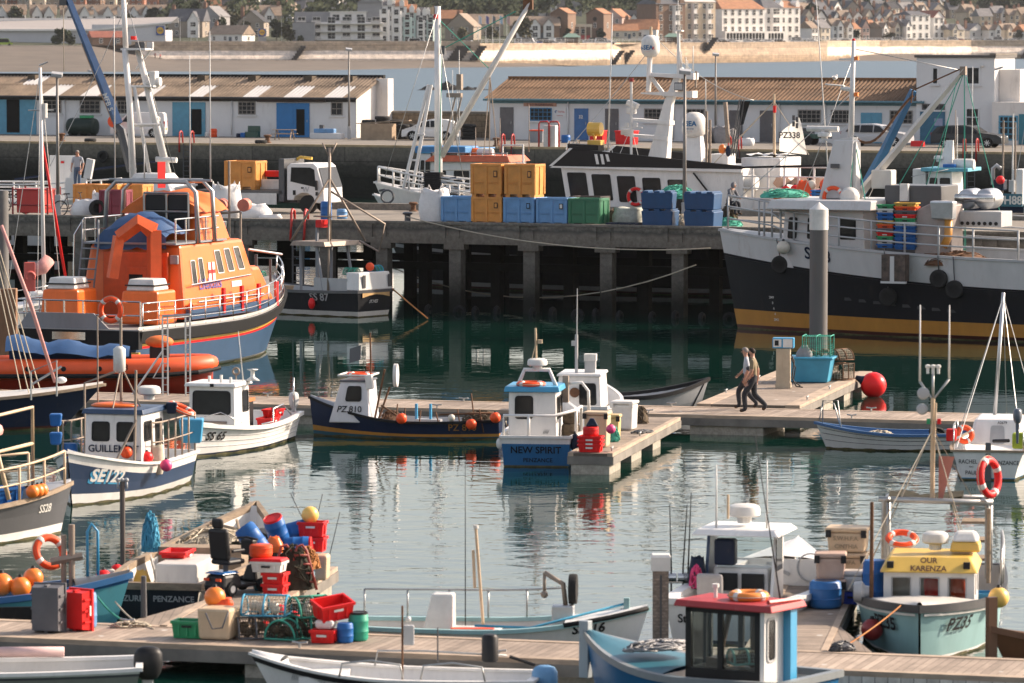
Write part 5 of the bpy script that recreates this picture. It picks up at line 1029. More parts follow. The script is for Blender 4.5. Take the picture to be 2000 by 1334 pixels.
 #   THINGS ON THE FAR QUAY
def qp(px,v,z=0):return Q(qu(px,v),v,z)
t=TH('oil_tank','ribbed dark green oil tank with a bright green lid on top','tank',qp(162,17.6),QA)
MB().lathe([(.3,-1.15),(.58,-1.1),(.62,-1.0)]+[(.62+(.035 if i%2 else 0),-1+i*.2)for i in range(1,10)]+[(.62,1.0),(.58,1.1),(.3,1.15)],(0,0,.68),axis='X',n=20,sy=1).bd('tank_body',M('tank_green',(.018,.032,.026),rough=.5),t,sm=True)
for x in(-.8,0,.8):MB().box(x-.1,x+.1,-.5,.5,0,.2).bd('foot',PB,t)
MB().box(-.1,.8,-.3,.3,1.30,1.5).bd('green_lid',plgreen,t,bev=.03)
def vehicle(lab,name,cat,p,rz,L_,Wd,h,body,kind,group=None):
 """side profile with arches, glasshouse, wheels > rim, lamps, plate; faces +x"""
 t=TH(name,lab,cat,p,rz,group);a=L_/2;wb=L_*.29;wr=.325
 def arch(cx):return[(cx+.40*math.cos(x),.30+.40*math.sin(x))for x in[0+math.pi*k/6 for k in range(7)]]
 if kind=='van':up=[(-a,.45),(-a+.02,1.0),(-a+.08,h-.12),(-a+.22,h),(.35,h),(.75,h-.05),(1.32,1.18),(a-.25,1.0),(a-.03,.82),(a,.45)]
 elif kind=='hatch':up=[(-a,.45),(-a+.02,.9),(-a+.35,h-.18),(-a+.8,h-.03),(-.1,h),(.45,h-.12),(1.2,.98),(a-.3,.84),(a-.03,.68),(a,.42)]
 else:up=[(-a,.45),(-a+.03,.92),(-a+.42,h-.14),(-a+.9,h-.03),(-.2,h),(.42,h-.1),(1.0,.99),(a-.35,.86),(a-.04,.68),(a,.42)]
 poly=up+[(a-.02,.25)]+arch(wb+.05)+list(reversed([]))+[(-wb+.40,.25)]+arch(-wb)[1:]+[(-a+.02,.25)]
 belt=.93 if kind!='van' else 1.12
 lowp=[q for q in up if q[1]<=belt+.08];K=len(poly);vs=[]
 for sgn in(-1,1):
  for x,z in poly:k=Wd/2*(1-.16*max(0,(z-belt)/(h-belt))-(.04 if z<.4 else 0));k*=1-.10*max(0,abs(x)/a-.8)/.2;vs.append((x,sgn*k,z))
 import mathutils.geometry as mg
 tris=mg.tessellate_polygon([[V((x,z,0))for x,z in poly]])
 mb=MB();mb.add(vs,[tuple(q)for q in tris]+[tuple(i+K for i in reversed(q))for q in tris]+[((i+1)%K,i,i+K,(i+1)%K+K)for i in range(K)])
 mb.bd('body',body,t,sm=35)
 gl=MB();ins=[q for q in up if q[1]>=belt-.02]
 def gpt(x,z,sg):return(x,sg*(Wd/2*(1-.16*max(0,(z-belt)/(h-belt)))+.008),z)
 if kind=='van':panes=[[(.30,belt+.03),(1.12,belt+.03),(.74,h-.16),(.34,h-.14)]]
 elif kind=='hatch':panes=[[(-.05,belt+.02),(1.02,belt+.04),(.42,h-.18),(-.02,h-.1)],[(-1.0,belt+.04),(-.12,belt+.02),(-.09,h-.1),(-.85,h-.12)]]
 else:panes=[[(0,belt+.0),(.85,belt+.03),(.38,h-.16),(.02,h-.09)],[(-.95,belt+.0),(-.08,belt),(-.06,h-.09),(-.9,h-.09)],[(-a+.38,belt+.04),(-1.03,belt),(-.98,h-.1),(-a+.72,h-.12)]]
 for sg in(-1,1):
  for pn in panes:gl.add([gpt(x,z,sg)for x,z in pn],[tuple(range(len(pn)))])
 ws=[q for q in up if q[0]>.1 and q[1]>belt-.06][-2:]if kind!='van' else[(.79,h-.08),(1.28,1.22)]
 (x0,z0),(x1,z1)=((.50,h-.15),(.98,1.02))if kind=='estate' else(((.53,h-.16),(1.14,1.02))if kind=='hatch' else((.82,h-.10),(1.26,1.25)))
 gl.add([(x0+.02,-Wd*.40,z0),(x1+.02,-Wd*.44,z1),(x1+.02,Wd*.44,z1),(x0+.02,Wd*.40,z0)],[(0,1,2,3)])
 gl.add([(-a+.10,-Wd*.38,belt+.08),(-a+.10,Wd*.38,belt+.08),(-a+(.14 if kind=='van' else.40),Wd*.34,h-.22),(-a+(.14 if kind=='van' else.40),-Wd*.34,h-.22)],[(0,1,2,3)])
 gl.bd('window',glass,t,fix=False)
 for x in(-wb,wb+.05):
  for sg in(-1,1):
   w_=MB().lathe([(.2,-.1),(wr,-.1),(wr+.005,0),(wr,.1),(.2,.1)],n=20,axis='Y').bd('wheel',RU,t,sm=40);w_.location=(x,sg*(Wd/2-.10),wr)
   rb=MB();rb.cyl((0,-.075 if sg<0 else.075,0),(0,-.07 if sg<0 else.07,0),.2,n=16)
   for k in range(7):an=k*.898;rb.cb((math.cos(an)*.11,sg*.095,math.sin(an)*.11),(.2,.02,.045),ry=-an)
   rb.bd('rim',alu,w_)
 for sg in(-1,1):
  MB().cb((a-.12,sg*Wd*.36,.70 if kind!='van' else.86),(.16,.28,.13)).bd('headlight',M('lamp_glass',(.6,.6,.58),rough=.15),t,bev=.03);MB().cb((-a+.05,sg*Wd*.42,.88 if kind!='van' else 1.0),(.10,.12,.2 if kind!='van' else.4)).bd('tail_lamp',M('tail_red',(.4,.015,.02),rough=.2),t,bev=.02)
  MB().cb((.85 if kind!='van' else 1.15,sg*(Wd/2+.08),belt+.08),(.12,.14,.12)).bd('mirror',body,t,bev=.03)
 MB().cb((-a-.005,0,.62),(.02,.5,.11)).bd('number_plate',yellowp,t)
 return t
vehicle('small white van with its tail to the right in front of the long net shed','parked_van','van',qp(272,14.6),math.pi+QA+.35,4.0,1.8,1.82,carm['white'],'van')
vehicle('white hatchback parked between the two sheds by the tyre heap','parked_car','car',qp(842,15.2),math.pi+QA+.25,4.0,1.72,1.5,carm['white'],'hatch')
vehicle('silver estate car in front of the workshop windows','parked_car','car',qp(1713,12.5),QA+.05,4.7,1.82,1.5,carm['silver'],'estate')
vehicle('dark grey estate car under the two-storey office','parked_car','car',qp(1893,11.2),QA+.02,4.9,1.85,1.48,carm['grey'],'estate')
t=TH('life_ring_post','round red life ring cabinet on a rusty post beside the white van','life ring',qp(225,12.5),QA);MB().cyl((0,0,0),(0,0,3.2),.07,n=8).bd('post',rust,t);MB().cyl((0,-.08,1.2),(0,-.30,1.2),.45,n=24).bd('cabinet',plor,t,bev=.04)
def BO(p,lab,s=1,m=None,rz=0):t=MB().lathe([(.26,0),(.26,.06),(.17,.10),(.16,.40),(.27,.46),(.28,.54),(.2,.58),(1e-4,.59)],n=14).bd('bollard',m or rust,sm=40);t.location=p;t.scale=(s,)*3;return tag(t,lab,'bollard')
BO(qp(121,2.2),'rusty bollard on the quay below the ribbed oil tank',1.0);BO(qp(523,3.4),'rusty bollard on the quay left of the picnic table');BO(qp(970,1.8),'rusty bollard on the quay at the left end of the workshop')
for px,v,lab in((177,1.0,'tyre lying flat on the quay edge below the oil tank'),(510,1.6,'tyre lying flat on the quay edge left of the picnic table')):tyre(qp(px,v,.13),lab,.42,.24,(0,0,0))
tyre(Q(qu(203,0),-.14,-.95),'tyre fender hanging on the quay wall behind the man',.42,.22,(math.pi/2,0,QA));tyre(Q(qu(255,0),-.14,-.75),'tyre fender hanging on the quay wall under the white mast',.40,.22,(math.pi/2,0,QA))
barrel(qp(417,17.5),plor,'orange bin with a broom in it beside the pale blue door',.28,.62);barrel(qp(406,18),PW,'small white bucket beside the orange bin',.2,.34);barrel(qp(475,17.3),BL,'small blue bucket left of the dark bench',.2,.36);barrel(qp(467,17.6),navy,'small navy bucket left of the blue bucket',.2,.3)
t=TH('bench','dark green plastic bench against the net shed wall','bench',qp(494,17.5),QA);MB().box(-.5,.5,-.25,.25,0,.42).bd('seat',olive,t,bev=.02);MB().box(-.5,.5,.18,.28,.42,.85).bd('backrest',olive,t,bev=.02)
t=TH('picnic_table','wooden picnic table in front of the bright blue doors','picnic table',qp(556,12),QA+.25)
mb=MB()
for i in range(4):mb.box(-.8,.8,-.34+i*.18,-.18+i*.18,.70,.74)
mb.bd('table_top',wood,t)
for s_ in(-1,1):
 MB().box(-.8,.8,s_*.72-.12,s_*.72+.12,.42,.46).bd('seat',wood,t)
 for x in(-.55,.55):MB().tube([(x,s_*.75,0),(x,s_*.2,.72)],.045,n=4).bd('leg',wood,t)
t=TH('stone_trough','low stone trough with blue things in it below the small window','trough',qp(640,16),QA);MB().box(-1.25,1.2,-.35,.35,0,.42).bd('trough_body',whitewash,t,bev=.03);MB().cb((-.2,0,.58),(1.6,.45,.3)).bd('blue_bin',plpale,t,bev=.04);MB().box(-.6,-.3,-.1,.1,.42,1.0).bd('chimney_pipe',DG,t)
def lamp(p,h,lab,rz=0,double=False):
 t=TH('lamp_post',lab,'lamp post',p,rz);MB().cyl((0,0,0),(0,0,h),.085,.05,n=8).bd('pole',M('lamp_pole_grey',(.20,.185,.17),rough=.5,metal=.3),t,sm=True);MB().box(-.12,.12,-.12,.12,0,.9).bd('base',LG,t,bev=.02)
 MB().cb((0,-.12,h+.1),(.46,.3,.16),ry=.12,rx=.3).cb((0,-.27,h+.06),(.36,.02,.12),rx=.3).bd('lamp_head',LG,t,bev=.03);return t
lamp(qp(682,16.2),6.3,'lamp post at the right end of the long net shed');lamp(qp(1397,17.2),6.0,'lamp post in front of the workshop roof')
t0=qp(752,15.5)
def tyre_stack(px,v,n,lab,R0=.5,lean=0):
 for i in range(n):tyre(qp(px+rnd.uniform(-1,1),v,.14+i*.27),lab+', '+ORD[i]+' from the bottom',R0*rnd.uniform(.92,1.05),.27,(rnd.uniform(-.06,.06),rnd.uniform(-.06,.06),0),'tyres heaped beside the net shed')
tyre_stack(720,17.4,5,'big tyre in the left stack behind the plywood');tyre_stack(748,17.8,6,'big tyre in the middle stack behind the plywood',.55);tyre_stack(775,18.6,5,'big tyre in the back stack behind the plywood');tyre_stack(788,16.5,4,'big tyre in the stack right of the plywood',.44);tyre_stack(800,18.6,4,'big tyre in the farthest right stack by the parapet',.46);tyre_stack(916,18.4,4,'big tyre in the stack behind the white hatchback',.5)
t=TH('plywood_crate','big tan plywood box in front of the tyre heap','crate',qp(738,14.6),QA);MB().box(-1.25,1.2,-.2,.5,0,1.15).bd('panels',ply,t);MB().cb((.45,.1,1.28),(4.1,.5,.07),ry=-.06).bd('loose_plank',wood,t)
t=TH('fuel_point','white fuel cabinet between red pipe hoops on the quay edge','fuel pump',qp(1077,.8),QA);MB().box(-.5,.35,-.2,.3,0,1.45).bd('cabinet',PW,t,bev=.02)
mb=MB()
for x in(-.78,-.05):mb.tube([(x,-.3,-.1),(x,-.3,1.55),(x+.1,-.3,1.7),(x+.62,-.3,1.7),(x+.72,-.3,1.55),(x+.72,-.3,-.1)],.06,n=8)
mb.bd('guard_rail',red,t,sm=True)
def bin_(px,v,sx,sy,sz,m,lab,lid=None,rz=0):
 t=TH('storage_bin',lab,'bin',qp(px,v),QA+rz);MB().frus((-sx*.46,sx*.46,-sy*.46,sy*.46),(-sx/2,sx/2,-sy/2,sy/2),0,sz).bd('body',m,t,bev=.03);MB().box(-sx*.53,sx*.53,-sy*.53,sy*.53,sz+.002,sz+.09).bd('lid',lid or m,t,bev=.02);return t
bin_(1051,12,1.0,.8,.8,GP,'grey bin with red lid left of the fuel cabinet',plor);barrel(qp(1105,12),BL,'blue tub under the blue door number 32',.32,.55);bin_(1168,10,1.0,.8,.85,plred,'red bin left of the white satellite bracket');bin_(1224,9.6,1.4,.9,.85,plred,'wide red bin behind the wheelhouse mast')
for i,px in enumerate((1374,1392,1410,1424)):sack(qp(px,15+i%2),1.0,.9,.95+.1*(i%3),'grey net sack in the row by the grey door, '+ORD[i]+' from the left',i,M('grey_sack',(.26,.25,.25),rough=.85,bump=.3,scale=5,dirt=(.1,.1,.1)),QA,'grey net sacks in front of the workshop',True)
sack(qp(1458,9.5),1.0,.7,.5,'low white sack on the quay right of the grey doors',8,None,QA,None,False)
for i,px in enumerate((355,377,984,1003,1426,1446,1884,1909)):
 t=TH('ladder_hoop','red quay ladder hoop, '+['left of the pair by the pale blue door','right of the pair by the pale blue door','left of the pair at the workshop corner','right of the pair at the workshop corner','left of the pair by the grey sacks','right of the pair by the grey sacks','left of the pair below the dark estate car','right of the pair below the dark estate car'][i],'ladder hoop',qp(px,.3),QA,'red ladder hoops along the far quay');MB().tube([(0,-.35,-.6),(0,-.36,.2),(0,-.3,.75),(0,-.1,.85),(0,.1,.75),(0,.2,.0)],.055,n=8).bd('hoop',red,t,sm=True)
for px in(366,995,1436,1897):
 t=TH('quay_ladder','steel ladder fixed to the quay wall below red hoops at '+{366:'the pale blue door',995:'the workshop corner',1436:'the grey sacks',1897:'the dark estate car'}[px],'ladder',Q(qu(px,0),-.1),QA);mb=MB()
 for s_ in(-.25,.25):mb.cyl((s_,0,-3.4),(s_,0,0),.035)
 for i in range(10):mb.cyl((-.25,0,-3.2+i*.33),(.25,0,-3.2+i*.33),.02)
 mb.bd('rungs',DG,t)
t=TH('utility_trailer','dark green twin-axle trailer in front of the workshop windows','trailer',qp(1573,13),QA);MB().box(-1.0,1.0,-.6,.6,.45,.75).bd('bed',olive,t,bev=.02);mb=MB()
for x in(-1,-.3,.4):mb.cyl((x,-.6,.75),(x,-.6,1.15),.03);mb.cyl((x,.6,.75),(x,.6,1.15),.03)
for y in(-.6,.6):mb.cyl((-1,y,1.15),(.4,y,1.1),.03)
mb.tube([(1,0,.55),(1.9,0,.5)],.05);mb.bd('frame',DG,t)
for x in(-.45,.35):
 for y in(-.66,.66):o=MB().lathe([(.18,-.1),(.34,-.1),(.34,.1),(.18,.1)],axis='Y',n=16).bd('wheel',RU,t);o.location=(x,y,.34)
MB().cb((.2,-.2,.95),(.8,.5,.35)).bd('load',DG,t,bev=.05)
t=TH('road_barrier','low red plastic road barrier beside the blue-green office door','barrier',qp(1792,12),QA);MB().prism([(-.22,0),(.22,0),(.1,.38),(-.1,.38)],-.45,.45,'X').bd('body',plred,t,bev=.02)
def gull(p,lab,rz=0,fly=False):
 t=TH('gull',lab,'gull',p,rz);MB().lathe([(1e-4,-.2),(.05,-.15),(.085,-.02),(.07,.1),(.03,.22),(1e-4,.27)],(0,0,.19),axis='X',n=12,sx=1).sph((.16,0,.27),.05,n=10,k=8).bd('body',M('gull_white',(.62,.61,.60)),t,sm=True)
 for s_ in(-1,1):MB().lathe([(1e-4,-.28),(.05,-.1),(.06,.04),(1e-4,.12)],(-.02,s_*.055,.21),axis='X',n=10,sx=.35).bd('wing',LG,t,sm=True);MB().cyl((0,s_*.03,0),(0,s_*.03,.14),.008,n=5).bd('leg',yellowp,t)
 MB().cyl((.20,0,.265),(.27,0,.25),.016,.004,n=6).bd('beak',yellowp,t);return t
gull(qp(124,24.2,1.9)if 0 else Q(qu(126,SV),SV+SD,4.53),'gull standing on the ridge of the net shed left of the blue crane boom');gull(Q(qu(203,SV),SV+SD,4.53),'gull standing on the net shed ridge right of the blue crane boom',2)
#   BOATS BETWEEN THE QUAY AND THE JETTY
def jp(px,v,z=0):return J_(ju(px,v),v,z)
def mlx(t,px,v=None,dy=0):
 a=t.rotation_euler[2];c,s=math.cos(a),math.sin(a);k=(px-1000)/FPX;o=t.location
 ox,oy=o.x-s*dy,o.y+c*dy
 return(k*oy-ox)/(c-k*s)
def mlz(t,py,x,y=0):
 p=loc(t,(x,y,0));r=ray(1000,py);return CH+r.z*p.y/r.y-t.location.z
def whip(parent,x,y,z0,z1,r=.022,m=None,dx=0,name='whip_aerial'):return MB().cyl((x,y,z0),(x+dx,y,z1),r,r*.5,n=6).bd(name,m or PW,parent,sm=True)
H=Hull(21.5,6.2,(2.9,2.5,3.1),tf=.9,p=2.6,rake=1.6,draft=1.0,wl=.93,wp=2.0)
p=jp(790,17.2);t=TH('trawler','large trawler with a white wheelhouse under a black visor behind the jetty boxes','trawler',V((p.x,p.y,0))-V((math.cos(R(157.2)),math.sin(R(157.2)),0))*20.2,R(157.2));TW=t
H.bd(t,[((0,.12),1),((0,.3),2),((.55,0),0),((.60,0),2),((1,0),0)],[black,maroon,LG,LG],floor=2.2,inner=white,gun_mat=white,gh=.1)
lx=lambda px:mlx(t,px,dy=2.6);z_=lambda py,px:mlz(t,py,lx(px),2.6)
xa,xb=lx(1455),lx(1118);zt=z_(327,1250);zb_=2.3
house(t,(xa,xb,-2.4,2.6),(xa+.1,xb+.55,-2.4,2.6),zb_,zt,white,wins=[('port',)+w_ for w_ in((.03,.105+.03,.56,.92),(.165,.27,.54,.90),(.305,.405,.52,.88),(.445,.545,.50,.86),(.585,.69,.48,.84))]+[('front',.1,.35,.55,.9),('front',.4,.62,.55,.9),('front',.67,.9,.55,.9)])
x0,x1=lx(1450),lx(1086);v=MB()
for s_ in(1,-1):
 y0,y1=(2.72,2.62)if s_>0 else(-2.5,-2.4)
 v.prism([(x1+.12,zt+.02),(x0,zt-.02),(x0,zt+.12),(lx(1120),zt+.78)],y1,y0,'Y',0)
 v.prism([(x1+.22,zt-.05),(x0,zt-.16),(x0,zt-.025),(x1+.12,zt+.015)],y1+.0,y0+.03,'Y',1)
 v.prism([(x1+.12,zt+.02),(x1+.28,zt+.02),(lx(1120)+.14,zt+.80),(lx(1120),zt+.78)],y1,y0+.02,'Y',1)
v.bd('visor',[M('visor_black',(.016,.014,.014),rough=.5),white],t);MB().box(x0,x1-.2,-2.38,2.60,zt+.01,zt+.08).bd('roof_deck',LG,t)
MB().prism([(lx(1168),zt+.70),(lx(1108),zt+.76),(lx(1108),zt+.98),(lx(1168),zt+.92)],1.9,2.6,'Y').bd('bow_locker',M('visor_black',(.016,.014,.014)),t);MB().box(lx(1143)-.05,lx(1143)+.08,2.63,2.67,zt+.58,zt+.72).bd('red_side_light',plred,t)
lg=lx(1163);L_=MB()
for i,(dx,w_)in enumerate(((0,.0),(-.26,0),(-.50,0))):L_.add([(lg+dx,2.735,zt+.55),(lg+dx-.13,2.735,zt+.55),(lg+dx-.22,2.735,zt+.12+(.12 if i==2 else 0)),(lg+dx-.09,2.735,zt+.12+(.12 if i==2 else 0))],[(0,1,2,3)])
L_.bd('emblem',white,t)
MB().tube([(x0+3.2,2.75,zb_+.72),(lx(1190),2.75,zb_+.95)],.07,n=6).bd('rubbing_bar',RU,t)
MB().tube([(lx(1452),2.6,zb_+.2),(lx(1452)+2.2,2.75,zt-.2)],.04).bd('stay',RU,t)
mb=MB();m0,m1,m2=(lx(1248),.3),(lx(1268),.3),(lx(1287),.3);za,zb2,zc=zt+.1,z_(205,1268),z_(148,1287)
def sq(x,y,z,a,b):return[V((x-a,y-b,z)),V((x+a,y-b,z)),V((x+a,y+b,z)),V((x-a,y+b,z))]
mb.sheet([sq(m0[0],.3,za,.46,.3),sq(m1[0],.3,zb2,.19,.18),sq(m2[0],.3,zc,.14,.14)],closed=True);mb.bd('mast',white,t,bev=.02)
for py,a_,b_,th_ in((182,1218,1320,.06),(147,1232,1322,.05),(233,1198,1275,.09),(264,1186,1270,.09)):zq=z_(py,1265);MB().prism([(lx(a_),zq),(lx(b_),zq-(.1 if py>200 else-.08)),(lx(b_),zq-.1-th_*2),(lx(a_),zq-th_)],.0,.6,'Y').bd('mast_platform',white,t)
zq=z_(180,1228);MB().cyl((lx(1228),.3,zq),(lx(1231),.3,z_(108,1230)),.11,n=10).bd('dome_post',white,t);MB().tube([(lx(1232),.3,z_(150,1232)),(lx(1262),.3,z_(190,1262))],.09).tube([(lx(1234),.3,z_(145,1234)),(lx(1280),.3,z_(148,1280))],.06).bd('strut',white,t)
def satdome(px,py0,py1,r,y,txts,nm='satellite_dome'):
 x=lx(px);za_,zb_2=z_(py1,px),z_(py0,px);h=zb_2-za_
 o=MB().lathe([(r*.55,-.14),(r*.9,0),(r,.10),(r,h*.45),(r*.94,h*.7),(r*.72,h*.89),(r*.4,h*.98),(1e-4,h)],(x,y,za_),n=28).bd(nm,PW,t,sm=True)
 for bd,sz,a0,zz,mm in txts:
  def fn(a,hh,a0=a0,zz=zz):an=-math.pi/2+0;th=(a0+a)/r;return V((x-math.sin(th)*(r+.012),y+math.cos(th)*(r+.012),za_+zz+hh))
  LT(bd,sz,fn,mm,o,.03)
 return o
seab=M('sea_blue_letters',(.015,.13,.30));seared=M('sea_red_letters',(.6,.06,.05))
satdome(1232,68,105,.40,.3,(('e-SEA',.27,-.07,.17,seab),('K',.17,.28,.18,seared),('- - - - - -',.06,0,.07,seared)));MB().cyl((lx(1233),.3,z_(68,1233)),(lx(1233),.3,z_(52,1233)),.08,.06,n=8).bd('dome_lamp',plbuff,t)
satdome(1323,220,264,.52,.6,(('e-SEA',.30,-.08,.36,seab),('Television at Sea',.075,-.08,.22,seab),('- - - - - -',.06,0,.12,seared)));MB().frus((lx(1345),lx(1305),.2,1.0),(lx(1338),lx(1312),.4,.8),zt-.1,z_(266,1323)).bd('dome_pedestal',white,t,bev=.02)
MB().cyl((lx(1288),.3,zc),(lx(1287),.3,z_(60,1287)),.10,.07,n=8).cb((lx(1288),.3,z_(60,1287)),(.35,.3,.06)).bd('top_mast',white,t);whip(t,lx(1286),.3,z_(60,1286),z_(-12,1286));
for a_,b_,c_ in((1293,142,100),(1302,142,112),(1305,142,118),(1316,140,90)):whip(t,lx(a_),.3,z_(b_,a_),z_(c_,a_),.03)
MB().cb((lx(1296),.7,z_(170,1296)),(.42,.25,.36)).bd('floodlight',DG,t,bev=.03);MB().cb((lx(1296),.84,z_(170,1296)),(.34,.02,.26)).bd('floodlight_glass',LG,t);MB().cb((lx(1207),.9,z_(205,1207)),(.5,.4,.24),ry=-.4).cb((lx(1205),.9,z_(217,1205)),(.4,.3,.3)).bd('searchlight',PW,t,bev=.05)
MB().sph((lx(1293),.3,z_(137,1318)),.12).bd('small_dome',PW,t,sm=True);MB().tube([(lx(1322),.3,z_(140,1320)),(lx(1321),.3,z_(172,1320))],.05).bd('hanging_lamp',RS,t)
MB().cyl((lx(1216),1.6,zt+.1),(lx(1216),1.6,z_(157,1216)),.06,n=8).cb((lx(1216),1.6,z_(250,1216)),(1.0,.1,.06)).cb((lx(1207),1.6,z_(245,1207)),(.14,.14,.2)).cb((lx(1225),1.6,z_(245,1225)),(.14,.14,.2)).bd('instrument_pole',PW,t);MB().cyl((lx(1216),1.6,z_(160,1216)),(lx(1216),1.6,z_(153,1216)),.1).bd('red_lamp',darkred,t)
whip(t,lx(1175),1.9,zt+.2,z_(25,1184),.04,None,lx(1184)-lx(1175));fan(t,(lx(1176),1.9,z_(265,1176)),[(lx(1165),1.9,zt+.3),(lx(1188),1.9,zt+.3)],.015,PW,'aerial_stay');fan(t,(lx(1216),1.6,z_(250,1216)),[(lx(1192),1.9,zt+.2),(lx(1238),1.9,zt+.2)],.012,PW,'pole_stay')
sl_=MB().cyl((lx(1138),1.9,z_(253,1150)),(lx(1163),1.9,z_(253,1150)),.30,n=18).bd('yellow_searchlight',yellowp,t,bev=.03);MB().tube([(lx(1147),1.6,z_(262,1150)),(lx(1150),1.9,z_(272,1150)),(lx(1152),2.2,z_(262,1150))],.05).cb((lx(1152),1.9,z_(280,1152)),(.6,.5,.25)).bd('searchlight_stand',yellowp,sl_)
radome(t,(lx(1171),1.9,zt+.42),.20,.26);MB().cyl((lx(1122),2.2,zt+.7),(lx(1122),2.2,zt+1.15),.07).cyl((lx(1100),2.2,zt+.7),(lx(1105),2.2,zt+1.1),.05).bd('horn',CR,t)
MB().cb((lx(1198),1.0,z_(259,1198)),(.5,.3,.26)).bd('radar_motor',PW,t,bev=.04);MB().box(lx(1388),lx(1352),-.5,.5,zt,zt+.55).bd('roof_box',white,t,bev=.04)
for a_,b_ in((1195,225),):whip(t,lx(1287),-.8,zt+.1,z_(225,1290),.05);
rl=MB()
for zq in(z_(326,1500),z_(345,1500),z_(368,1500)):rl.tube([(lx(1450),2.6,zq),(lx(1622),2.6,zq)],.035)
for px in(1440,1470,1500,1532,1560,1590,1620):rl.cyl((lx(px),2.6,2.2),(lx(px),2.6,z_(326,px)),.05)
rl.bd('deck_rail',white,t);MB().box(lx(1622),lx(1440),2.45,2.62,2.0,z_(386,1500)).bd('bulwark',white,t)
MB().box(lx(1502),lx(1425),-1.5,1.2,2.3,z_(310,1470)).bd('shelter',white,t,bev=.04);MB().sheet([[V((lerp(lx(1505),lx(1428),i/8),y,z_(309,1470)+.06*math.sin(i*2.1+y*3)+.1))for i in range(9)]for y in(-.8,0,.8)]).bd('folded_sheet',bagw,t,sm=True)
MB().tube([(lx(1640),2.62,z_(322,1600)),(lx(1450),2.62,z_(327,1450))],.05).bd('black_tube',RU,t);MB().sheet([[V((lx(1500)-i*.22,1.0+.5*j,z_(352,1500)+.16*math.sin(i*1.7+j)-.3*(j==2)))for i in range(10)]for j in range(3)]).bd('brown_tarpaulin',M('brown_canvas',(.17,.10,.07),rough=.9,bump=.3),t,sm=True)
MB().lathe([(.3,-.7),(.34,-.6),(.34,.6),(.3,.7)],(lx(1442),2.2,z_(358,1442)),axis='X',n=16).bd('liferaft_canister',PW,t,sm=40)
xs=lx(1473);MB().cyl((xs,0,2.2),(lx(1471),0,z_(185,1471)),.09,.05,n=8).bd('mizzen_mast',plbuff,t);MB().cyl((lx(1472),0,z_(208,1473)),(lx(1472),0,z_(222,1473)),.07).bd('red_flag',plred,t)
zs0,zs1,zs2=z_(232,1520),z_(305,1530),z_(298,1482);rows=[]
for i in range(9):
 f=i/8;l0=V((lx(1480)-0,0,lerp(z_(268,1480),zs2,f)))if f>=0 else None
 a_,b_=V((lerp(lx(1520),lx(1482),min(1,f*2.2)),0,lerp(zs0,zs2,f))),V((lerp(lx(1521),lx(1536),f**.8),0,lerp(zs0,zs1,f)));rows.append([a_.lerp(b_,j/6)+V((0,.12*math.sin(math.pi*j/6),0))for j in range(7)])
sa=MB().sheet(rows).bd('mizzen_sail',M('sailcloth',(.82,.80,.76),rough=.8),t,sm=True);sm_=MATS['sailcloth'].node_tree;tl=sm_.nodes.new('ShaderNodeBsdfTranslucent');tl.inputs[0].default_value=(.9,.87,.8,1);mx=sm_.nodes.new('ShaderNodeMixShader');sm_.links.new(sm_.nodes['Principled BSDF'].outputs[0],mx.inputs[1]);sm_.links.new(tl.outputs[0],mx.inputs[2]);sm_.links.new(mx.outputs[0],sm_.nodes['Material Output'].inputs[0]);LT('PZ338',.36,lambda a,h:V((lx(1504)-a,.16,z_(272,1505)+h)),DG,sa,.03)
cs=MB()
for i in(0,1):
 for j in(0,1):cs.box(lx(1515)-.14+i*.15,lx(1515)-.02+i*.15,.15,.165,z_(248,1515)-.1+j*.26+i*.07,z_(248,1515)+.12+j*.26+i*.07)
cs.bd('sail_mark',DG,sa)
fan(t,(lx(1471),0,z_(200,1471)),[(lx(1360),0,z_(318,1360)),(lx(1360),1,z_(330,1360)),(lx(1540),0,z_(305,1540))],.02,ropew)
for px,py,m_,r_,s_ in((1399,292,orb,.16,1.3),(1411,296,navy,.12,2.0)):MB().sph((lx(px),1.9,z_(py,px)),r_,n=14,sz=s_).bd('hanging_fender',m_,t,sm=True)
MB().tube([(lx(1405),1.9,z_(200,1405)),(lx(1411),1.9,z_(280,1411))],.1,n=8).tube([(lx(1362),1.5,z_(218,1362)),(lx(1362),1.5,zt)],.06).tube([(lx(1369),1.5,z_(235,1369)),(lx(1369),1.5,zt)],.05).bd('derrick',RS,t);whip(t,lx(1360),1.5,z_(218,1360),z_(155,1360),.03)
t2=MB().sheet([[V((0,.05*math.sin(i),-i*.25))+V((j*.22*(1-i/6),0,0))for j in range(3)]for i in range(5)]).bd('black_flag',black);t2.location=loc(t,(lx(1432),1.8,z_(198,1432)));tag(t2,'black flag on a dan pole above the trawler stern','flag')
tp=MB();
for a_ in(1415,1419,1424):tp.cyl(loc(t,(lx(a_),1.8,z_(305,a_))),loc(t,(lx(a_+16),1.8,z_(195,a_+16))),.03,n=5)
tag(tp.bd('dan_poles',DG),'bundle of dark dan poles beside the black flag','poles')
LB_(loc(t,(lx(1246),2.85,z_(384,1246))),'red lifebuoy half hidden on the trawler wall above the blue bins',.34,.07,(math.pi/2,0,R(157.2)),m=plred)
H=Hull(15,4.6,(3.4,3.25,4.15),tf=.9,p=2.3,rake=1.9,draft=.8,wl=.88,wp=1.7)
p=D(806,413,216);p.z=0;t=TH('fishing_boat','white fishing boat with tall mast and long boom, bow left of the white sack','fishing boat',p-V((math.cos(R(163)),math.sin(R(163)),0))*13.1,R(163));WB=t
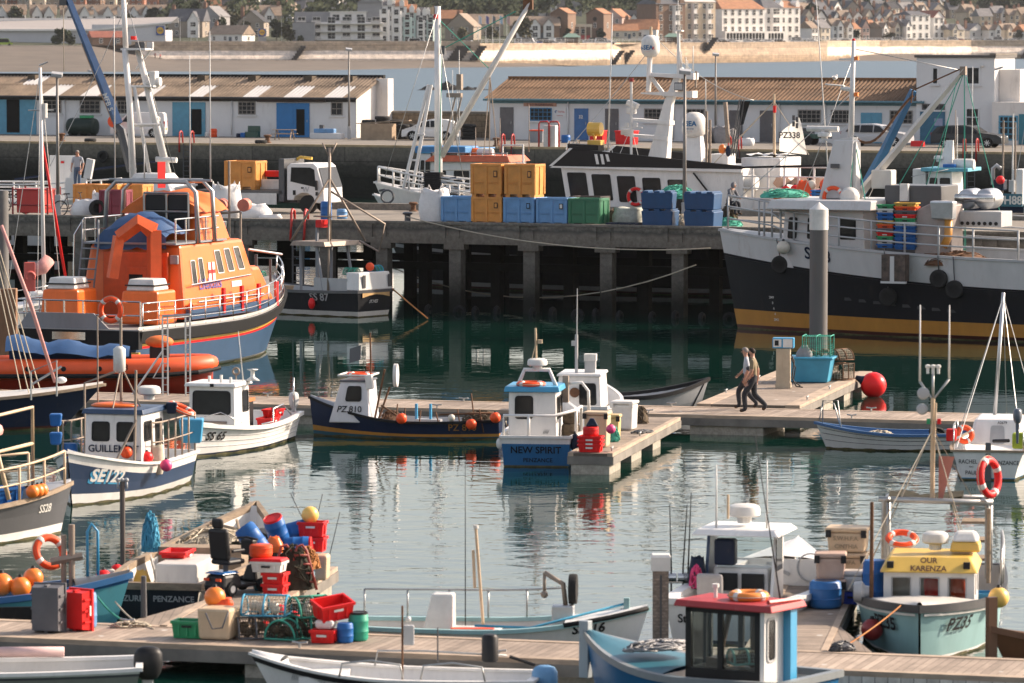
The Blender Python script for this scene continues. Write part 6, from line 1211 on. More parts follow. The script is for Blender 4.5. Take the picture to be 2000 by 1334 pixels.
H.bd(t,[((0,.25),1),((.48,.0),2),((1,0),0)],[white,maroon,olive,white],floor=2.6,inner=white,gun_mat=white,fore=.78,fore_mat=LG);H.rail(t,.62,.985,.75,1,6,.05,white,1);H.rail(t,.62,.985,.75,-1,6,.05,white,1)
lx=lambda px:mlx(t,px);z_=lambda py,px:mlz(t,py,lx(px))
MB().cyl((lx(857),0,1.4),(lx(855),0,z_(12,855)),.21,.15,n=12).bd('mast',white,t,sm=True);MB().cyl((lx(854),.18,z_(36,854)),(lx(854),.18,z_(28,854)),.1).bd('red_lamp',plred,t);MB().box(lx(850),lx(843),-.15,.15,z_(28,847),z_(14,847)).bd('masthead_lantern',plbuff,t)
for a_,b_ in((845,800),(850,818)):MB().tube([(lx(a_),.6,z_(165,a_)),(lx(b_),.9,z_(365,b_))],.085).bd('mast_leg',white,t)
MB().tube([(lx(812),.8,z_(312,812)),(lx(828),.8,z_(312,828))],.05).tube([(lx(826),.8,z_(262,826)),(lx(840),.8,z_(262,840))],.05).bd('leg_rung',white,t)
MB().tube([(lx(862),0,z_(305,862)),(lx(952),-.4,z_(140,952)),(lx(1026),-.8,z_(4,1026))],[.15,.14,.10],n=8).bd('boom',offw,t,sm=True);MB().cb((lx(1022),-.8,z_(8,1022)),(.45,.2,.5)).bd('boom_block',rust,t)
fan(t,(lx(860),0,z_(40,860)),[(lx(950),-.4,z_(134,950)),(lx(866),.4,z_(96,866))],.02,ropeg,'green_rope');fan(t,(lx(866),.2,z_(96,866)),[(lx(1000),-.6,z_(22,1000)),(lx(862),.3,z_(340,862))],.025,ropeg,'green_rope')
MB().cb((lx(868),.2,z_(98,868)),(.22,.2,.4)).bd('block',DG,t);fan(t,(lx(952),-.4,z_(150,952)),[(lx(951),-.4,z_(300,951)),(lx(966),-.4,z_(290,966)),(lx(950),.4,z_(300,955))],.025,RS)
MB().tube([(lx(740)-.1,.2,z_(372,742)),(lx(905),1.0,z_(345,905))],.06).bd('dark_spar',DG,t);MB().ring((lx(783),2.0,z_(381,783)),.3,.05,n=14,axis='Y').bd('fairlead',DG,t)
for i,px in enumerate((858,870,882)):
 q=loc(t,(lx(px),1.6,0));
for i in range(13):o=crate(loc(t,(lx(866),1.5,z_(381,866)+i*.085)),PB,'black fish tray in the stack behind the white sack, '+ORD[i]+' from the bottom',t.rotation_euler[2],.8,.55,.085,'stacked black fish trays');
MB().box(lx(925),lx(890),-1.4,1.6,1.4,z_(372,905)).bd('winch_housing',DG,t,bev=.05);mb=MB()
for k in range(5):mb.tube([(lx(884),1.7,z_(345+k*9,890)),(lx(930),1.7,z_(349+k*9,925))],.045)
mb.bd('pipe_rack',CR,t)
H=Hull(13,4.0,(1.5,1.4,2.3),tf=.85,p=2.2,rake=1.4,draft=.6);p=D(775,375,252);p.z=0
t=TH('workboat','white workboat with orange cabin roof and blue wheelhouse against the quay','boat',p-V((math.cos(R(160)),math.sin(R(160)),0))*11.6,R(160));lx=lambda px:mlx(t,px,dy=1.5);z_=lambda py,px:mlz(t,py,lx(px),1.5)
H.bd(t,[((0,.2),1),((1,0),0)],[white,maroon,white],floor=.9,inner=white,gun_mat=white,fore=.75);LT('BM 306',.5,H.on(lx(812),1.35,1),DG,t,.02)
house(t,(lx(995),lx(838),-1.4,1.5),(lx(992),lx(842),-1.4,1.5),.9,z_(316,920),white,wins=[('port',.06,.2,.42,.85),('port',.30,.50,.42,.85),('port',.60,.80,.42,.85)]);MB().frus((lx(998),lx(832),-1.6,1.7),(lx(990),lx(845),-1.3,1.4),z_(316,920),z_(304,920)).bd('orange_roof',M('faded_orange_roof',(.50,.11,.045),rough=.7),t)
for px in(850,880,905,930):MB().lathe([(.2,-.45),(.24,-.35),(.24,.35),(.2,.45)],(lx(px),rnd.uniform(-.5,.8),z_(299,px)),axis='X',n=12).bd('roof_gear',rnd.choice([PW,orangep,LG]),t,sm=40)
rl=MB();rl.tube([(lx(840),1.4,z_(298,850)),(lx(990),1.4,z_(300,980))],.03);[rl.cyl((lx(px),1.4,z_(312,px)),(lx(px),1.4,z_(298,px)),.025)for px in range(845,990,24)];rl.bd('roof_rail',CR,t)
house(t,(lx(842),lx(806),-1.0,1.2),(lx(836),lx(816),-.9,1.1),.9,z_(300,825),white,SB,wins=[('port',.1,.42,.5,.9),('port',.52,.9,.5,.9)],roof_t=.3,name='forward_cuddy');MB().box(lx(905),lx(806),-.9,1.2,z_(300,850),z_(286,850)).bd('blue_top',M('canopy_blue',(.05,.20,.42),rough=.6),t,bev=.06)
rl=MB();rl.tube([(lx(978),1.2,z_(312,980)),(lx(978),1.2,z_(284,980)),(lx(1018),1.2,z_(284,1018)),(lx(1018),1.2,z_(322,1018))],.06);rl.bd('stern_arch',white,t)
for px,py in((910,250),(958,232),(1015,205)):whip(t,lx(px),0,z_(298,px),z_(py,px),.03,RS)
t=TH('small_boat','small boat with blue canopy and crowded pale aerials against the quay','boat',D(925,352,265)*1,R(-22));t.location.z=0;lx=lambda px:mlx(t,px);z_=lambda py,px:mlz(t,py,lx(px))
H=Hull(7,2.6,(1.2,1.0,1.5));H.bd(t,[((0,.1),1),((1,0),0)],[white,midblue,white],floor=.5,inner=white,gun_mat=white);house(t,(lx(900),lx(955),-1,1),(lx(903),lx(952),-.9,.9),.9,z_(290,925),white,M('canopy_blue',(.05,.20,.42)),wins=[('stbd',.1,.4,.4,.85),('stbd',.5,.9,.4,.85)])
for px,py in((893,145),(897,98),(884,137)):whip(t,lx(px),0,z_(290,px),z_(py,px),.035,PW)
mb=MB();mb.tube([(lx(867),0,z_(285,867)),(lx(890),0,z_(188,890)),(lx(902),0,z_(188,902)),(lx(880),0,z_(280,880))],.05);mb.cb((lx(888),0,z_(186,888)),(.9,.3,.25));mb.cb((lx(898),0,z_(160,898)),(.3,.3,.9));mb.bd('lattice_mast',RS,t)
H=Hull(15,4.6,(3.3,3.35,4.2),tf=.9,p=2.3,rake=1.4,draft=.8);p=D(345,405,212);p.z=0
t=TH('fishing_boat','white fishing boat with white lattice mast and a blue crane behind the left jetty','fishing boat',p-V((math.cos(R(-18)),math.sin(R(-18)),0))*14,R(-18));CB=t;lx=lambda px:mlx(t,px);z_=lambda py,px:mlz(t,py,lx(px))
H.bd(t,[((0,.25),1),((1,0),0)],[white,maroon,white],floor=2.9,inner=white,gun_mat=white,fore=.72,fore_mat=white)
H.rail(t,.02,.70,.8,-1,9,.045,white,2);H.rail(t,.02,.70,.8,1,9,.045,white,2)
MB().frus((lx(262),lx(352),-1.1,1.1),(lx(272),lx(330),-.7,.7),z_(372,310),z_(338,310)).bd('whaleback',white,t,bev=.05)
L1=[(lx(252),-.4,z_(96,252)),(lx(262),-.5,z_(200,262)),(lx(270),-.6,z_(350,270))];L2=[(lx(266),.3,z_(96,266)),(lx(290),.3,z_(200,290)),(lx(325),.3,z_(345,325))]
for P_,nm in((L1,'mast_leg'),(L2,'mast_leg')):MB().tube(P_,[.15,.16,.18],n=8).bd(nm,white,t,sm=True)
MB().tube([(lx(268),-.3,z_(170,268)),(lx(288),.3,z_(345,290))],.09).tube([(lx(290),.3,z_(215,292)),(lx(312),.6,z_(330,310))],.1).bd('mast_leg',white,t,sm=True)
for a_,b_,py in((256,296,169),(262,300,245),(264,308,243)):MB().tube([(lx(a_),-.4,z_(py,a_)),(lx(b_),.3,z_(py,b_))],.07).bd('cross_bar',white,t)
MB().box(lx(245),lx(293),-.5,.5,z_(98,268),z_(94,268)).bd('crows_nest',white,t);MB().tube([(lx(292),.3,z_(97,292)),(lx(264),.2,z_(135,264))],.05).bd('strut',white,t)
MB().cyl((lx(252),-.3,z_(96,252)),(lx(248),-.3,z_(-10,248)),.14,.12,n=8).bd('top_mast',white,t,sm=True);MB().cb((lx(258),.3,z_(74,258)),(.22,.22,.17)).bd('red_lamp',plred,t)
for px in(268,274,290):MB().cb((lx(px),.3,z_(88,px)),(.3,.2,.28)).bd('floodlight',DG if px<280 else LG,t,bev=.02)
MB().box(lx(278),lx(305),-.3,.5,z_(170,290),z_(167,290)).bd('platform',white,t);MB().cyl((lx(284),.3,z_(160,288)),(lx(310),.3,z_(160,308)),.22,n=14).cb((lx(297),.3,z_(156,297)),(.3,.5,.8)).bd('loudhailer',PW,t,bev=.03);radome(t,(lx(299),.4,z_(238,299)),.2,.26);MB().tube([(lx(302),.2,z_(311,302)),(lx(342),.2,z_(313,342))],.13,n=10).bd('radar_scanner',PW,t)
crb=M('crane_blue',(.03,.08,.19),rough=.45,dirt=GRIME);MB().tube([(lx(243),.9,z_(335,243)),(lx(233),.9,z_(300,233)),(lx(222),.9,z_(255,222)),(lx(212),.9,z_(245,212))],[.24,.2,.22,.2],n=6).bd('crane_post',DG,t)
cbm=MB().tube([(lx(217),.9,z_(243,217)),(lx(185),.9,z_(160,185)),(lx(118),.9,z_(-8,118))],[.24,.22,.17],n=4).bd('crane_boom',crb,t)
LT('MFB 5',.34,lambda a,h:V((lx(200),.66,z_(200,200)))+V((lx(185)-lx(217),0,z_(160,185)-z_(243,217))).normalized()*(-a)+V((0,0,0))+V((.8,0,.25)).normalized()*(h-.1),PW,cbm,.02)
wire([loc(t,(lx(146),.9,z_(85,146))),loc(t,(lx(205),.9,z_(238,205)))],.03,M('boom_hose',(.45,.30,.19)),'tan hose along the blue crane boom','hose');wire([loc(t,(lx(111),.9,z_(4,111))),loc(t,(lx(111),.9,z_(140,111)))],.02,ropew,'thin crane wire hanging from the tip of the blue boom','wire')
MB().cb((lx(112),.9,z_(4,112)),(.35,.3,.3)).bd('boom_head',DG,t);MB().box(lx(78),lx(130),1.1,1.25,2.6,z_(305,105)).bd('white_hatch',white,t,bev=.03);MB().cb((lx(104),1.08,z_(318,104)),(.16,.02,.1)).bd('red_mark',plred,t)
MB().tube([(lx(5),1.4,z_(352,5)),(lx(290),1.4,z_(316,290))],.06).bd('dark_pole',navy,t)
for px in(182,208):MB().cb((lx(px),-2,z_(327,px)),(.35,.2,.9),ry=.2).bd('rail_board',white,t)
MB().box(lx(165),lx(205),-2.2,-2.05,z_(385,185),z_(345,185)).bd('bulwark_plate',white,t)
for px,y0,y1 in((228,345,160),(401,345,130),(359,300,198)):pass
H=Hull(10,3.6,(1.3,1.3,2.0),tf=.85);p=D(1790,395,238);p.z=0
t=TH('fishing_boat','white fishing boat with pale blue wheelhouse roof right of the white crane','fishing boat',p,R(-20));lx=lambda px:mlx(t,px,dy=-1.2);z_=lambda py,px:mlz(t,py,lx(px),-1.2)
H.bd(t,[((0,.2),1),((1,0),0)],[white,maroon,white],floor=.8,inner=white,gun_mat=white)
house(t,(lx(1805),lx(1862),-1.2,1.2),(lx(1812),lx(1858),-1.1,1.1),.8,z_(335,1830),white,wins=[('stbd',.08,.4,.5,.9),('stbd',.5,.92,.5,.9),('back',.15,.85,.5,.9)]);MB().box(lx(1800),lx(1892),-1.4,1.4,z_(335,1840),z_(328,1840)).bd('pale_blue_roof',M('roof_turquoise',(.12,.38,.48)),t,bev=.02)
MB().box(lx(1838),lx(1862),-.9,.2,z_(328,1850),z_(321,1850)).bd('blue_raft_case',BL,t,bev=.03);MB().lathe([(.25,-.55),(.3,-.4),(.3,.4),(.25,.55)],(lx(1874),-.3,z_(322,1874)),axis='X',n=14).bd('liferaft_canister',PW,t,sm=40)
MB().box(lx(1780),lx(1806),-1,.6,1.2,z_(330,1790)).bd('white_cuddy',white,t,bev=.05);MB().frus((lx(1822),lx(1850),-.3,.3),(lx(1838),lx(1850),-.1,.1),z_(328,1838),z_(275,1842)).bd('tripod_mast',white,t);whip(t,lx(1854),0,z_(328,1854),z_(215,1852),.04,RS);radome(t,(lx(1824),-.3,z_(312,1824)),.25,.2)
for px,py0,py1 in((1853,340,230),(1882,330,130)):whip(t,lx(px),.5,z_(py0,px),z_(py1,px),.03,PW)
H=Hull(9,3.4,(1.4,1.5,2.3),tf=.85);p=D(2085,470,208);p.z=0
t=TH('fishing_boat','turquoise fishing boat FH88 cut by the right edge','fishing boat',p,R(150));lx=lambda px:mlx(t,px,dy=1.4);z_=lambda py,px:mlz(t,py,lx(px),1.4)
H.bd(t,[((0,.2),1),((1,0),0)],[turq,maroon,turq],floor=.8,inner=turq,gun_mat=M('pale_gunwale',(.4,.45,.44)),gh=.12);H.rail(t,.5,.98,.8,1,5,.03,CR,1)
bd=MB().box(lx(2003),lx(1962),1.72,1.78,z_(403,1980),z_(378,1980)).bd('name_board',M('board_teal',(.02,.13,.18)),t);LT('FH88',.52,lambda a,h:V((lx(1981)-a,1.81,z_(398,1981)+h)),PW,bd,.03)
for px,py0,py1,m_ in((1958,350,240,RS),(1978,390,230,PW),(1990,400,300,RS)):MB().cyl((lx(px),0,z_(py0+40,px)),(lx(px),0,z_(py1,px)),.06,.04,n=8).bd('mast',m_,t)
fan(t,(lx(1978),0,z_(240,1978)),[(lx(px),.5,z_(370,px))for px in(1985,1995,2005,1965)],.015,steel);MB().cb((lx(1938),.5,z_(362,1938)),(.5,.5,.5)).bd('winch',navy,t,bev=.06);MB().sph((lx(1950),1.2,z_(352,1950)),.2).bd('red_float',buoyred,t,sm=True);MB().cyl((lx(1973),1.2,z_(375,1973)),(lx(1973),1.2,z_(352,1973)),.15,n=14).bd('gas_bottle',LG,t)
MB().tube([(lx(1925),.6,z_(362,1925)),(lx(1925),.6,z_(330,1925)),(lx(1932),.6,z_(324,1932)),(lx(1940),.6,z_(330,1938))],.1,n=8).bd('exhaust',LG,t,sm=True)
H=Hull(8,3,(1.2,1.1,1.7));p=D(1905,352,272);p.z=0;t=TH('small_boat','small dark boat with thin masts below the dark estate car','boat',p,R(-22));lx=lambda px:mlx(t,px);z_=lambda py,px:mlz(t,py,lx(px));H.bd(t,[((0,.1),1),((1,0),0)],[navy,maroon,white],floor=.5,inner=LG,gun_mat=white)
MB().box(lx(1985),lx(2005),-.8,.8,.6,z_(330,1990)).bd('wheelhouse',white,t,bev=.04);MB().cyl((lx(1958),0,.5),(lx(1959),0,z_(235,1958)),.06).bd('mast',RS,t);MB().cyl((lx(1977),0,.5),(lx(1978),0,z_(222,1978)),.05).bd('mizzen_mast',PW,t)
for i,(a_,b_,d_,lab,sg)in enumerate((((1666,95),(1880,138),176,'thin stay from the trawler mast to its white boom tip',0),((1664,180),(1430,398),174,'thin stay from the trawler mast tower to its bow rail',.1),((1663,120),(1560,400),173,'thin stay from the trawler masthead to the wheelhouse roof',0),((1782,185),(1690,400),173,'thin wire down the blue derrick',.1),((855,22),(752,345),214,'forestay of the tall white mast',0),((855,60),(905,348),213,'backstay of the tall white mast',0),((249,5),(92,335),211,'long stay from the lattice mast to the left rail',.2),((252,20),(342,338),211,'forestay of the lattice mast',0),((1288,72),(1108,292),199,'thin stay from the dome mast to the visor',.1),((1287,80),(1472,196),199,'thin stay from the dome mast to the mizzen mast',.4),((1855,330),(1780,345),236,'thin stay on the pale blue roofed boat',0),((1887,150),(1960,440),175,'green fall rope from the white boom to the deck',.1),((1870,150),(1800,470),175,'green fall rope from the boom to the fish boxes',.1))):wire([D(*a_,d_),D(*b_,d_-.2)],.016,ropeg if 'green' in lab else steel,lab,'rope','stay_wire',sg)
#   THINGS ON THE JETTY
S_,B_='white woven bulk sack ','bulk bin '
sack(jp(850,1.1),1.15,1.1,1.35,S_+'standing left of the pale blue bin',3,None,JA)
bins=[(901,1.0,0,plpale,0,'faded pale blue bulk bin beside the white sack'),(960,1.0,0,plyel,1,'ochre bulk bin under the upper left ochre bin'),(1023,1.0,0,plpale,1,'faded blue bulk bin right of the lower ochre bin'),(1087,1.0,0,plpale,2,'faded blue bulk bin with a white tag left of the green bin'),(1150,1.0,0,pldkgreen,0,'green bulk bin at the right end of the bin row'),(959,1.0,1.1,plyel,1,'ochre bulk bin on top at the left of the bin row'),(1025,1.05,1.1,plyel,1,'ochre bulk bin on top bridging the blue one'),(1152,3.0,0,M('dark_brown_plastic',(.06,.045,.04)),0,'dark brown bulk bin behind the green one')]
for px,v,z,m,tg,lab in bins:dolav(jp(px,v,z),m,lab,JA,1.30,1.05,1.32 if z else 1.10,'bulk bins along the jetty edge',(False,True,2)[tg])
def tub(px,v,z,lab,rz=0,m=None,h=.66):
 t=TH('insulated_tub',lab,'insulated tub',jp(px,v,z),JA+rz,'dark blue insulated tubs');a=.64;b=.55;MB().frus((-a*.93,a*.93,-b*.93,b*.93),(-a,a,-b,b),0,h).bd('body',m or M('dark_blue_plastic',(.007,.062,.165),rough=.4,dirt=(.12,.14,.17),dirtamt=.2),t,bev=.04)
 for x in(-.45,0,.45):MB().box(x-.12,x+.12,-b-.01,b+.01,h-.02,h+.06).bd('rim_lug',m or MATS['dark_blue_plastic'],t,bev=.015)
 return t
tub(1290,.9,0,'lower dark blue tub of the stack right of the pallet',.1);tub(1287,.9,.72,'upper dark blue tub of the stack right of the pallet',.2);tub(1374,.8,0,'lower dark blue tub beside the white trawler bow');tub(1373,.8,.72,'upper dark blue tub beside the white trawler bow',.04)
t=TH('pallet','dark plastic pallet at the jetty edge under the net bundle','pallet',jp(1224,.8),JA);mb=MB();[mb.box(-.7,.7,-.5+i*.17,-.38+i*.17,.12,.16)for i in range(6)];mb.bd('boards',navy,t);[MB().box(x-.07,x+.07,-.5,.5,0,.12).bd('runner',navy,t)for x in(-.6,0,.6)]
sack(jp(1228,1.5),1.2,.9,.72,'dirty white net bundle strapped behind the pallet',5,M('net_bundle',(.42,.43,.37),rough=.9,bump=.5,scale=8,var=.3),JA,None,False);heap(jp(1200,2.4),.9,.7,.6,potbrown,'heap of brown rope left of the strapped bundle',seed=4);heap(jp(1334,2.0),.9,.7,.45,ropew,'pale rope heap between the dark blue tubs','rope_heap','rope',seed=6)
dolav(jp(1322,4.5),PB,'black bulk bin overflowing with green net',JA,1.3,1.1,1.0,None,False);heap(jp(1322,4.5,.95),1.5,1.2,.55,netg,'tangle of bright green net on the black bin',seed=7,strands=70,r=.02);heap(jp(1420,2.2),1.3,.8,.35,netg,'low green net spread by the hooded man',seed=9)
TR=jp(612,8.6);t=TH('flatbed_truck','white flatbed truck with an ochre bin on its bed on the jetty','truck',TR,JA);w2=.95
pr=[(-.80,.55),(-.80,1.95),(-.62,2.12),(.45,2.12),(.62,1.98),(.92,1.05),(.95,.45),(.52,.45),(.42,.72),(.15,.86),(-.12,.86),(-.42,.72),(-.5,.55)]
cb_=MB().prism(pr,-w2,w2,'Y').bd('cab',carm['white'],t,bev=.04)
MB().add([(-.62,-w2-.012,1.35),(.56,-w2-.012,1.12),(.50,-w2-.012,1.86),(.30,-w2-.012,1.95),(-.58,-w2-.012,1.95)],[(0,1,2,3,4)]).add([(.665,-w2*.9,1.95),(.945,-w2*.95,1.1),(.945,w2*.95,1.1),(.665,w2*.9,1.95)],[(0,1,2,3)]).bd('window',glass,cb_,fix=False)
MB().box(-.12,.0,-w2-.02,-w2-.005,1.05,1.12).box(-.5,-.38,-w2-.03,-w2,.78,.98).bd('door_handle',PB,cb_);MB().cb((.66,-w2-.14,1.2),(.1,.12,.42)).cb((.68,-w2-.14,.85),(.1,.12,.16)).bd('mirror',PB,t,bev=.02);LT('W',.3,flat((.1,-w2-.02,.92),(1,0,0),(0,0,1)),LG,cb_)
MB().box(-5.0,-1.0,-1.0,1.0,.82,.96).bd('bed',M('bed_steel',(.13,.12,.11)),t);MB().box(-4.9,-1.25,-1.03,-.98,.36,.84).bd('side_board',PW,t,bev=.01);MB().box(-1.15,-.9,-1.0,1.0,.5,2.3).box(-5.0,-.6,-.35,.35,.42,.8).bd('headboard',DG,t);MB().cb((-.95,-.5,1.3),(.35,.5,1.0)).bd('crane_base',PB,t,bev=.05)
for x in(.15,-3.6):
 for s_ in(-1,1):w_=MB().lathe([(.18,-.13),(.36,-.13),(.39,-.06),(.39,.08),(.36,.13),(.18,.1)],n=22,axis='Y').bd('wheel',tyre_m,t,sm=40);w_.location=(x,s_*.82,.39);MB().lathe([(.06,-.05),(.1,-.1),(.2,-.06),(.22,-.02)],n=14,axis='Y').bd('hub',DG,w_)
MB().tube([(-1.0,.3,2.2),(-.75,.3,2.35),(-.2,.3,2.3)],.07).bd('yellow_bar',yellowp,t);MB().box(-3.0,-1.2,.2,.6,1.5,1.75).bd('red_rail',plred,t)
dolav(loc(t,(-3.1,-.2,.965)),plyel,'ochre bulk bin riding on the truck bed',JA,1.45,1.1,1.22,None,True);bx=MB().box(-.7,.7,-.3,.3,0,.42).bd('white_box',PW,None,bev=.03);bx.location=loc(t,(-1.9,.1,.965));bx.rotation_euler=(0,0,JA);bx.name='cargo_box';tag(bx,'flat white box on the truck bed behind the ochre bin','box')
sack(jp(442,1.9),1.15,1.1,1.35,S_+'bulging in front of the truck bed',11,None,.3);sack(jp(500,1.7),1.3,.9,.62,S_+'slumped low in front of the truck',12,None,.1,None,False,slump=.35);sack(jp(528,1.3),.9,.5,.22,'flattened end of a white sack near the red ladder hoops',13,None,0,None,False)
barrel(jp(637,1.6),BL,'blue barrel on the jetty below the truck cab',.23,.78);bin_2=barrel(jp(668,3.4),plpale,'short pale blue drum right of the blue barrel',.22,.4);BO(jp(796,.8),'dark bollard near the jetty edge left of the white sack',.75,DG);BO(jp(807,11.6),'rusty bollard on the rear jetty kerb',.7)
lamp(jp(1337,3.0),6.0,'lamp post on the jetty in front of the trawler visor',0);lamp(jp(113,1.0),5.8,'tall grey lamp post on the left jetty',0)
t=TH('scrap_cage','bright red metal tank in a frame on the left jetty','tank',jp(72,1.6),JA);MB().box(-.7,.62,-.5,.5,.12,1.12).bd('body',red,t,bev=.03);mb=MB()
for x in(-.85,.8):
 for y in(-.55,.55):mb.cyl((x,y,0),(x,y,1.2),.04)
for z in(.45,1.1):mb.tube([(-.85,-.55,z),(.8,-.55,z),(.8,.55,z),(-.85,.55,z)],.03,closed=True)
mb.bd('frame',darkred,t)
for px,v,z,m,lab,sx in((178,7,0,plyel,'ochre bulk bin behind the bicycle',1.2),(215,7,0,plyel,'ochre bulk bin with printing in the middle of the left jetty',1.2),(262,7.5,0,plyel,'ochre bulk bin behind the lifeboat frame',1.3),(226,1.6,0,M('maroon_plastic',(.22,.03,.05)),'maroon bulk bin in front of the ochre ones',1.0)):dolav(jp(px,v,z),m,lab,JA,sx,1,1.15 if m is plyel else 1.12,'bulk bins on the left jetty',False)
sack(jp(168,1.5),1.3,.9,.7,'heaped white sheeting left of the maroon bin',15,None,.2,None,False,slump=.3);sack(jp(198,2.2),.8,.8,.95,'white sack leaning on the maroon bin',16);tyre(jp(190,1.0,.36),'tyre standing in front of the white sacks on the left jetty',.36,.2,(1.4,0,.3))
def bicycle(p,lab,rz):
 t=TH('bicycle',lab,'bicycle',p,rz)
 for x in(-.5,.5):MB().ring((x,0,.34),.31,.025,n=20,k=5,axis='Y').bd('wheel',tyre_m,t)
 MB().tube([(-.5,0,.34),(-.12,0,.32),(.34,0,.78),(-.2,0,.8),(-.5,0,.34)],.02).tube([(-.12,0,.32),(-.22,0,.92)],.02).tube([(.5,0,.34),(.36,0,.95)],.02).bd('frame',DG,t);MB().cb((-.22,0,.94),(.24,.12,.05)).bd('saddle',PB,t);MB().tube([(.36,-.25,1.0),(.33,0,.96),(.36,.25,1.0)],.018).bd('handlebar',PB,t)
bicycle(jp(140,1.3),'dark bicycle leaning by the red tank',.4);bicycle(jp(28,2.5),'dark bicycle half hidden at the left of the red tank',-.3)
#   BLACK AND WHITE TRAWLER AT THE RIGHT
H=Hull(27,7.2,(2.6,2.95,3.75),tf=.9,p=2.5,rake=.75,draft=1.2,wl=.92,wp=1.7,flare=1.1);HS=H
t=boat('trawler','big trawler with white upper hull, black lower hull and an ochre waterline band',1440,641,156,H,'trawler');TS=t
blackh=P('trawler_black',(.008,.009,.012),dirt=(.06,.055,.05),dirtamt=.22,scale=1.2);wh=P('trawler_white',(.60,.585,.57),dirt=(.28,.15,.07),dirtamt=.4,scale=1.1)
H.bd(t,[((0,.16),1),((.14,.22),2),((1.15,-1.86),3),((1.23,-1.76),3),((1,0),0)],[wh,maroon,ochre,blackh,GP],floor=2.0,inner=LG,gun_mat=LG,gw=.14,gh=.08,n=40,fore=.86,fore_mat=LG)
MB().sheet([[H.pt(i/40*.995,max(.3,1.19*H.sheer(i/40)-1.81+dz),1,off)for i in range(41)]for dz,off in((-.10,.01),(-.10,.12),(.10,.12),(.10,.01))]).bd('rubbing_strake',blackh,t)
lx=lambda px,dy=3.4:mlx(t,px,dy=dy);z_=lambda py,px,dy=3.4:mlz(t,py,lx(px,dy),dy)
LT('SS73',.62,H.on(lx(1543),z_(508,1560),1,.03,slope=-.12),navy,t,.02,align='LEFT')
for i,s_ in enumerate(('2M9','8','6','4','2M2')):LT(s_,.13,H.on(lx(1460+i*2.2),z_(590+i*11,1460),1,.03),PW,t)
rl=MB();ts=[H.tz(lx(px),3)for px in(1425,1440,1452,1470,1490,1520,1560,1620,1690,1760,1830,1900,1990)];ts[0]=.985
tp_=lambda T,h:H.pt(T,H.sheer(T),1,-.12)+V((0,0,h))
for k in(.36,.72,1.05):rl.tube([tp_(T,k*(1.25 if T>.9 else 1))for T in ts],.034)
for T in ts:rl.cyl(tp_(T,0),tp_(T,1.07*(1.25 if T>.9 else 1)),.04)
for k in(.4,.8,1.25):rl.tube([H.pt(T,H.sheer(T),-1,-.12)+V((0,0,k))for T in(.985,.94,.88,.8,.7,.55)],.034)
rl.bd('deck_rail',LG,t,sm=True)
house(t,(lx(1690,1.5),lx(1530,1.2),-1.4,1.5),(lx(1686,1.5),lx(1538,1.2),-1.3,1.45),2.4,z_(413,1590),wh,wins=[('port',.06,.17,.50,.86),('port',.30,.50,.50,.86),('port',.70,.9,.5,.86),('front',.1,.45,.5,.86),('front',.55,.9,.5,.86)]);MB().frus((lx(1702,2),lx(1497,2),-2.1,2.1),(lx(1702,2),lx(1505,2),-2.0,2.0),z_(413,1590),z_(394,1590)).bd('wheelhouse_roof',wh,t,bev=.04)
zr=z_(394,1640);MB().frus((lx(1668,0),lx(1608,0),-.5,.5),(lx(1672,0),lx(1634,0),-.35,.35),zr,z_(278,1650)).bd('mast_tower',wh,t,bev=.03);MB().box(lx(1676,0),lx(1670,0),-.25,.25,zr,z_(282,1670)).bd('tower_edge',wh,t);MB().cb((lx(1640,0),.52,z_(329,1640)),(.34,.06,.16)).bd('vent',DG,t)
MB().prism([(lx(1670,0),z_(272,1670)),(lx(1612,0),z_(276,1612)),(lx(1640,0),z_(290,1640)),(lx(1670,0),z_(284,1670))],-.3,.3,'Y').bd('radar_bracket',wh,t);radome(t,(lx(1610,0),0,z_(272,1610)),.26,.2);MB().tube([(lx(1576,0),.0,z_(255,1576)),(lx(1637,0),.0,z_(256,1637))],.11,n=8).cyl((lx(1608,0),0,z_(262,1608)),(lx(1608,0),0,z_(256,1608)),.1).bd('radar_scanner',PW,t)
MB().cyl((lx(1661,0),0,z_(282,1661)),(lx(1666,0),0,z_(80,1666)),.12,.07,n=10).bd('top_mast',white,t,sm=True);MB().cb((lx(1656,0),0,z_(117,1656)),(.7,.1,.06)).bd('crosstree',PW,t);mb=MB();mb.tube([(lx(1612,0),0,z_(167,1625)),(lx(1648,0),0,z_(170,1648))],.1,n=8,flat=.3).bd('radar_arm',PW,t);MB().tube([(lx(1642,0),0,z_(174,1642)),(lx(1664,0),0,z_(178,1664))],.09).bd('mast_arm',PW,t)
for py in(115,187):MB().cb((lx(1672,0),0,z_(py,1672)),(.14,.14,.14)).bd('orange_lamp',orb,t)
MB().sph((lx(1666,0),0,z_(79,1666)),.07).bd('red_lamp',plred,t);gull(loc(t,(lx(1630,0),0,z_(164,1630))),'gull on the radar arm of the black and white trawler mast',1.2);whip(t,lx(1610,0),-.6,zr,z_(-20,1603),.03,None,.6)
LB_(loc(t,(lx(1629,.62),.70,z_(394,1629)+.05)),'orange and white lifebuoy on the trawler mast tower',.36,.075,(math.pi/2,0,R(156)),m=buoyor);MB().lathe([(.28,-.2),(.36,-.1),(.36,.1),(.28,.2)],(lx(1664,.5),.75,z_(390,1664)),axis='Y',n=20).bd('liferaft_canister',PW,t,sm=40)
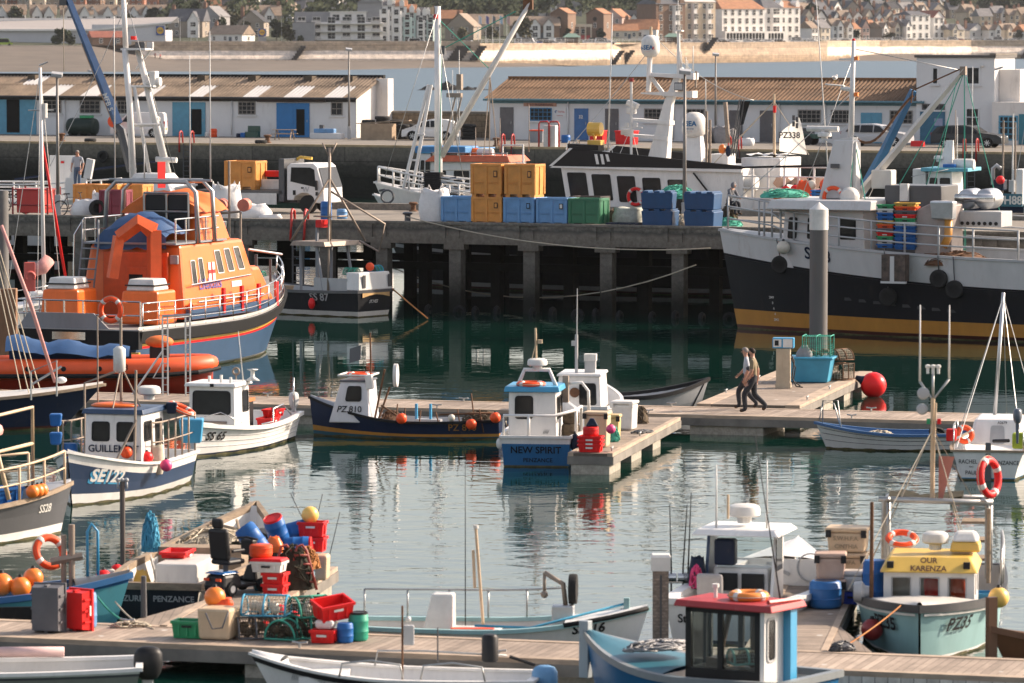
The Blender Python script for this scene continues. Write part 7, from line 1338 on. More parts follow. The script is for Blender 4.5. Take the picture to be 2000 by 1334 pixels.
MB().tube([(lx(1662,-.6),-.6,z_(408,1662)),(lx(1760,-.6),-.6,z_(287,1760)),(lx(1882,-.6),-.6,z_(136,1882))],[.17,.15,.11],n=4).bd('white_boom',offw,t);MB().cb((lx(1880,-.6),-.6,z_(140,1880)),(.22,.2,.32)).bd('boom_block',RS,t);MB().cb((lx(1726,-.6),-.6,z_(357,1726)),(.8,.6,.7)).bd('boom_winch',offw,t,bev=.05)
MB().tube([(lx(1680,-1.4),-1.4,z_(390,1680)),(lx(1725,-1.4),-1.4,z_(305,1725)),(lx(1783,-1.4),-1.4,z_(180,1783))],[.2,.18,.15],n=4).bd('blue_boom',M('derrick_blue',(.025,.12,.25),rough=.5,dirt=RUST),t);ch=MB();q0,q1=V((lx(1783,-1.2),-1.2,z_(190,1783))),V((lx(1672,-.4),-.4,z_(276,1672)))
ch.tube([q0.lerp(q1,i/12)-V((0,0,1.0*math.sin(math.pi*i/12)*(i/12)))for i in range(13)],.05,n=5).tube([(lx(1780,-1.2),-1.1,z_(205,1780)),(lx(1783,-1.2),-1.1,z_(180,1783)),(lx(1880,-.6),-.6,z_(134,1880))],.03).bd('brown_chain',rust,t)
fan(t,(lx(1882,-.6),-.6,z_(140,1882)),[(lx(1884,-.4),-.4,3),(lx(1887,-.2),-.2,3),(lx(1770,-.4),-.4,3.2),(lx(1700,0),0,3.6)],.017,ropeg,'green_rope');fan(t,(lx(1668,0),0,z_(272,1668)),[(lx(1690,1),1,zr),(lx(1660,.8),.8,zr)],.02,ropeg,'green_rope')
cc=[BL,plred,M('yellow_crate',(.6,.36,.06)),PW,plgrey,BL,plgreen,plor];ck=0
for px,y0,y1,n_,lb in((1733,400,484,11,'narrow'),(1772,396,487,12,'wide')):
 for i in range(n_):
  zc_=lerp(z_(y1,px,2.4),z_(y0,px,2.4),i/n_);c_=[BL,BL,BL,BL][i%4]if(lb=='wide' and i<4)else cc[(i*3+(lb=='wide'))%8]
  crate(loc(t,(lx(px,2.4),2.4,zc_)),c_,'fish box in the %s colourful stack on the trawler deck, %s from the bottom'%(lb,ORD[i]),R(156),.80 if lb=='wide' else.62,.5,.15,'stacked colourful fish boxes')
mb=MB().prism([(lx(1868,2),2.0),(lx(1796,2),2.0),(lx(1796,2),z_(410,1800,2)),(lx(1835,2),z_(392,1835,2)),(lx(1868,2),z_(400,1868,2))],1.2,2.5,'Y');mb.bd('hopper',M('galvanised_hopper',(.35,.30,.28),rough=.5,metal=.5,dirt=RUST,dirtamt=.4),t,bev=.04);MB().frus((lx(1868,2.5),lx(1826,2.5),2.5,2.9),(lx(1870,2.5),lx(1824,2.5),2.5,3.0),z_(428,1848,2.5),z_(392,1848,2.5)).bd('chute',alu,t,bev=.06);MB().tube([(lx(1855,2.6),2.7,z_(430,1855)),(lx(1855,2.6),2.75,z_(465,1855)),(lx(1846,2.6),2.75,z_(484,1846))],.15,n=10).bd('ochre_hose',ochre,t,sm=True)
for px in(1897,1932):MB().lathe([(.1,-.7),(.30,-.66),(.38,-.55),(.38,.5),(.3,.6),(.1,.62)],(lx(px,0),0,z_(388,px,0)),axis='Y',n=18).bd('steel_drum',alu,t,sm=True)
MB().tube([(lx(1870,.6),.8,z_(392,1870)),(lx(1945,.6),.8,z_(392,1945))],.16,n=10).bd('pipe',CR,t,sm=True);MB().box(lx(1966,1),lx(1862,1),.3,1.6,z_(442,1910,1),z_(412,1910,1)).bd('sorting_tray',LG,t,bev=.02);MB().box(lx(1862,-1),lx(1752,-1),-1.6,.4,2.0,z_(360,1800,-1)).bd('engine_casing',DG,t,bev=.04);MB().box(lx(1792,-.5),lx(1776,-.5),.41,.6,z_(392,1784,0),z_(358,1784,0)).bd('control_box',PW,t,bev=.02)
mb=MB()
for i in range(9):mb.cyl((lx(1868+i*11,1),1.605,z_(435,1910,1)),(lx(1868+i*11,1),1.63,z_(435,1910,1)),.07,n=8)
mb.bd('tray_holes',black,t);MB().cyl((lx(1805,3),2.9,2.97),(lx(1840,3),2.9,2.97),.16,n=12).bd('rusty_bobbin',rust,t)
heap(loc(t,(lx(1870,2.8),2.7,2.7)),2.4,.8,.5,rust,'tangle of rusty chain on the trawler deck','chain_heap','chain',seed=14);heap(loc(t,(lx(1530,0),0,zr)),2.2,1.2,.3,netg,'pale green net on the trawler wheelhouse roof',seed=15)
fr_=[H.pt(H.tz(lx(px),2.2),z_(548,1750),1,.02)for px in(1772,1728)];MB().box(lx(1773),lx(1727),3.2,3.66,z_(549,1750),z_(497,1750)).bd('net_port',M('port_inside',(.09,.06,.045),var=.8,scale=5),t);MB().box(lx(1774),lx(1726),3.5,3.70,z_(553,1750),z_(549,1750)).box(lx(1752),lx(1744),3.5,3.69,z_(549,1750),z_(500,1750)).bd('port_frame',wh,t)
for i in range(8):px=1635+i*31;T=H.tz(lx(px),1.3);q_=H.pt(T,z_(588+i*3.0,px),1,.012);MB().cb(q_,(.34,.02,.11)).bd('scupper',M('scupper_dark',(.05,.05,.05)),t)
for i,(px,py,lab)in enumerate(((1490,522,'under the round white fender near the bow'),(1577,530,'behind the white-capped pile'),(1722,582,'below the open net port'),(1832,545,'left of the pair on the white side'),(1863,566,'right of the pair on the white side'))):
 T=H.tz(lx(px),2);z0=z_(py,px);pt_=H.pt(T,z0,1,.14);tyre(loc(t,pt_),'tyre fender on the trawler side '+lab,.34,.2,(math.pi/2,0,R(156)),'tyre fenders on the trawler');wire([loc(t,H.pt(T,H.sheer(T),1,.05)),loc(t,pt_+V((0,0,.3)))],.02,DG,'rope holding the tyre fender '+lab)
buoy(loc(t,H.pt(H.tz(lx(1502),2.9),z_(487,1502),1,.26)),.25,buoyw,'round dirty white fender on the trawler bow')
for i,(px,py,r_,m_,lab)in enumerate(((1518,381,.2,orb,'orange buoy at the left of the trawler deck buoys'),(1535,373,.2,buoyred,'pink red buoy second in the trawler deck buoys'),(1553,371,.2,buoyred,'pink red buoy third in the trawler deck buoys'),(1584,362,.2,buoyw,'pale buoy on the trawler deck right of the orange coat'),(1612,360,.22,buoyor,'large orange buoy high beside the mast tower'),(1608,372,.16,plor,'small orange buoy below the large one by the mast tower'))):buoy(D(px,py,jp(px,14.2).y),r_*1.1,m_,lab,group='buoys between the trawlers')
sack(D(1569,398,jp(1569,14).y),.8,.5,.95,'orange oilskin bundle hanging beside the deck buoys',19,plor,0,None,False,slump=.5)
for i in range(4):crate(D(1603,396-i*6,175.5),BL,'blue fish box in the small stack left of the mast tower, %s from the bottom'%ORD[i],R(156),.6,.5,.13,'small stack of blue boxes')
#   LIFEBOAT
H=Hull(16.2,5.3,(1.55,1.5,2.5),tf=.93,p=2.7,rake=1.3,draft=.5,wl=.86,wp=1.9,flare=1.0);HL_=H
t=boat('lifeboat','orange and blue all-weather lifeboat moored stern to the camera',142,734,69,H,'lifeboat',at='stern');LB=t
lbb=P('lifeboat_blue',(.036,.08,.155),dirtamt=.1);H.bd(t,[((0,.10),1),((.0,.12),2),((.84,-.38),2),((.84,-.30),3),((.84,-.22),4),((1,-.05),5),((1,0),6)],[lbb,grp,lbb,plred,yellowp,RU,LG,M('lifeboat_deck',(.30,.29,.27),rough=.8)],open_=False,n=34)
MB().sheet([[V((H.x(i/20*.995,H.sheer(i/20)),k*(H.half(i/20*.995,H.sheer(i/20))-.02),H.sheer(i/20)+.002))for i in range(21)]for k in(1,-1)]).bd('deck',MATS['lifeboat_deck'],t)
MB().sheet([[H.pt(i/30*.998,H.sheer(i/30)+dz,-1,off)for i in range(31)]for dz,off in((-.42,.02),(-.42,.13),(-.06,.13),(-.06,.02))]).sheet([[H.pt(i/30*.998,H.sheer(i/30)+dz,1,off)for i in range(31)]for dz,off in((-.42,.02),(-.42,.13),(-.06,.13),(-.06,.02))]).box(-.25,.02,-2.5,2.5,.92,1.52).bd('fender_belt',RU,t)
MB().sheet([[H.pt(i/30*.998,H.sheer(i/30)-.02+dz,s_,-.04)for i in range(31)]for dz in(0,.12)for s_ in(-1,)]).bd('toe_rail',PW,t);MB().box(-.2,-.02,-2.45,2.45,0,.6).bd('dark_transom',navy,t);MB().box(-.14,-.02,-2.45,2.45,.62,.70).bd('red_stripe',plred,t);MB().box(-.14,-.02,-2.45,2.45,.71,.82).bd('yellow_stripe',yellowp,t)
H.rail(t,.02,.97,.85,-1,14,.026,CR,2);H.rail(t,.02,.6,.85,1,8,.026,CR,1);rl=MB()
for z in(2.0,2.45):rl.tube([(.1,-2.4,z),(.1,2.4,z)],.03)
for i in range(8):rl.cyl((.1,-2.4+i*.686,1.55),(.1,-2.4+i*.686,2.45),.03)
rl.bd('stern_rail',CR,t);MB().prism([(-1.3,1.55),(-.75,2.05),(1.6,2.05),(2.0,1.55)],.02,.1,'X').bd('stern_panel',GP,t);MB().box(-.28,-.255,-.6,.6,1.2,1.45).bd('stern_plate',CR,t)
op=orangep;zd=1.6;od=M('lifeboat_orange_dark',(.62,.085,.012))
def xs(px,y=-1.9):return mlx(t,px,dy=y)
def zs(py,x,y=-1.9):return mlz(t,py,x,y)
xa,xb=4.4,10.9;ztop=4.1
cab,F=house(t,(xa,xb,-2.0,2.0),(xa+.3,xb-1.1,-1.65,1.65),zd,ztop,op,wins=[('stbd',)+w_ for w_ in((.13,.20,.44,.78),(.24,.31,.46,.80),(.50,.59,.56,.88),(.65,.74,.57,.89),(.80,.89,.58,.90))]+[('back',.60,.70,.42,.72),('front',.1,.3,.5,.85),('front',.4,.6,.5,.85),('front',.7,.9,.5,.85)],fm=PW,bev=.12)
MB().box(xa-.0,xa+.12,-1.35,1.05,zd+.02,ztop-.25).bd('well_shade_panel',od,t,bev=.04);MB().cb((xb-2.0,-.9,ztop+.05),(.7,.6,.12)).cb((xa+.1,-1.55,ztop-.5),(.12,.3,.3)).bd('hatch',GP,t,bev=.03);MB().tube([(xa+.5,-1.98,zd+1.15),(xb-.9,-1.86,zd+1.25)],.025).tube([(xa+.6,-2.2,zd+.58),(xb-.6,-2.2,zd+.58)],.03).bd('grab_rail',CR,t);MB().cb((9.0,-1.3,ztop+.5),(.3,.14,.25)).cb((9.9,1.0,ztop-.1),(.3,.3,.25)).bd('searchlight',DG,t,bev=.04)  # panel on the aft wall: cockpit recess shade painted as darker orange
MB().frus((xb-.3,xb+1.6,-1.75,1.75),(xb-.9,xb+.4,-1.6,1.6),1.7,3.1).bd('forward_cabin',op,t,bev=.14)
MB().box(xa+.2,xb-.6,-2.18,-2.0,zd,zd+.55).bd('side_casing',op,t,bev=.03);MB().box(xa+.0,xb+.4,-2.22,-2.02,1.62,1.95).bd('blue_skirt',lbb,t)
for x in(6.9,8.4,9.8,11.3):MB().box(x,x+.16,-2.26,-2.16,zd+.1,zd+.95).bd('red_panel',plred,t)
sq_=F['stbd'];nf=(V(sq_[1])-V(sq_[0])).cross(V(sq_[3])-V(sq_[0])).normalized();ux=(V(sq_[1])-V(sq_[0])).normalized();uy=(V(sq_[3])-V(sq_[0])).normalized()
c0=bil(sq_,.415,.60)+nf*.02;fl_=MB();fl_.add([c0+ux*a+uy*b for a,b in((-.26,-.32),(.26,-.32),(.26,.32),(-.26,.32))],[(0,1,2,3)]);fl_.bd('house_flag',PW,cab);fl_=MB()
for a,b in((.05,.32),(.26,.06)):fl_.add([c0+nf*.01+ux*x+uy*y for x,y in((-a,-b),(a,-b),(a,b),(-a,b))],[(0,1,2,3)])
fl_.bd('flag_cross',plred,cab);LT('Lifeboats',.50,flat(bil(sq_,.36,.38)+nf*.03,ux,uy),M('royal_blue',(.05,.04,.22)),cab,.02);c1=bil(sq_,.72,.40)+nf*.02;MB().add([c1+ux*a+uy*b for a,b in((-.4,-.1),(.4,-.1),(.4,.1),(-.4,.1))],[(0,1,2,3)]).bd('white_panel',PW,cab)
MB().box(xa-.04,xa+.05,-.62,.18,zd,zd+1.75).bd('aft_door',od,t,bev=.06);MB().box(xa-.06,xa-.035,-.45,.05,zd+1.05,zd+1.5).box(xa-.06,xa-.035,-.45,.05,zd+.3,zd+.8).bd('door_window',glass,t)
ld=MB()
for y in(1.15,1.75):ld.tube([(xa-.75,y,zd),(xa-.1,y,ztop),(xa-.1,y,ztop+.8)],.035)
for i in range(7):ld.tube([(xa-.72+i*.09,1.15,zd+.3+i*.34),(xa-.72+i*.09,1.75,zd+.3+i*.34)],.03)
ld.bd('ladder',GP,t,sm=True)
for y in(1.35,-1.55):lk=MB().frus((1.7,3.2,y-.72,y+.72),(1.75,3.2,y-.68,y+.62),zd,zd+1.1).bd('deck_locker',op,t,bev=.09);MB().frus((1.85,3.0,y-.52,y+.52),(1.95,2.9,y-.45,y+.45),zd+1.1,zd+1.48).bd('liferaft',PW,lk,bev=.05);MB().box(1.83,3.02,y-.54,y+.54,zd+1.26,zd+1.30).bd('strap',PB,lk)
dv=od;MB().tube([(4.0,-1.05,2.0),(4.0,-1.05,4.6)],.27,n=4).bd('davit_post',od,t);MB().tube([(4.0,-1.05,4.55),(3.9,-.55,4.85),(3.7,.1,4.35)],[.3,.28,.24],n=4).tube([(3.7,.1,4.4),(3.55,.28,3.0)],.22,n=4).bd('davit_arm',M('davit_orange',(.74,.12,.025),rough=.5),t)
MB().box(xa-.1,8.4,-1.7,1.75,ztop,ztop+.06).bd('upper_deck',GP,t);rl=MB()
for y in(-1.65,1.7):
 rl=MB()
 for z in(.45,.85):rl.tube([(xa-.05,y,ztop+z),(xa+3.4,y,ztop+z)],.03)
 for i in range(5):rl.cyl((xa+i*.8,y,ztop),(xa+i*.8,y,ztop+.85),.03)
 if y<0:rl.bd('upper_rail',CR,t)
rl.tube([(xa-.05,1.7,ztop+.85),(xa-.2,2.0,ztop+.3),(xa-.3,2.0,zd+.8)],.03);rl.bd('upper_rail',CR,t)
rows=[]
for i in range(9):
 u=i/8;rows.append([V((xa+.1+u*1.9,lerp(-1.25,1.3,j/10),ztop+.1+(.95*math.sin(math.pi*min(1,max(0,(j/10)*.94+.03)))**.55*(.55+.45*math.sin(math.pi*u))+.05*math.sin(j*2.3+i))))for j in range(11)])
MB().sheet(rows).sheet([[V((p.x,p.y,p.z))for p in rows[0]],[V((p.x-.12,p.y*1.05,ztop-.15+.06*math.sin(k*2)))for k,p in enumerate(rows[0])]]).bd('blue_tarpaulin',canvasb,t,sm=True)
MB().frus((6.6,9.3,-1.5,1.5),(6.9,8.7,-1.35,1.35),ztop-.1,ztop+1.0).bd('flybridge',op,t,bev=.14);rows=[[V((lerp(6.7,9.1,i/8),y*1.45,ztop+1.0+.72*(1-abs(y)**3)*(.75+.25*math.sin(i*1.1))+.03*math.sin(i*2+y*6)))for i in range(9)]for y in(-1,-.85,-.5,0,.5,.85,1)]
MB().sheet(rows).sheet([[r_[0]for r_ in rows],[V((6.68,r_[0].y,ztop+.95))for r_ in rows]]).bd('orange_canopy',canvaso,t,sm=True)
bx=MB()
for y in(-.72,.12):
 for z in(.45,1.05):bx.box(6.5,6.7,y-.4,y+.36,ztop+z,ztop+z+.55)
bx.bd('instrument_pod',PB,t,bev=.05);fr2=MB()
for y in(-1.15,-.33,.5):fr2.cyl((6.48,y,ztop+.4),(6.48,y,ztop+1.65),.04,n=4)
for z in(.4,1.02,1.65):fr2.cyl((6.47,-1.15,ztop+z),(6.47,.5,ztop+z),.04,n=4)
fr2.bd('pod_frame',steel,t)
for x in(6.0,7.3):MB().tube([(x,-1.75,ztop),(x,-1.65,ztop+1.7),(x,-1.3,ztop+2.05),(x,1.3,ztop+2.05),(x,1.65,ztop+1.7),(x,1.75,ztop)],.08,n=8).bd('radar_arch',steel,t,sm=True)
MB().tube([(6.1,-2.2,ztop+2.1),(6.1,1.6,ztop+2.1)],.05).bd('aerial_bar',steel,t)
for y,h in((-2.15,5.0),(-1.4,4.2),(.3,1.2),(1.4,5.5)):whip(t,6.1,y,ztop+2.1,ztop+2.1+h,.028)
MB().sheet([[V((6.3+.1*j,-.1-.05*j,ztop+2.7-i*.22))for i in range(5)]for j in range(4)]).bd('red_ensign',plred,t,sm=True)
LB_(loc(t,(.02,-1.38,2.18)),'orange lifebuoy on the stern rail of the lifeboat',.36,.085,(math.pi/2,0,R(69-90)),m=buoyor)
for px,y in((497,-1.2),):MB().cyl((13.6,-1.0,2.4),(13.6,-1.0,3.2),.05).cyl((14.6,0,2.4),(14.6,0,3.3),.06).bd('bow_post',DG,t);MB().tube([(10.2,-1.7,3.7),(10.6,-2.2,3.6),(11.3,-2.4,3.5)],.12,n=6,flat=.4).bd('white_awning',bagw,t)
t=TH('pot_hauler','pipe frame with two pink drums in front of the white sacks','hauler',D(448,452,171)*1,.2);t.location.z=1.2;mb=MB()
for x,h in((-.42,4.3),(0,6.2),(.42,4.3)):mb.cyl((x,0,0),(x,0,h-1.0),.045)
mb.tube([(-.42,0,3.25),(.42,0,3.32)],.05);mb.bd('pipe_frame',RS,t)
for x in(-.36,.50):MB().cyl((x-.0,-.12,3.55),(x+.16,.2,3.58),.24,n=18).bd('pink_drum',M('salmon_drum',(.62,.20,.14),rough=.6),t,bev=.02)
t['label']='pipe frame with two salmon drums in front of the white sacks'
#   BOATS ALONG THE PONTOONS
def LZ(t,dy=0):return(lambda px:mlx(t,px,dy=dy)),(lambda py,px:mlz(t,py,mlx(t,px,dy=dy),dy))
a=G(425,768);t=TH('inflatable_boat','orange rigid inflatable with a blue cover in front of the lifeboat','inflatable',(a.x-7.4,a.y,0),R(2));RB=t
path=lambda y,z,k=1:[V((x,y,z))for x in(-.2,1.5,3.5,5.0)]+[V((5.9,y*.88,z+.03)),V((6.6,y*.6,z+.08)),V((7.1,y*.25,z+.13)),V((7.25,0,z+.15))]
for s_ in(-1,1):MB().tube(path(s_*.95,.80),[.30,.33,.33,.33,.32,.30,.26,.2],n=14).bd('tube',M('rib_orange',(.80,.10,.02),rough=.5,var=.1,dirt=GRIME,dirtamt=.15),t,sm=True)
MB().sheet([[V((p.x,p.y*k,z))for p in path(-.98,0)]for k,z in((1,.72),(.92,.45),(.62,.15),(.05,-.25))]).bd('hull',M('rib_red',(.42,.035,.015),rough=.45),t,sm=True);MB().tube([p+V((0,-.33 if p.x<7 else 0,-.1))+V((.2 if p.x>6.5 else 0,0,0))for p in path(-.95,.72)],.075,n=6).bd('rubbing_strip',RU,t)
MB().sheet([[V((x,y,.62))for x in(0,3,6)]for y in(-.8,.8)]).bd('deck',GP,t)
for x in(.5,1.6,2.7,3.8,5.9):MB().cyl((x,-1.25,.84),(x,-1.30,.84),.08,n=12).bd('grab_patch',RU,t)
rows=[[V((lerp(.9,4.7,i/12),lerp(-1.15,.9,j/8),.85+(.95-.35*i/12+.08*math.sin(i*1.3))*math.sin(math.pi*min(1,.12+j/8))**.6+.03*math.sin(i*2.7+j*2)))for i in range(13)]for j in range(9)];MB().sheet(rows).bd('blue_cover',canvasb,t,sm=True)
LT('B-8',.26,flat((4.5,-1.295,.80),(1,0,0),(0,0,1)),black,t,.01);MB().box(5.3,5.9,-.4,.3,.65,1.5).bd('console',PB,t,bev=.06);MB().sph((5.6,-.2,1.6),.4,sx=1.1,sz=.5).bd('orange_cover',canvaso,t,sm=True)
g0=G(318,772,.55);t=TH('gangway_frame','tall aluminium lattice frame on the walkway by the orange inflatable','frame',g0,R(-17))
mb=MB()
for x in(0,.16,.72,.86):
 mb.cyl((x,0,0),(x,0,2.3),.028,n=4)
for k in range(11):
 for x in(0,.72):mb.cyl((x,0,.1+k*.21),(x+.15,0,.1+k*.21),.012,n=4)
mb.tube([(0,0,2.32),(.88,0,2.38)],.04,n=4);mb.tube([(0,0,.1),(-.55,0,.02)],.03);mb.tube([(0,0,1.3),(-.95,0,.0)],.03);mb.tube([(.1,0,.5),(-.3,0,.5),(0,0,1.0)],.02);mb.bd('lattice',alu,t)
H=Hull(8,2.6,(.9,.8,1.2));t=boat('yacht','white yacht with faded pink sail cover left of the lifeboat',120,640,20,H,'yacht');H.bd(t,[((0,.1),1),((1,0),0)],[grp,navy,grp],floor=.7,fore=.5,inner=grp,gun_mat=grp);lx,lz=LZ(t)
MB().cyl((lx(85),0,.8),(lx(80),0,lz(132,80)),.085,.06,n=8).bd('mast',white,t,sm=True);mb=MB();mb.tube([(lx(56),0,lz(205,72)-.2),(lx(106),0,lz(205,72)-.2)],.03).tube([(lx(78),0,lz(128,80)),(lx(95),0,lz(121,95))],.03).bd('spreader',steel,t);MB().cyl((lx(88),0,lz(230,88)),(lx(88),0,lz(202,88)),.11,n=10).bd('radar_reflector',PW,t)
fan(t,(lx(80),0,lz(140,80)),[(lx(20),.8,1),(lx(60),-.9,1),(lx(100),.9,1),(lx(118),0,1.2)],.014,steel);MB().tube([(lx(84),.05,lz(278,84)),(lx(108),.1,lz(420,108)),(lx(128),.1,lz(540,128))],[.04,.07,.05],n=7).bd('furled_sail',plred,t,sm=True)
MB().tube([(lx(95),0,2.6),(lx(80),-.1,2.3),(lx(55),-.2,2.1)],[.25,.27,.16],n=10).bd('sail_cover',pinkcl,t,sm=True);MB().ring((lx(46),-.9,2.0),.17,.06,n=14,axis='Y',arc=(-.6,3.8)).cb((lx(46),-.85,2.0),(.42,.1,1.1)).bd('horseshoe_buoy',M('faded_red',(.55,.10,.08)),t,bev=.04);H.rail(t,.05,.9,.6,-1,6,.02,CR,1);MB().box(lx(60),lx(100),-.7,.7,.8,1.4).bd('coachroof',grp,t,bev=.08)
H=Hull(9,2.6,(1.0,.9,1.25),rake=1.2);t=boat('yacht','black hulled yacht with bowsprit and raked stays at the left edge',122,836,8,H,'yacht');H.bd(t,[((0,.1),1),((1,0),0)],[navy,maroon,wood],floor=.8,fore=.4,inner=offw,gun_mat=wood);lx,lz=LZ(t);MB().tube([(lx(60),0,1.25),(lx(118),0,1.75)],.035).bd('bow_roller',steel,t);MB().tube([(lx(105),0,1.3),(lx(60),0,lz(600,60)),(lx(2),0,lz(440,2))],[.05,.06,.05],n=7).bd('furled_forestay',pinkcl,t,sm=True)
fan(t,(lx(-60),0,8),[(lx(x),.6*(-1)**x,1.0)for x in(40,53,66,78)],.016,ropew);MB().sph((lx(117),0,1.36),.16,sz=.6).bd('sail_bag',bagw,t,sm=True);mb=MB();mb.tube([(lx(55),-1.2,.9),(lx(55),-1.2,1.7),(lx(105),-1.2,2.0),(lx(105),-1.2,1.0)],.03);mb.bd('pulpit',steel,t)
H=Hull(7.5,2.6,(1.05,1.0,1.4),tf=.86,rake=.6);t=boat('fishing_boat','black fishing boat SS 87 with pipe gantry, tied below the jetty',729,618,143,H,'fishing boat',at='stern');H.bd(t,[((0,.22),1),((1,0),0)],[P('black_hull',(.016,.017,.02)),offw,DG],tmat=None,floor=.5,inner=LG,gun_mat=DG,gh=.1);lx,lz=LZ(t,1.2)
LT('SS 87',.42,H.on(lx(605),.62,1),LG,t,.02,align='LEFT');LT('ST.IVES',.17,H.onT(.1,.55),PW,t,.02,shear=.3);MB().sheet([[V((-.15,y,.78+.10*math.cos(y*2)+z))for y in(.85,.4,0,-.4,-.85)]for z in(0,.2)]).bd('name_scroll',M('scroll_gold',(.55,.34,.14)),t)
MB().frus((-.12,.5,-1.05,1.05),(-.05,.6,-.95,.95),1.06,1.75).bd('stern_pound',white,t,bev=.03);MB().box(.5,2.2,.85,1.0,1.0,1.5).bd('side_board',LG,t)
for y in(.75,-.85):MB().box(-.135,-.115,y-.12,y+.06,1.15,1.65).bd('pound_slot',DG,t)
g=MB()
for y in(.95,-.95):g.tube([(2.9,y,.7),(2.9,y,2.75)],.06).tube([(1.7,y,.7),(2.1,y,2.75)],.06)
g.bd('gantry_leg',GP,t);MB().frus((1.5,3.3,-1.15,1.15),(1.6,3.2,-1.1,1.1),2.75,2.92).bd('gantry_roof',RS,t);g=MB();tp_=(2.2,0,5.4)
for q in((3.3,1.1,2.9),(1.4,1.1,.9),(1.2,-1.0,2.9),(3.2,-1.1,2.9)):g.cyl(tp_,q,.045)
g.cyl((2.2,0,2.9),(2.2,0,6.6),.06).cyl((2.2,0,6.2),(2.4,.2,6.8),.03).cyl((2.2,0,6.2),(2.0,-.2,6.8),.03).tube([(2.2,0,4.9),(.2,-1,3.6),(.5,-1,2.5),(1.5,-1,2.9)],.045).tube([(2.6,.5,3.9),(1.7,.6,3.9),(1.7,-.5,3.9)],.035);g.bd('mast_frame',RS,t,sm=True);MB().box(2.3,2.4,.55,.65,1.2,3.6).bd('post',GP,t);MB().cb((2.2,.5,3.62),(.3,.4,.3)).bd('red_lamp_box',plred,t)
pot(loc(t,(.8,.35,1.62)),'green netted pot on the stern of SS 87',R(143),.55,.22,ropeg,ropeg);pot(loc(t,(.3,-.55,1.72)),'green and blue pot at the stern corner of SS 87',R(60),.5,.2,ropeb,ropeg);buoy(loc(t,(.2,-.05,1.95)),.17,buoyor,'orange buoy between the pots on SS 87');pot(loc(t,(5.6,.5,1.35)),'green pot on the red and white box aboard SS 87',R(150),.7,.22,ropeg,ropeg)
crate(loc(t,(5.6,.5,.9)),PW,'white box with red lid aboard SS 87',R(143),.85,.55,.32,lidm=plred);crate(loc(t,(4.2,.5,.75)),plbuff,'buff fish box in the waist of SS 87',R(143),.7,.5,.35);buoy(loc(t,H.pt(H.tz(lx(612),.6),.5,1,.16)),.14,buoyred,'red fender on the side of SS 87 below its number',sz=1.6);wire([loc(t,(0,-1.1,1.1)),G(835,622,.05)],.03,ropeo,'tan rope from the stern of SS 87 to the water','rope')
wire([D(1020,345,270),D(1112-100,332,240),D(752,333,240)],.02,ropew,'pale mooring rope high behind the truck',sag=0);wire([J_(ju(800,0),-.3,.3),J_(ju(1440,0),-3,-.6)],.025,ropew,'mooring rope sagging along the jetty face',sag=.5);wire([G(760,520,1.2),J_(ju(1430,0),-4,-1.2)],.025,ropew,'long low mooring rope in front of the jetty piles',sag=1.3)
H=Hull(6.4,2.35,(.80,.80,1.32),tf=.88,rake=.3,p=2.6,wp=1.8,draft=.4);t=boat('fishing_boat','dark blue fishing boat SE122 with white bulwark and blue-roofed wheelhouse',140,988,255,H,'fishing boat');H.bd(t,[((.20,.02),1),((1,-.26),0),((1,0),2)],[navy and P('se_blue',(.008,.028,.075),dirtamt=.10,rough=.45),white,white,white],floor=.3,inner=white,gun_mat=white,gh=.05,fore=.80,fore_mat=GP)
LT('SE122',.42,H.on(5.75,.56,1,slope=-.10),PW,t,.03,shear=.15,align='LEFT');LT('SE122',.42,H.on(5.8,.52,1,.012,slope=-.10),SB,t,.03,shear=.15,align='LEFT',name='lettering_shadow')
hs,F=house(t,(2.2,3.9,-.50,.98),(2.25,3.85,-.47,.95),.5,2.0,white,P('roof_navy',(.02,.05,.11)),rov=.08,roof_t=.12,wins=[('front',.12,.44,.56,.88),('front',.56,.88,.56,.88),('port',.1,.45,.56,.88),('port',.6,.9,.1,.88),('stbd',.2,.8,.56,.88)]);MB().box(3.91,3.925,-.48,.96,.5,.9).bd('blue_panel',MATS['se_blue'],hs);LT('GUILLEMOT',.24,lambda a,h:V((3.92,.26+a,1.09+h)),navy,hs,.02)
pl=MB();pl.cyl((2.90,.1,2.1),(2.90,.1,4.2),.035).tube([(2.90,.1,3.1),(2.90,.6,2.1)],.02).tube([(2.90,.1,3.1),(3.50,.1,2.1)],.02).cyl((2.90,-.5,2.1),(2.90,-.5,4.3),.02);pl.bd('mast',RS,t);MB().lathe([(.06,-.33),(.15,-.26),(.15,.26),(.06,.33)],(2.90,.06,3.25),n=14).bd('white_fender',PW,t,sm=True);radome(t,(2.70,.75,2.4),.28,.22);MB().sph((3.10,0,2.15),.3,sx=1.2,sy=2.0,sz=.3).bd('orange_raft',orangep,t,sm=True)
H.rail(t,.02,.55,.95,1,6,.025,RS,1);H.rail(t,.05,.7,.95,-1,6,.025,RS,1);mb=MB();mb.tube([(4.20,.9,.8),(4.20,.95,3.1)],.035).tube([(4.60,.55,.9),(4.20,.95,1.9)],.03).tube([(2.20,-1.1,.8),(2.20,-1.1,2.6),(2.20,-.3,2.9)],.03);mb.bd('hauler_post',RS,t)
for i,(p_,m_,lab)in enumerate((((3.60,1.0,.95),buoyred,'red buoy at the shoulder of SE122 beside the white net'),((3.40,1.42,.75),plpink,'pink buoy hanging on the side of SE122'),((4.00,.62,1.1),buoyor,'orange buoy by the wheelhouse door of SE122'))):buoy(loc(t,p_),.15,m_,lab)
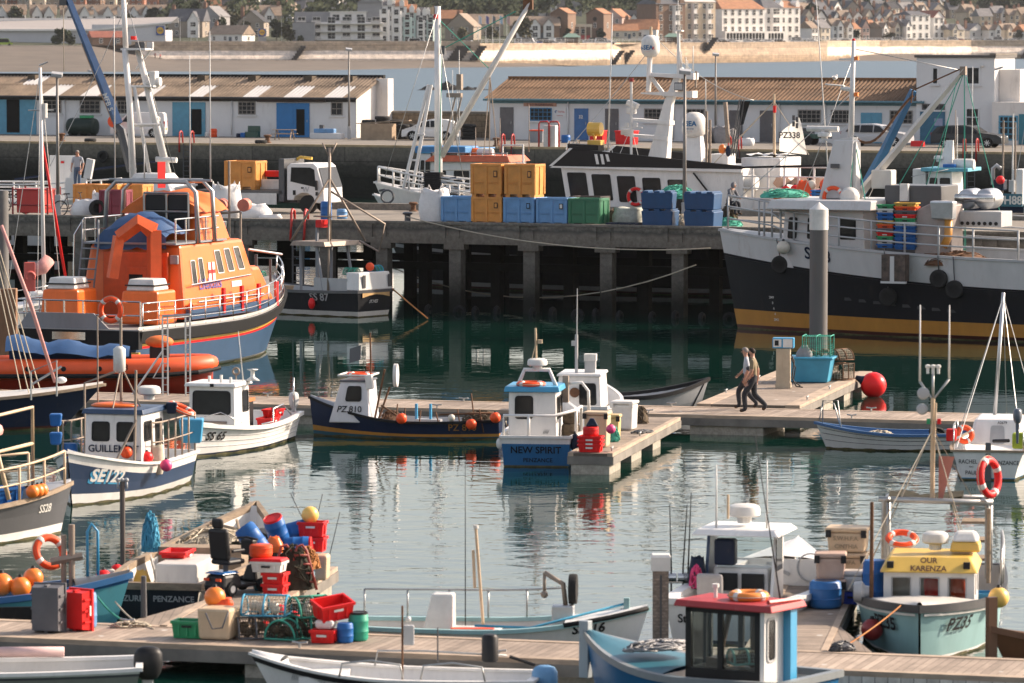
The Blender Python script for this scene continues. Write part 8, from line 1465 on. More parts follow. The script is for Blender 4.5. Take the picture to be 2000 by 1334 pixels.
for p_,m_,lab,sz in(((4.60,-.95,1.75),BL,'blue basket hanging at the bow rail of SE122',.3),((4.60,-.95,1.3),BL,'lower blue basket at the bow rail of SE122',.3),((2.20,1.15,1.9),navy,'navy bag on the wheelhouse side of SE122',.28),((0.00,.9,1.0),SB,'sky blue crate at the stern of SE122',.6)):bin_b=MB().frus((-sz*.4,sz*.4,-sz*.4,sz*.4),(-sz/2,sz/2,-sz/2,sz/2),0,sz).bd('basket',m_,None,bev=.04);bin_b.location=loc(t,p_);tag(bin_b,lab,'basket')
barrel(loc(t,(3.60,-.98,.5)),BL,'blue barrel left of the SE122 wheelhouse',.2,.75);sack(loc(t,(3.00,1.0,.5)),.4,.4,.7,'coil of pale net by the SE122 wheelhouse',4,ropew,0,None,False);LB_(loc(t,(1.90,1.3,2.0)),'orange lifebuoy on the aft rail of SE122',.3,.06,(0.20,.4,.3));crate(loc(t,(4.40,-.6,.62)),plor,'orange crate forward on SE122',.3,.4,.3,.3)
H=Hull(6.3,2.15,(.74,.64,.92),tf=.9,rake=.3,p=2.4,wp=1.7,draft=.3);t=boat('fishing_boat','small white clinker boat SS 65 with white wheelhouse and big windscreen',383,893,255,H,'fishing boat');H.bd(t,[((.0,.08),1),((1,0),0)],[grp,navy,grp,LG],floor=.22,inner=grp,gun_mat=grp,gh=.09,gover=.06,fore=.86,planks=1)
cl=MB()
for k in(.3,.48,.66):cl.tube([H.pt(i/20*.99,k*H.sheer(i/20),1,.004)for i in range(21)],.012,n=4)
cl.bd('plank_edges',LG,t);LT('SS 65',.30,H.on(5.85,.44,1,slope=-.04),black,t,.03,shear=.2,align='LEFT');LT('SS65',.26,H.on(1.4,.34,1),DG,t,.0,align='LEFT')
hs,F=house(t,(3.2,4.5,-.72,.58),(3.25,4.5,-.70,.56),.3,1.76,grp,grp,rov=(.05,.16,.1,.1),roof_t=.09,wins=[('front',.08,.92,.48,.92,.1),('port',.52,.92,.50,.90),('stbd',.2,.8,.5,.9)]);MB().cyl((4.53,-.35,.80),(4.53,.35,.80),.035).bd('grab_bar',RS,hs);MB().box(4.68,4.70,-.05,.05,1.76,1.84).bd('lamp',black,hs);g=MB();[g.cyl((x,y,1.85),(x,y,2.0),.04)for x,y in((4,-.3),(4.2,.1),(3.6,-.1),(4.3,.4))];g.bd('roof_fittings',PW,t);whip(t,3.4,.45,1.85,3.2,.02,None,.4);MB().lathe([(.2,0),(.06,.1),(.05,.25),(.16,.3)],(3.5,.75,1.86),n=14).bd('roof_vent',PW,t,sm=True)
outboard(t,(1.0,-.3,.55),0,M('outboard_grey',(.10,.12,.15),rough=.3),1.0);MB().cyl((1.6,-.35,.5),(1.6,-.35,1.9),.02).ring((1.6,-.35,1.95),.09,.03,n=12,axis='X').bd('hauler_ring',RS,t);outboard(t,(-.12,.75,.75),0,M('outboard_silver',(.5,.5,.5)),.8);mb=MB();mb.tube([(3.0,.85,.65),(2.2,.9,.65),(2.2,.9,1.0),(1.3,.9,1.05),(.6,.9,.72)],.025).tube([(.2,.85,.75),(.2,.85,1.7)],.025).tube([(4.8,-.6,.85),(4.85,.3,1.1),(4.5,.8,.8)],.016);mb.bd('hand_rail',CR,t,sm=True)
crate(loc(t,(1.7,.6,.4)),plred,'red crate in the cockpit of SS 65',R(255),.8,.4,.32);crate(loc(t,(1.1,.55,.7)),plred,'second red crate aft in SS 65',R(250),.6,.4,.2);crate(loc(t,(2.3,.25,.25)),plpale,'pale blue crate on the floor of SS 65',R(255),.6,.4,.25);bx=MB().box(-.3,.3,-.25,.25,0,.9).bd('engine_box',PB,t,bev=.03);bx.location=(1.9,-.1,.25);MB().box(1.6,2.2,-.4,.2,1.16,1.26).bd('thwart',M('varnished_thwart',(.40,.16,.05)),t)
H=Hull(5.45,1.95,(.55,.50,1.08),tf=.5,rake=.12,p=2.0,wp=1.6,draft=.3,trk=.0);t=boat('fishing_boat','navy fishing boat PZ.810 with ochre stripe and grey-white cuddy',613,850,169,H,'fishing boat');H.bd(t,[((.12,.02),1),((.25,.03),2),((1,0),0)],[P('pz_navy',(.012,.022,.055)),P('pz_blue',(.03,.11,.16)),ochre,LG],floor=.12,inner=LG,gun_mat=RU,gh=.06,gw=.07,fore=.74,fore_mat=GP)
hs,F=house(t,(3.60,4.75,-.62,.66),(3.68,4.42,-.55,.60),.42,1.55,P('cuddy_white',(.60,.60,.62)),DG,rov=.05,roof_t=.05,wins=[('port',.30,.80,.52,.90,.08),('front',.15,.85,.5,.88)]);q=F['port'];nf=(V(q[1])-V(q[0])).cross(V(q[3])-V(q[0])).normalized();LT('PZ.810',.25,lambda a,h:bil(q,.47+a/1.05,.26+h/1.15)+nf*.02,black,hs,.01)
LB_(loc(t,(4.0,.1,1.72)),'orange lifebuoy lying on the roof of PZ.810',.3,.06,(0,0,0));rr_=MB().tube([(3.6,-.5,1.72),(4.5,-.5,1.72),(4.5,.55,1.72),(3.6,.55,1.72)],.03,closed=True).bd('roof_rack',PW,t);MB().cyl((3.62,.35,1.6),(3.64,.35,2.9),.025).cyl((3.55,.2,.5),(3.2,.5,1.9),.03).cyl((3.4,.6,.4),(3.1,.3,1.4),.03).bd('mast',rust,t);MB().cb((3.62,.55,1.55),(.2,.2,.4),ry=.1).bd('exhaust_box',PW,t,bev=.03);MB().lathe([(.0001,-.06),(.2,-.05),(.2,.05),(.0001,.06)],(2.95,.2,1.72),axis='X',n=16,sy=1.6).bd('searchlight',PW,t,sm=40);MB().sheet([[V((3.9+.16*j,.35+.03*i,2.55-.2*i-.05*j))for i in range(3)]for j in range(3)]).bd('black_flag',DG,t)
for i,(px,py,lab)in enumerate(((787,816,'orange buoy with black marks hanging amidships on PZ.810'),(919,829,'orange buoy hanging over the stern number of PZ.810'),(964,817,'orange buoy at the stern corner of PZ.810'))):buoy(loc(t,H.pt(H.tz(mlx(t,px,dy=.9),.5),mlz(t,py,mlx(t,px,dy=.9),.9),1,.14)),.15,buoyor,lab)
buoy(loc(t,(1.25,.85,.62)),.1,buoyw,'small pale buoy near the stern of PZ.810');LT('PZ 810',.26,H.on(1.35,.26,1),ochre,t,.0,align='LEFT');g=MB()
for x,y,h in((2.9,.5,.6),(2.6,.6,.5),(2.2,.7,.45),(1.6,.6,.4),(1.0,.7,.5),(.7,.2,.9),(.4,.6,.5)):g.cyl((x,y,.2),(x+rnd.uniform(-.15,.15),y,.35+h),.02)
g.tube([(.1,.5,.75),(1.6,.8,.7)],.03).tube([(3.3,.5,.9),(2.7,.6,.55),(2.6,.5,.2)],.03);g.bd('deck_gear',rust,t,sm=True);MB().cb((2.0,.3,.45),(.7,.3,.16)).bd('tray',LG,t);heap(loc(t,(3.1,.1,.2)),.8,.9,.5,rust,'heap of pots and gear behind the cuddy of PZ.810','gear_heap','gear',seed=31);heap(loc(t,(.6,0,.45)),1.0,.9,.3,potbrown,'brown rope heap at the stern of PZ.810','rope_heap','rope',seed=32)
for x in(2.35,1.95):q_=MB().box(-.03,.03,-.05,.05,0,.5).bd('handle',SB,t);q_.location=(x,.3,.45)
H=Hull(6.4,2.1,(.80,.78,1.25),tf=.86,draft=.4,wtf=.8);t=boat('fishing_boat','blue and white cabin boat with NEW SPIRIT on its stern',1047,912,83,H,'fishing boat',at='stern');H.bd(t,[((0,.02),0),((1,-.2),0),((1,0),1)],[P('spirit_blue',(.02,.13,.30),dirtamt=.12),white,white],floor=.35,inner=white,gun_mat=white,gh=.05);LT('NEW SPIRIT',.25,H.onT(0,.36),black,t,.015,xs=1.0);LT('PENZANCE',.15,H.onT(-.05,.13),black,t,.01);MB().cyl((-.02,.15,.26),(.0,.15,.26),.06,n=12).bd('exhaust',black,t)
hs,F=house(t,(.75,2.3,-.45,.82),(.78,2.25,-.42,.80),.4,1.88,white,SB,rov=(.15,.15,.12,.12),roof_t=.14,wins=[('back',.13,.52,.52,.93,.09),('stbd',.1,.4,.5,.9),('stbd',.5,.9,.5,.9)]);LT('iiii',.16,lambda a,h:V((.74,-.15-a,.80+h)),DG,hs,0,.5);LB_(loc(t,(1.0,.25,2.07)),'orange lifebuoy lying on the roof of NEW SPIRIT',.32,.06)
MB().tube([(1.2,.62,2.0),(1.25,.45,2.42),(1.25,-.2,2.42),(1.2,-.38,2.0)],.055).bd('radar_arch',white,t,sm=True);radome(t,(1.3,.12,2.52),.26,.2);MB().cyl((1.3,.15,2.7),(1.3,.17,3.5),.03).cb((1.3,.05,3.15),(.1,.12,.1)).cyl((1.2,.3,2.5),(1.3,.16,3.1),.015).bd('mast',plbuff,t);mb=MB();mb.tube([(.05,.85,.8),(.05,.85,1.32),(.05,-.45,1.32),(.8,-.95,1.42),(1.6,-1.0,1.45),(1.6,-1.0,.8)],.04).tube([(.05,.2,.8),(.05,.2,1.32)],.04).tube([(.8,-.95,.8),(.8,-.95,1.42)],.04);mb.tube([(2.2,-.5,2.0),(2.2,-.95,2.02),(2.2,-1.12,1.8),(2.2,-1.15,.85)],.045);mb.bd('white_rail',white,t,sm=True);MB().box(2.1,2.3,-.6,-.45,1.5,2.2).bd('hauler',RS,t)
barrel(loc(t,(1.6,-.72,.36)),potbrown,'stack of brown netted pots beside the NEW SPIRIT cabin',.24,.62,group=None,name='pot_stack',cat='pots');barrel(loc(t,(1.7,-.72,.98)),potbrown,'upper brown pot on the stack beside the NEW SPIRIT cabin',.22,.3,name='pot_stack',cat='pots');buoy(loc(t,(.1,-1.0,.62)),.13,navy,'navy fender at the stern corner of NEW SPIRIT',sz=1.9);buoy(loc(t,(-.05,.95,.6)),.08,PW,'small white fender on the left quarter of NEW SPIRIT',sz=1.8)
H=Hull(6,2.1,(.8,.75,1.1),tf=.86);t=boat('cabin_boat','white cabin boat with open back moored ahead of NEW SPIRIT',1122,850,83,H,'boat',at='stern');H.bd(t,[((0,.1),1),((1,0),0)],[white,navy,white],floor=.3,inner=white,gun_mat=white);hs,F=house(t,(1.2,3.2,-.62,.62),(1.2,3.0,-.58,.58),.6,1.55,white,white,rov=.06,wins=[('back',.04,.25,.15,.8),('back',.50,.9,.15,.8)]);MB().cyl((1.15,.12,1.1),(1.12,.12,1.1),.14,n=18).bd('drum',rust,hs);MB().cyl((1.6,.12,1.6),(1.6,.10,4.0),.025,.012).cyl((1.6,.12,1.6),(1.6,.12,2.7),.045).cb((1.6,.18,2.45),(.1,.16,.14)).bd('mast',LG,t);MB().box(1.7,2.0,-.4,-.1,1.6,2.1).bd('exhaust_stack',LG,t);MB().box(1.68,2.02,-.42,-.08,1.95,2.14).bd('stack_cap',PW,t)
H=Hull(4.4,1.6,(.45,.5,.95),rake=.3);t=boat('skiff','pale grey skiff with black tube gunwale beyond the walkway',1366,800,18,H,'skiff');H.bd(t,[((1,0),0)],[P('skiff_grey',(.30,.31,.32)),LG],floor=.2,inner=LG,gun_mat=RU,gw=.12,gh=.1);MB().tube([H.pt(.97,.9,-1,.02),H.pt(.9,.1,-1,.02)],.02).bd('chafe_strip',RU,t)
H=Hull(4.3,1.6,(.5,.45,.72),tf=.7,rake=.3,draft=.2);t=boat('dinghy','white clinker dinghy with blue gunwale and blue inside',1614,876,176,H,'dinghy');H.bd(t,[((0,.04),1),((1,0),0)],[P('dinghy_white',(.58,.57,.54)),maroon,M('dinghy_blue',(.04,.12,.27))],floor=.15,gun_mat=M('dinghy_blue',(.04,.12,.27)),gh=.06)
cl=MB()
for k in(.35,.6,.8):cl.tube([H.pt(i/20*.99,k*H.sheer(i/20),1,.003)for i in range(21)],.008,n=4)
cl.bd('plank_edges',DG,t);mb=MB();mb.tube([(4.1,.1,.7),(4.1,.1,1.3),(3.7,.1,1.3),(3.6,.2,.5)],.02).tube([(4.2,-.2,.7),(4.1,-.2,1.25),(3.8,-.2,1.2),(3.6,-.2,.5)],.02);mb.bd('folded_rail',steel,t,sm=True);tyre(loc(t,(1.0,.1,.45)),'tyre lying in the stern of the white dinghy',.27,.16,(.3,.3,0));heap(loc(t,(2.6,.2,.3)),.9,.3,.2,ropew,'coil of pale rope in the white dinghy','rope_coil','rope',seed=40,core=False)
H=Hull(6.8,2.2,(.75,.7,1.0),tf=.82,draft=.4,wtf=.6);t=boat('sailing_boat','small white sailing boat RACHEL AND PAUL with its stern to the camera',1930,938,80,H,'sailing boat',at='stern');H.bd(t,[((0,.06),1),((1,-.14),0),((1,0),0)],[grp,SB,LG,grp],floor=.4,inner=grp,gun_mat=wood,gh=.04)
for s_,y,z in(('RACHEL',.50,.42),('AND',.42,.32),('PAUL',.42,.14),('PENZANCE',-.45,.40)):LT(s_,.06 if s_=='AND' else.15,H.onT(y,z),black,t,.0,xs=.85)
MB().frus((-.14,.02,-.08,.08),(-.1,0,-.07,.07),-.3,.95).bd('rudder',DG,t,bev=.02);hs,F=house(t,(2.0,4.2,-.75,.65),(2.2,4.0,-.62,.52),.7,1.35,grp,wins=[('back',.38,.66,.05,.75)],pm=LG,fm=LG,name='coachroof',bev=.08);LT('A2679',.09,lambda a,h:V((2.1,-.2-a,1.24+h)),black,hs);MB().cyl((3.6,.1,1.3),(3.6,-.1,4.5),.05,.045).bd('mast',alu,t,sm=True);fan(t,(3.6,-.1,4.4),[(.2,.8,.8),(.2,-.8,.8),(3.4,1.0,.9),(3.4,-1.1,.9),(6.6,0,1.1)],.01,steel)
LB_(loc(t,(1.6,.72,1.0)),'orange horseshoe float beside the cabin of RACHEL AND PAUL',.18,.07,(1.2,.3,0));outboard(t,(.0,-.72,1.35),0,M('outboard_grey',(.10,.12,.15),rough=.3),.7);MB().cb((.3,-.75,.98),(.3,.35,.4)).bd('rescue_bag',M('bag_lime',(.40,.48,.03)),t,bev=.05);MB().cb((.3,.95,1.1),(.2,.25,.3)).bd('red_bag',plred,t,bev=.03);MB().tube([(.4,-.1,.95),(.0,-.5,1.0)],.05).bd('tiller',black,t);H.rail(t,.02,.5,.5,1,4,.015,CR,0,both=True)
p0=G(1530,757,.55);t=TH('fuel_pump','beige fuel pump with a pale blue head on the wide finger pontoon','fuel pump',p0,R(-8));MB().box(-.21,.21,-.16,.16,0,1.18).bd('cabinet',M('pump_beige',(.47,.38,.27),rough=.6,dirt=RUST,dirtamt=.3),t,bev=.01);MB().box(-.23,.23,-.18,.18,0,.14).bd('plinth',MATS['pump_beige'],t);hd_=MB().box(-.32,.32,-.19,.19,1.19,1.5).bd('head',SB,t,bev=.02);MB().box(-.29,-.05,-.2,-.188,1.23,1.46).box(.0,.28,-.2,-.188,1.22,1.47).bd('display',PW,hd_);MB().box(-.25,-.13,-.206,-.2,1.27,1.43).bd('screen',screen,hd_);MB().tube([(.23,-.05,1.0),(.33,-.1,.8),(.27,-.1,.3),(.4,-.2,.06),(.6,-.3,.04)],.022).tube([(.23,.0,.9),(.36,0,.6),(.3,0,.2),(.5,.1,.05)],.022).bd('hose',PB,t,sm=True)
p0=G(1580,745,.55);t=TH('storage_tub','large blue tub of pots behind the fuel pump','tub',p0,R(-12));mb=MB();mb.frus((-.62,.62,-.42,.42),(-.74,.74,-.5,.5),0,.72);mb.box(-.80,.80,-.55,.55,.70,.77);mb.bd('tub_body',M('tub_blue',(.04,.27,.42),rough=.5,dirtamt=.2,dirt=GRIME),t,bev=.03);sack(p0+V((-.15,-.1,.7)),.5,.4,.4,'grey sack lying in the blue tub by the fuel pump',6,MATS['grey_sack'],0,None,False,slump=.6)
pot(p0+V((.28,.1,.72)),'tall green mesh cage standing in the blue tub',R(-12),.85,.40,ropeg,ropeg,rounded=False);pot(p0+V((1.0,.6,.0)),'brown netted pot leaning right of the blue tub',.9,.6,.3,rust,ropew,rounded=False);pot(p0+V((1.0,.6,.6)),'second brown netted pot stacked right of the blue tub',.7,.6,.28,rust,ropew)
b=buoy(G(1706,752,.36),.40,M('big_buoy_red',(.88,.016,.018),rough=.35,var=.1,spec=.3),'huge red buoy floating at the end of the wide finger',neck=False);MB().lathe([(.2,.28),(.1,.46),(.06,.6),(1e-4,.61)],n=14).bd('collar',navy,b,sm=True);b.rotation_euler=(0,-1.15,0)
q0=G(1150,882,.55)
for i in range(3):crate(q0+V((.05,0,i*.10)),plred,'red fish tray in the stack on the narrow finger, %s from the bottom'%ORD[i],R(-12),.58,.42,.2)
barrel(q0+V((.05,0,.40)),plred,'red tub on top of the red trays on the narrow finger',.20,.24);MB
t=MB().frus((-.16,.16,-.12,.12),(-.05,.05,-.08,.08),0,.2).bd('cap',navy,bev=.02);t.location=q0+V((.08,0,.65));tag(t,'navy cloth on the red tub of the narrow finger','cloth')
def FB(p,lab,sx,sy,sz,m,rz=-.2,lid=True,group=None,txt=None):
 t=TH('fish_box',lab,'fish box',p,rz,group);MB().frus((-sx*.46,sx*.46,-sy*.46,sy*.46),(-sx/2,sx/2,-sy/2,sy/2),0,sz).bd('body',m,t,bev=.05)
 if lid:
  l=MB().box(-sx*.54,sx*.54,-sy*.54,sy*.54,sz+.002,sz+.09).bd('lid',m,t,bev=.03)
  for x in(-.45,.45):MB().cb((x*sx,-sy*.55,sz-.02),(.1,.04,.14)).bd('latch',PB if m is not PW else m,t)
 if txt:
  for i,s_ in enumerate(txt):LT(s_,.11,flat((0,-sy/2-.012,sz*.62-i*.15),(1,0,0),(0,0,1)),M('stencil',(.30,.23,.15)),t)
 return t
FB(G(1167,872,.55),'tall buff box with sagging cover behind the red trays',.62,.5,.82,plbuff,-.25,True);FB(G(1193,856,.55),'yellowed box behind the tall buff one on the narrow finger',.5,.4,.55,M('yellow_box',(.62,.45,.20),rough=.5));FB(G(1220,838,.55),'white lidded box at the far end of the narrow finger',.60,.6,.68,PW,-.3);heap(G(1252,826,.55),.4,.4,.42,potbrown,'brown netted pot right of the white lidded box',seed=44);heap(G(1195,862,.55),.4,.3,.4,ropeg,'green rope bundle between the boxes on the narrow finger','rope_heap','rope',seed=45);buoy(G(1193,838,1.28),.12,plpink,'pink buoy on the yellowed box of the narrow finger');heap(G(1255,846,.55),.7,.2,.08,DG,'dark strap lying on the narrow finger','strap','strap',seed=46,core=False)
jd=lambda**k:dict(dict(pelvis=(0,0,.93),waist=(.0,0,1.10),chest=(.01,0,1.34),neck=(.02,0,1.50),head=(.05,0,1.62),crown=(.05,0,1.71),lsh=(.01,.19,1.42),rsh=(.01,-.19,1.42),lel=(-.06,.25,1.14),rel=(.05,-.25,1.14),lwr=(.03,.24,.90),rwr=(.17,-.24,.93),lpa=(.06,.23,.82),rpa=(.21,-.23,.86),lhip=(0,.095,.88),rhip=(0,-.095,.88),lkn=(.05,.1,.48),rkn=(.05,-.1,.48),lan=(0,.1,.09),ran=(0,-.1,.09),lto=(.14,.11,.04),rto=(.14,-.11,.04)),**k)
walk=jd(lkn=(.24,.09,.50),lan=(.20,.09,.09),lto=(.36,.10,.05),rkn=(-.02,-.09,.49),ran=(-.34,-.09,.19),rto=(-.24,-.10,.06),lel=(.02,.24,1.15),lwr=(.14,.22,.92),lpa=(.19,.21,.85),rel=(-.10,-.24,1.15),rwr=(-.10,-.24,.90),rpa=(-.08,-.23,.82))
tsh=M('olive_tshirt',(.21,.165,.10),rough=.9,bump=.1);jeans=M('dark_work_trousers',(.035,.036,.042),rough=.9,bump=.1);boots=M('brown_boots',(.06,.035,.022),rough=.8);greyt=M('pale_grey_tshirt',(.36,.38,.42),rough=.9);vest=M('dark_vest',(.04,.045,.055),rough=.9)
person(G(1471,806,.55),R(172),walk,'bearded man in olive t-shirt and dark trousers striding along the walkway',dict(top=tsh,sleeve=tsh,legs=jeans,shin=jeans,shoe=boots,bare='skin',sleeve_len=.85,cuff=-1),hair_d,scale=1.04,beard=hair_d)
w2_=jd(rkn=(.24,-.09,.50),ran=(.20,-.09,.09),rto=(.36,-.10,.05),lkn=(-.02,.09,.49),lan=(-.30,.09,.17),lto=(-.20,.10,.05),rel=(.04,-.25,1.16),rwr=(.20,-.2,.98),rpa=(.26,-.18,.93))
person(G(1458,799,.55),R(174),w2_,'man in pale grey shirt and dark vest walking beyond the bearded man',dict(top=greyt,sleeve=vest,legs=jeans,shin=jeans,shoe=boots,cuff=.1),hair_g,scale=1.0)
mp_=CB.location;person(D(152,370,205),R(250),jd(),'grey-haired man in grey t-shirt standing on the white boat at upper left',dict(top=greyt,sleeve=greyt,legs=M('blue_jeans',(.06,.10,.17)),shin=MATS['blue_jeans'],shoe=boots,bare='skin',sleeve_len=.85,cuff=-1),hair_g,scale=1.0)
sit=jd(pelvis=(0,0,.5),waist=(.03,0,.68),chest=(.12,0,.92),neck=(.18,0,1.06),head=(.24,0,1.16),crown=(.25,0,1.25),lsh=(.12,.19,1.0),rsh=(.12,-.19,1.0),lel=(.26,.22,.76),rel=(.26,-.22,.76),lwr=(.46,.12,.68),rwr=(.46,-.12,.70),lpa=(.52,.08,.67),rpa=(.52,-.08,.69),lhip=(.02,.1,.47),rhip=(.02,-.1,.47),lkn=(.42,.12,.48),rkn=(.42,-.12,.48),lan=(.40,.12,.08),ran=(.40,-.12,.08),lto=(.54,.12,.04),rto=(.54,-.12,.04))
hz=M('grey_hoodie',(.15,.15,.16),rough=.95,bump=.2);st_=jp(1424,2.6);person(st_+V((0,0,.45)),R(-40),sit,'person in grey hooded top mending net at the edge of the jetty',dict(top=hz,sleeve=hz,legs=jeans,shin=jeans,shoe=boots,cuff=.8),hair_d,hood=hz);heap(st_,.7,.6,.9,potbrown,'heap of brown net the hooded person sits on',seed=50)
for i,(px,py,m_,lab)in enumerate(((303,108,darkred,'tiny walker in dark red on the far beach'),(313,110,red,'tiny walker in bright red on the far beach'))):q=Tm(px,py)if 0 else D(px,py+4,1415);person(V((q.x,q.y,max(q.z-.3,1.9))),1.5+i,walk,lab,dict(top=m_,sleeve=m_,legs=jeans,shin=jeans,shoe=boots,cuff=.8),hair_d)
#   FOREGROUND BOATS
H=Hull(8.5,2.9,(.9,.85,1.15),tf=.85,rake=.35,p=2.4,draft=.4);t=boat('fishing_boat','dark grey fishing boat with deck rails and three orange buoys at the left edge',117,1042,42,H,'fishing boat');H.bd(t,[((0,.04),1),((.16,.06),2),((1,0),0)],[P('ss_grey',(.085,.085,.09)),turq,white,LG],floor=.35,inner=GP,gun_mat=wood,gh=.08,fore=.88)
LT('SS28',.26,H.on(7.6,.58,-1),PW,t,.02,align='RIGHT');H.rail(t,.3,.96,.75,-1,6,.03,plbuff,1);H.rail(t,.2,.9,.75,1,5,.03,plbuff,1);mb=MB();mb.tube([(4.6,-1.2,.9),(4.6,-1.1,2.7),(7.2,-.3,2.9),(7.2,-.3,1.0)],.045).tube([(4.6,-1.1,1.9),(7.2,-.3,2.1)],.04).tube([(5.9,-1.2,1.0),(5.7,-.9,2.4)],.05);mb.bd('deck_frame',plbuff,t,sm=True);MB().cyl((3.9,-1.1,1.0),(3.9,-1.1,4.6),.03).cyl((3.4,-1.3,1.0),(3.4,-1.3,3.6),.025).bd('mast',plbuff,t)
MB().tube([(4.6,-1.0,2.35),(6.0,-.7,2.5)],.14,n=8).bd('wrapped_sail',pinkcl,t,sm=True)
for px,lab in((57,'left of the three on the grey boat rail'),(71,'middle of the three on the grey boat rail'),(83,'right of the three on the grey boat rail')):q_=H.pt(H.tz(mlx(t,px,dy=-1),1),1,-1,.05);buoy(loc(t,q_+V((0,0,.12))),.15,orb,'orange buoy '+lab)
for i,(x,y,z)in enumerate(((6.3,-.2,.5),(5.5,-.4,.5),(6.4,-.2,.84),(4.6,.2,.5))):crate(loc(t,(x,y,z)),BL,'bright blue fish box on the grey boat, '+('forward lower','aft lower','forward upper','farthest aft')[i],R(40),.85,.55,.33)
sack(loc(t,(5.2,-.7,.85)),.5,.4,.4,'buff sack on the blue boxes of the grey boat',20,plbuff,0,None,False,slump=.5);heap(loc(t,(4.2,-.4,.5)),1.2,.9,.8,netd,'dark heap of pots with a lime rope on the grey boat',seed=60);heap(loc(t,(4.2,-.4,1.2)),.7,.3,.12,M('lime_rope',(.25,.60,.06)),'lime green rope on the dark pots of the grey boat','rope_heap','rope',seed=61,core=False)
H=Hull(6,2.0,(.7,.65,1.0),tf=.8,rake=.3,draft=.3);t=boat('workboat','blue workboat with turquoise bow and a heap of orange buoys at lower left',226,1222,9,H,'boat');H.bd(t,[((.82,0),0),((1,0),1)],[P('bow_turq',(.08,.30,.36)),midblue,LG],floor=.25,inner=M('boat_inside_blue',(.03,.10,.18)),gun_mat=midblue,gh=.1,fore=.82,fore_mat=DG);MB().box(.3,4.2,-1.06,-.98,.12,.52).bd('dark_panel',black,t)
for i,(x,y,z,r,c)in enumerate(((3.9,-.3,.8,.2,orb),(3.55,-.2,.85,.22,orb),(3.2,-.4,.8,.2,orb),(4.15,-.1,.95,.19,orb),(2.9,-.1,.85,.2,buoyor))):buoy(loc(t,(x,y,z)),r,c,'glossy orange buoy in the heap on the blue workboat, '+ORD[i]+' of five')
LB_(loc(t,(4.5,.6,1.35)),'red lifebuoy standing behind the orange buoy heap',.28,.07,(1.2,.2,.5),m=plor);mb=MB();mb.cyl((4.9,.3,.6),(4.9,.3,1.9),.06).cyl((4.75,.35,.6),(4.75,.35,1.7),.05).tube([(4.5,.3,1.2),(5.1,.3,1.3)],.08);mb.bd('hauler',RS,t);MB().tube([(5.2,.4,.8),(5.2,.4,1.75),(5.28,.4,1.9),(5.4,.4,1.75),(5.4,.4,.8)],.03).bd('blue_hoop',SB,t,sm=True)
def gp(px,py,z=.55):g=G(px,py,.55);g.z=z;return g
crate(gp(88,1236),plgrey,'grey fish crate standing on end beside the red one',R(-14),.85,.56,.3,rot=(math.pi/2-.06,0,R(-14)+math.pi/2)if 0 else(0,-math.pi/2,R(-104))).location.z+=.42
c_=crate(gp(142,1232),plred,'bright red fish crate standing on its side by the blue barrel',0,.72,.5,.26,rot=(.12,math.pi/2,R(62)));c_.location.z+=.36
barrel(gp(174,1224),plpale,'scuffed blue barrel by the turquoise bow',.14,.62);t=pole(gp(281,1205),.75,.06,DG,'dark mooring post by the black transom','mooring_post','post');t=TH('light_pole','dark steel pole with three small lamps rising from the water at left','pole',G(240,1130,0));MB().cyl((0,0,-1),(0,0,2.0),.055,n=8).bd('pole',M('pole_brown',(.10,.08,.07)),t);mb=MB()
for x in(-.09,0,.09):mb.cyl((x,0,1.85),(x,0,2.0),.022).sph((x,0,2.03),.045,n=8,k=6)
mb.bd('lamps',LG,t,sm=True)
sc_=gp(458,1160);t=TH('mobility_scooter','black mobility scooter with blue rear cover parked on the finger pontoon','mobility scooter',sc_,R(52));MB().frus((-.62,-.05,-.27,.27),(-.55,-.08,-.22,.22),.15,.42).bd('rear_body',PB,t,bev=.06);MB().frus((-.60,-.1,-.24,.24),(-.5,-.14,-.18,.18),.43,.47).bd('blue_cover',M('scooter_blue',(.03,.12,.32),rough=.2),t,bev=.02);MB().box(-.05,.55,-.22,.22,.14,.20).bd('footboard',PB,t,bev=.02);MB().frus((.40,.72,-.2,.2),(.45,.62,-.1,.1),.2,.52).bd('front_body',PB,t,bev=.05);MB().tube([(.55,0,.5),(.38,0,1.0)],.035).tube([(.38,-.25,1.02),(.36,0,1.05),(.38,.25,1.02)],.025).bd('tiller',PB,t);MB().cb((.42,0,.86),(.16,.3,.3)).bd('basket',PB,t,bev=.03)
for x in(-.38,.52):
 for y in(-.25,.25):w_=MB().lathe([(.07,-.05),(.13,-.05),(.145,0),(.13,.05),(.07,.05)],axis='Y',n=16).bd('wheel',RU,t,sm=40);w_.location=(x,y,.145);MB().cyl((0,-.052,0),(0,.052,0),.07,n=12).bd('hub',PW,w_)
for y in(-.15,.15):MB().cb((-.625,y,.33),(.03,.12,.05)).bd('tail_lamp',plor,t)
MB().cyl((-.25,0,.42),(-.25,0,.6),.05).bd('seat_post',DG,t);MB().cb((-.18,0,.64),(.48,.46,.1)).bd('seat',PB,t,bev=.04);MB().cb((-.42,0,.98),(.12,.46,.6),ry=-.12).bd('backrest',PB,t,bev=.05);MB().cb((-.47,0,1.38),(.1,.26,.2),ry=-.12).bd('headrest',PB,t,bev=.05)
for y in(-.27,.27):MB().cb((-.2,y,.86),(.34,.06,.06)).bd('armrest',PB,t,bev=.02)
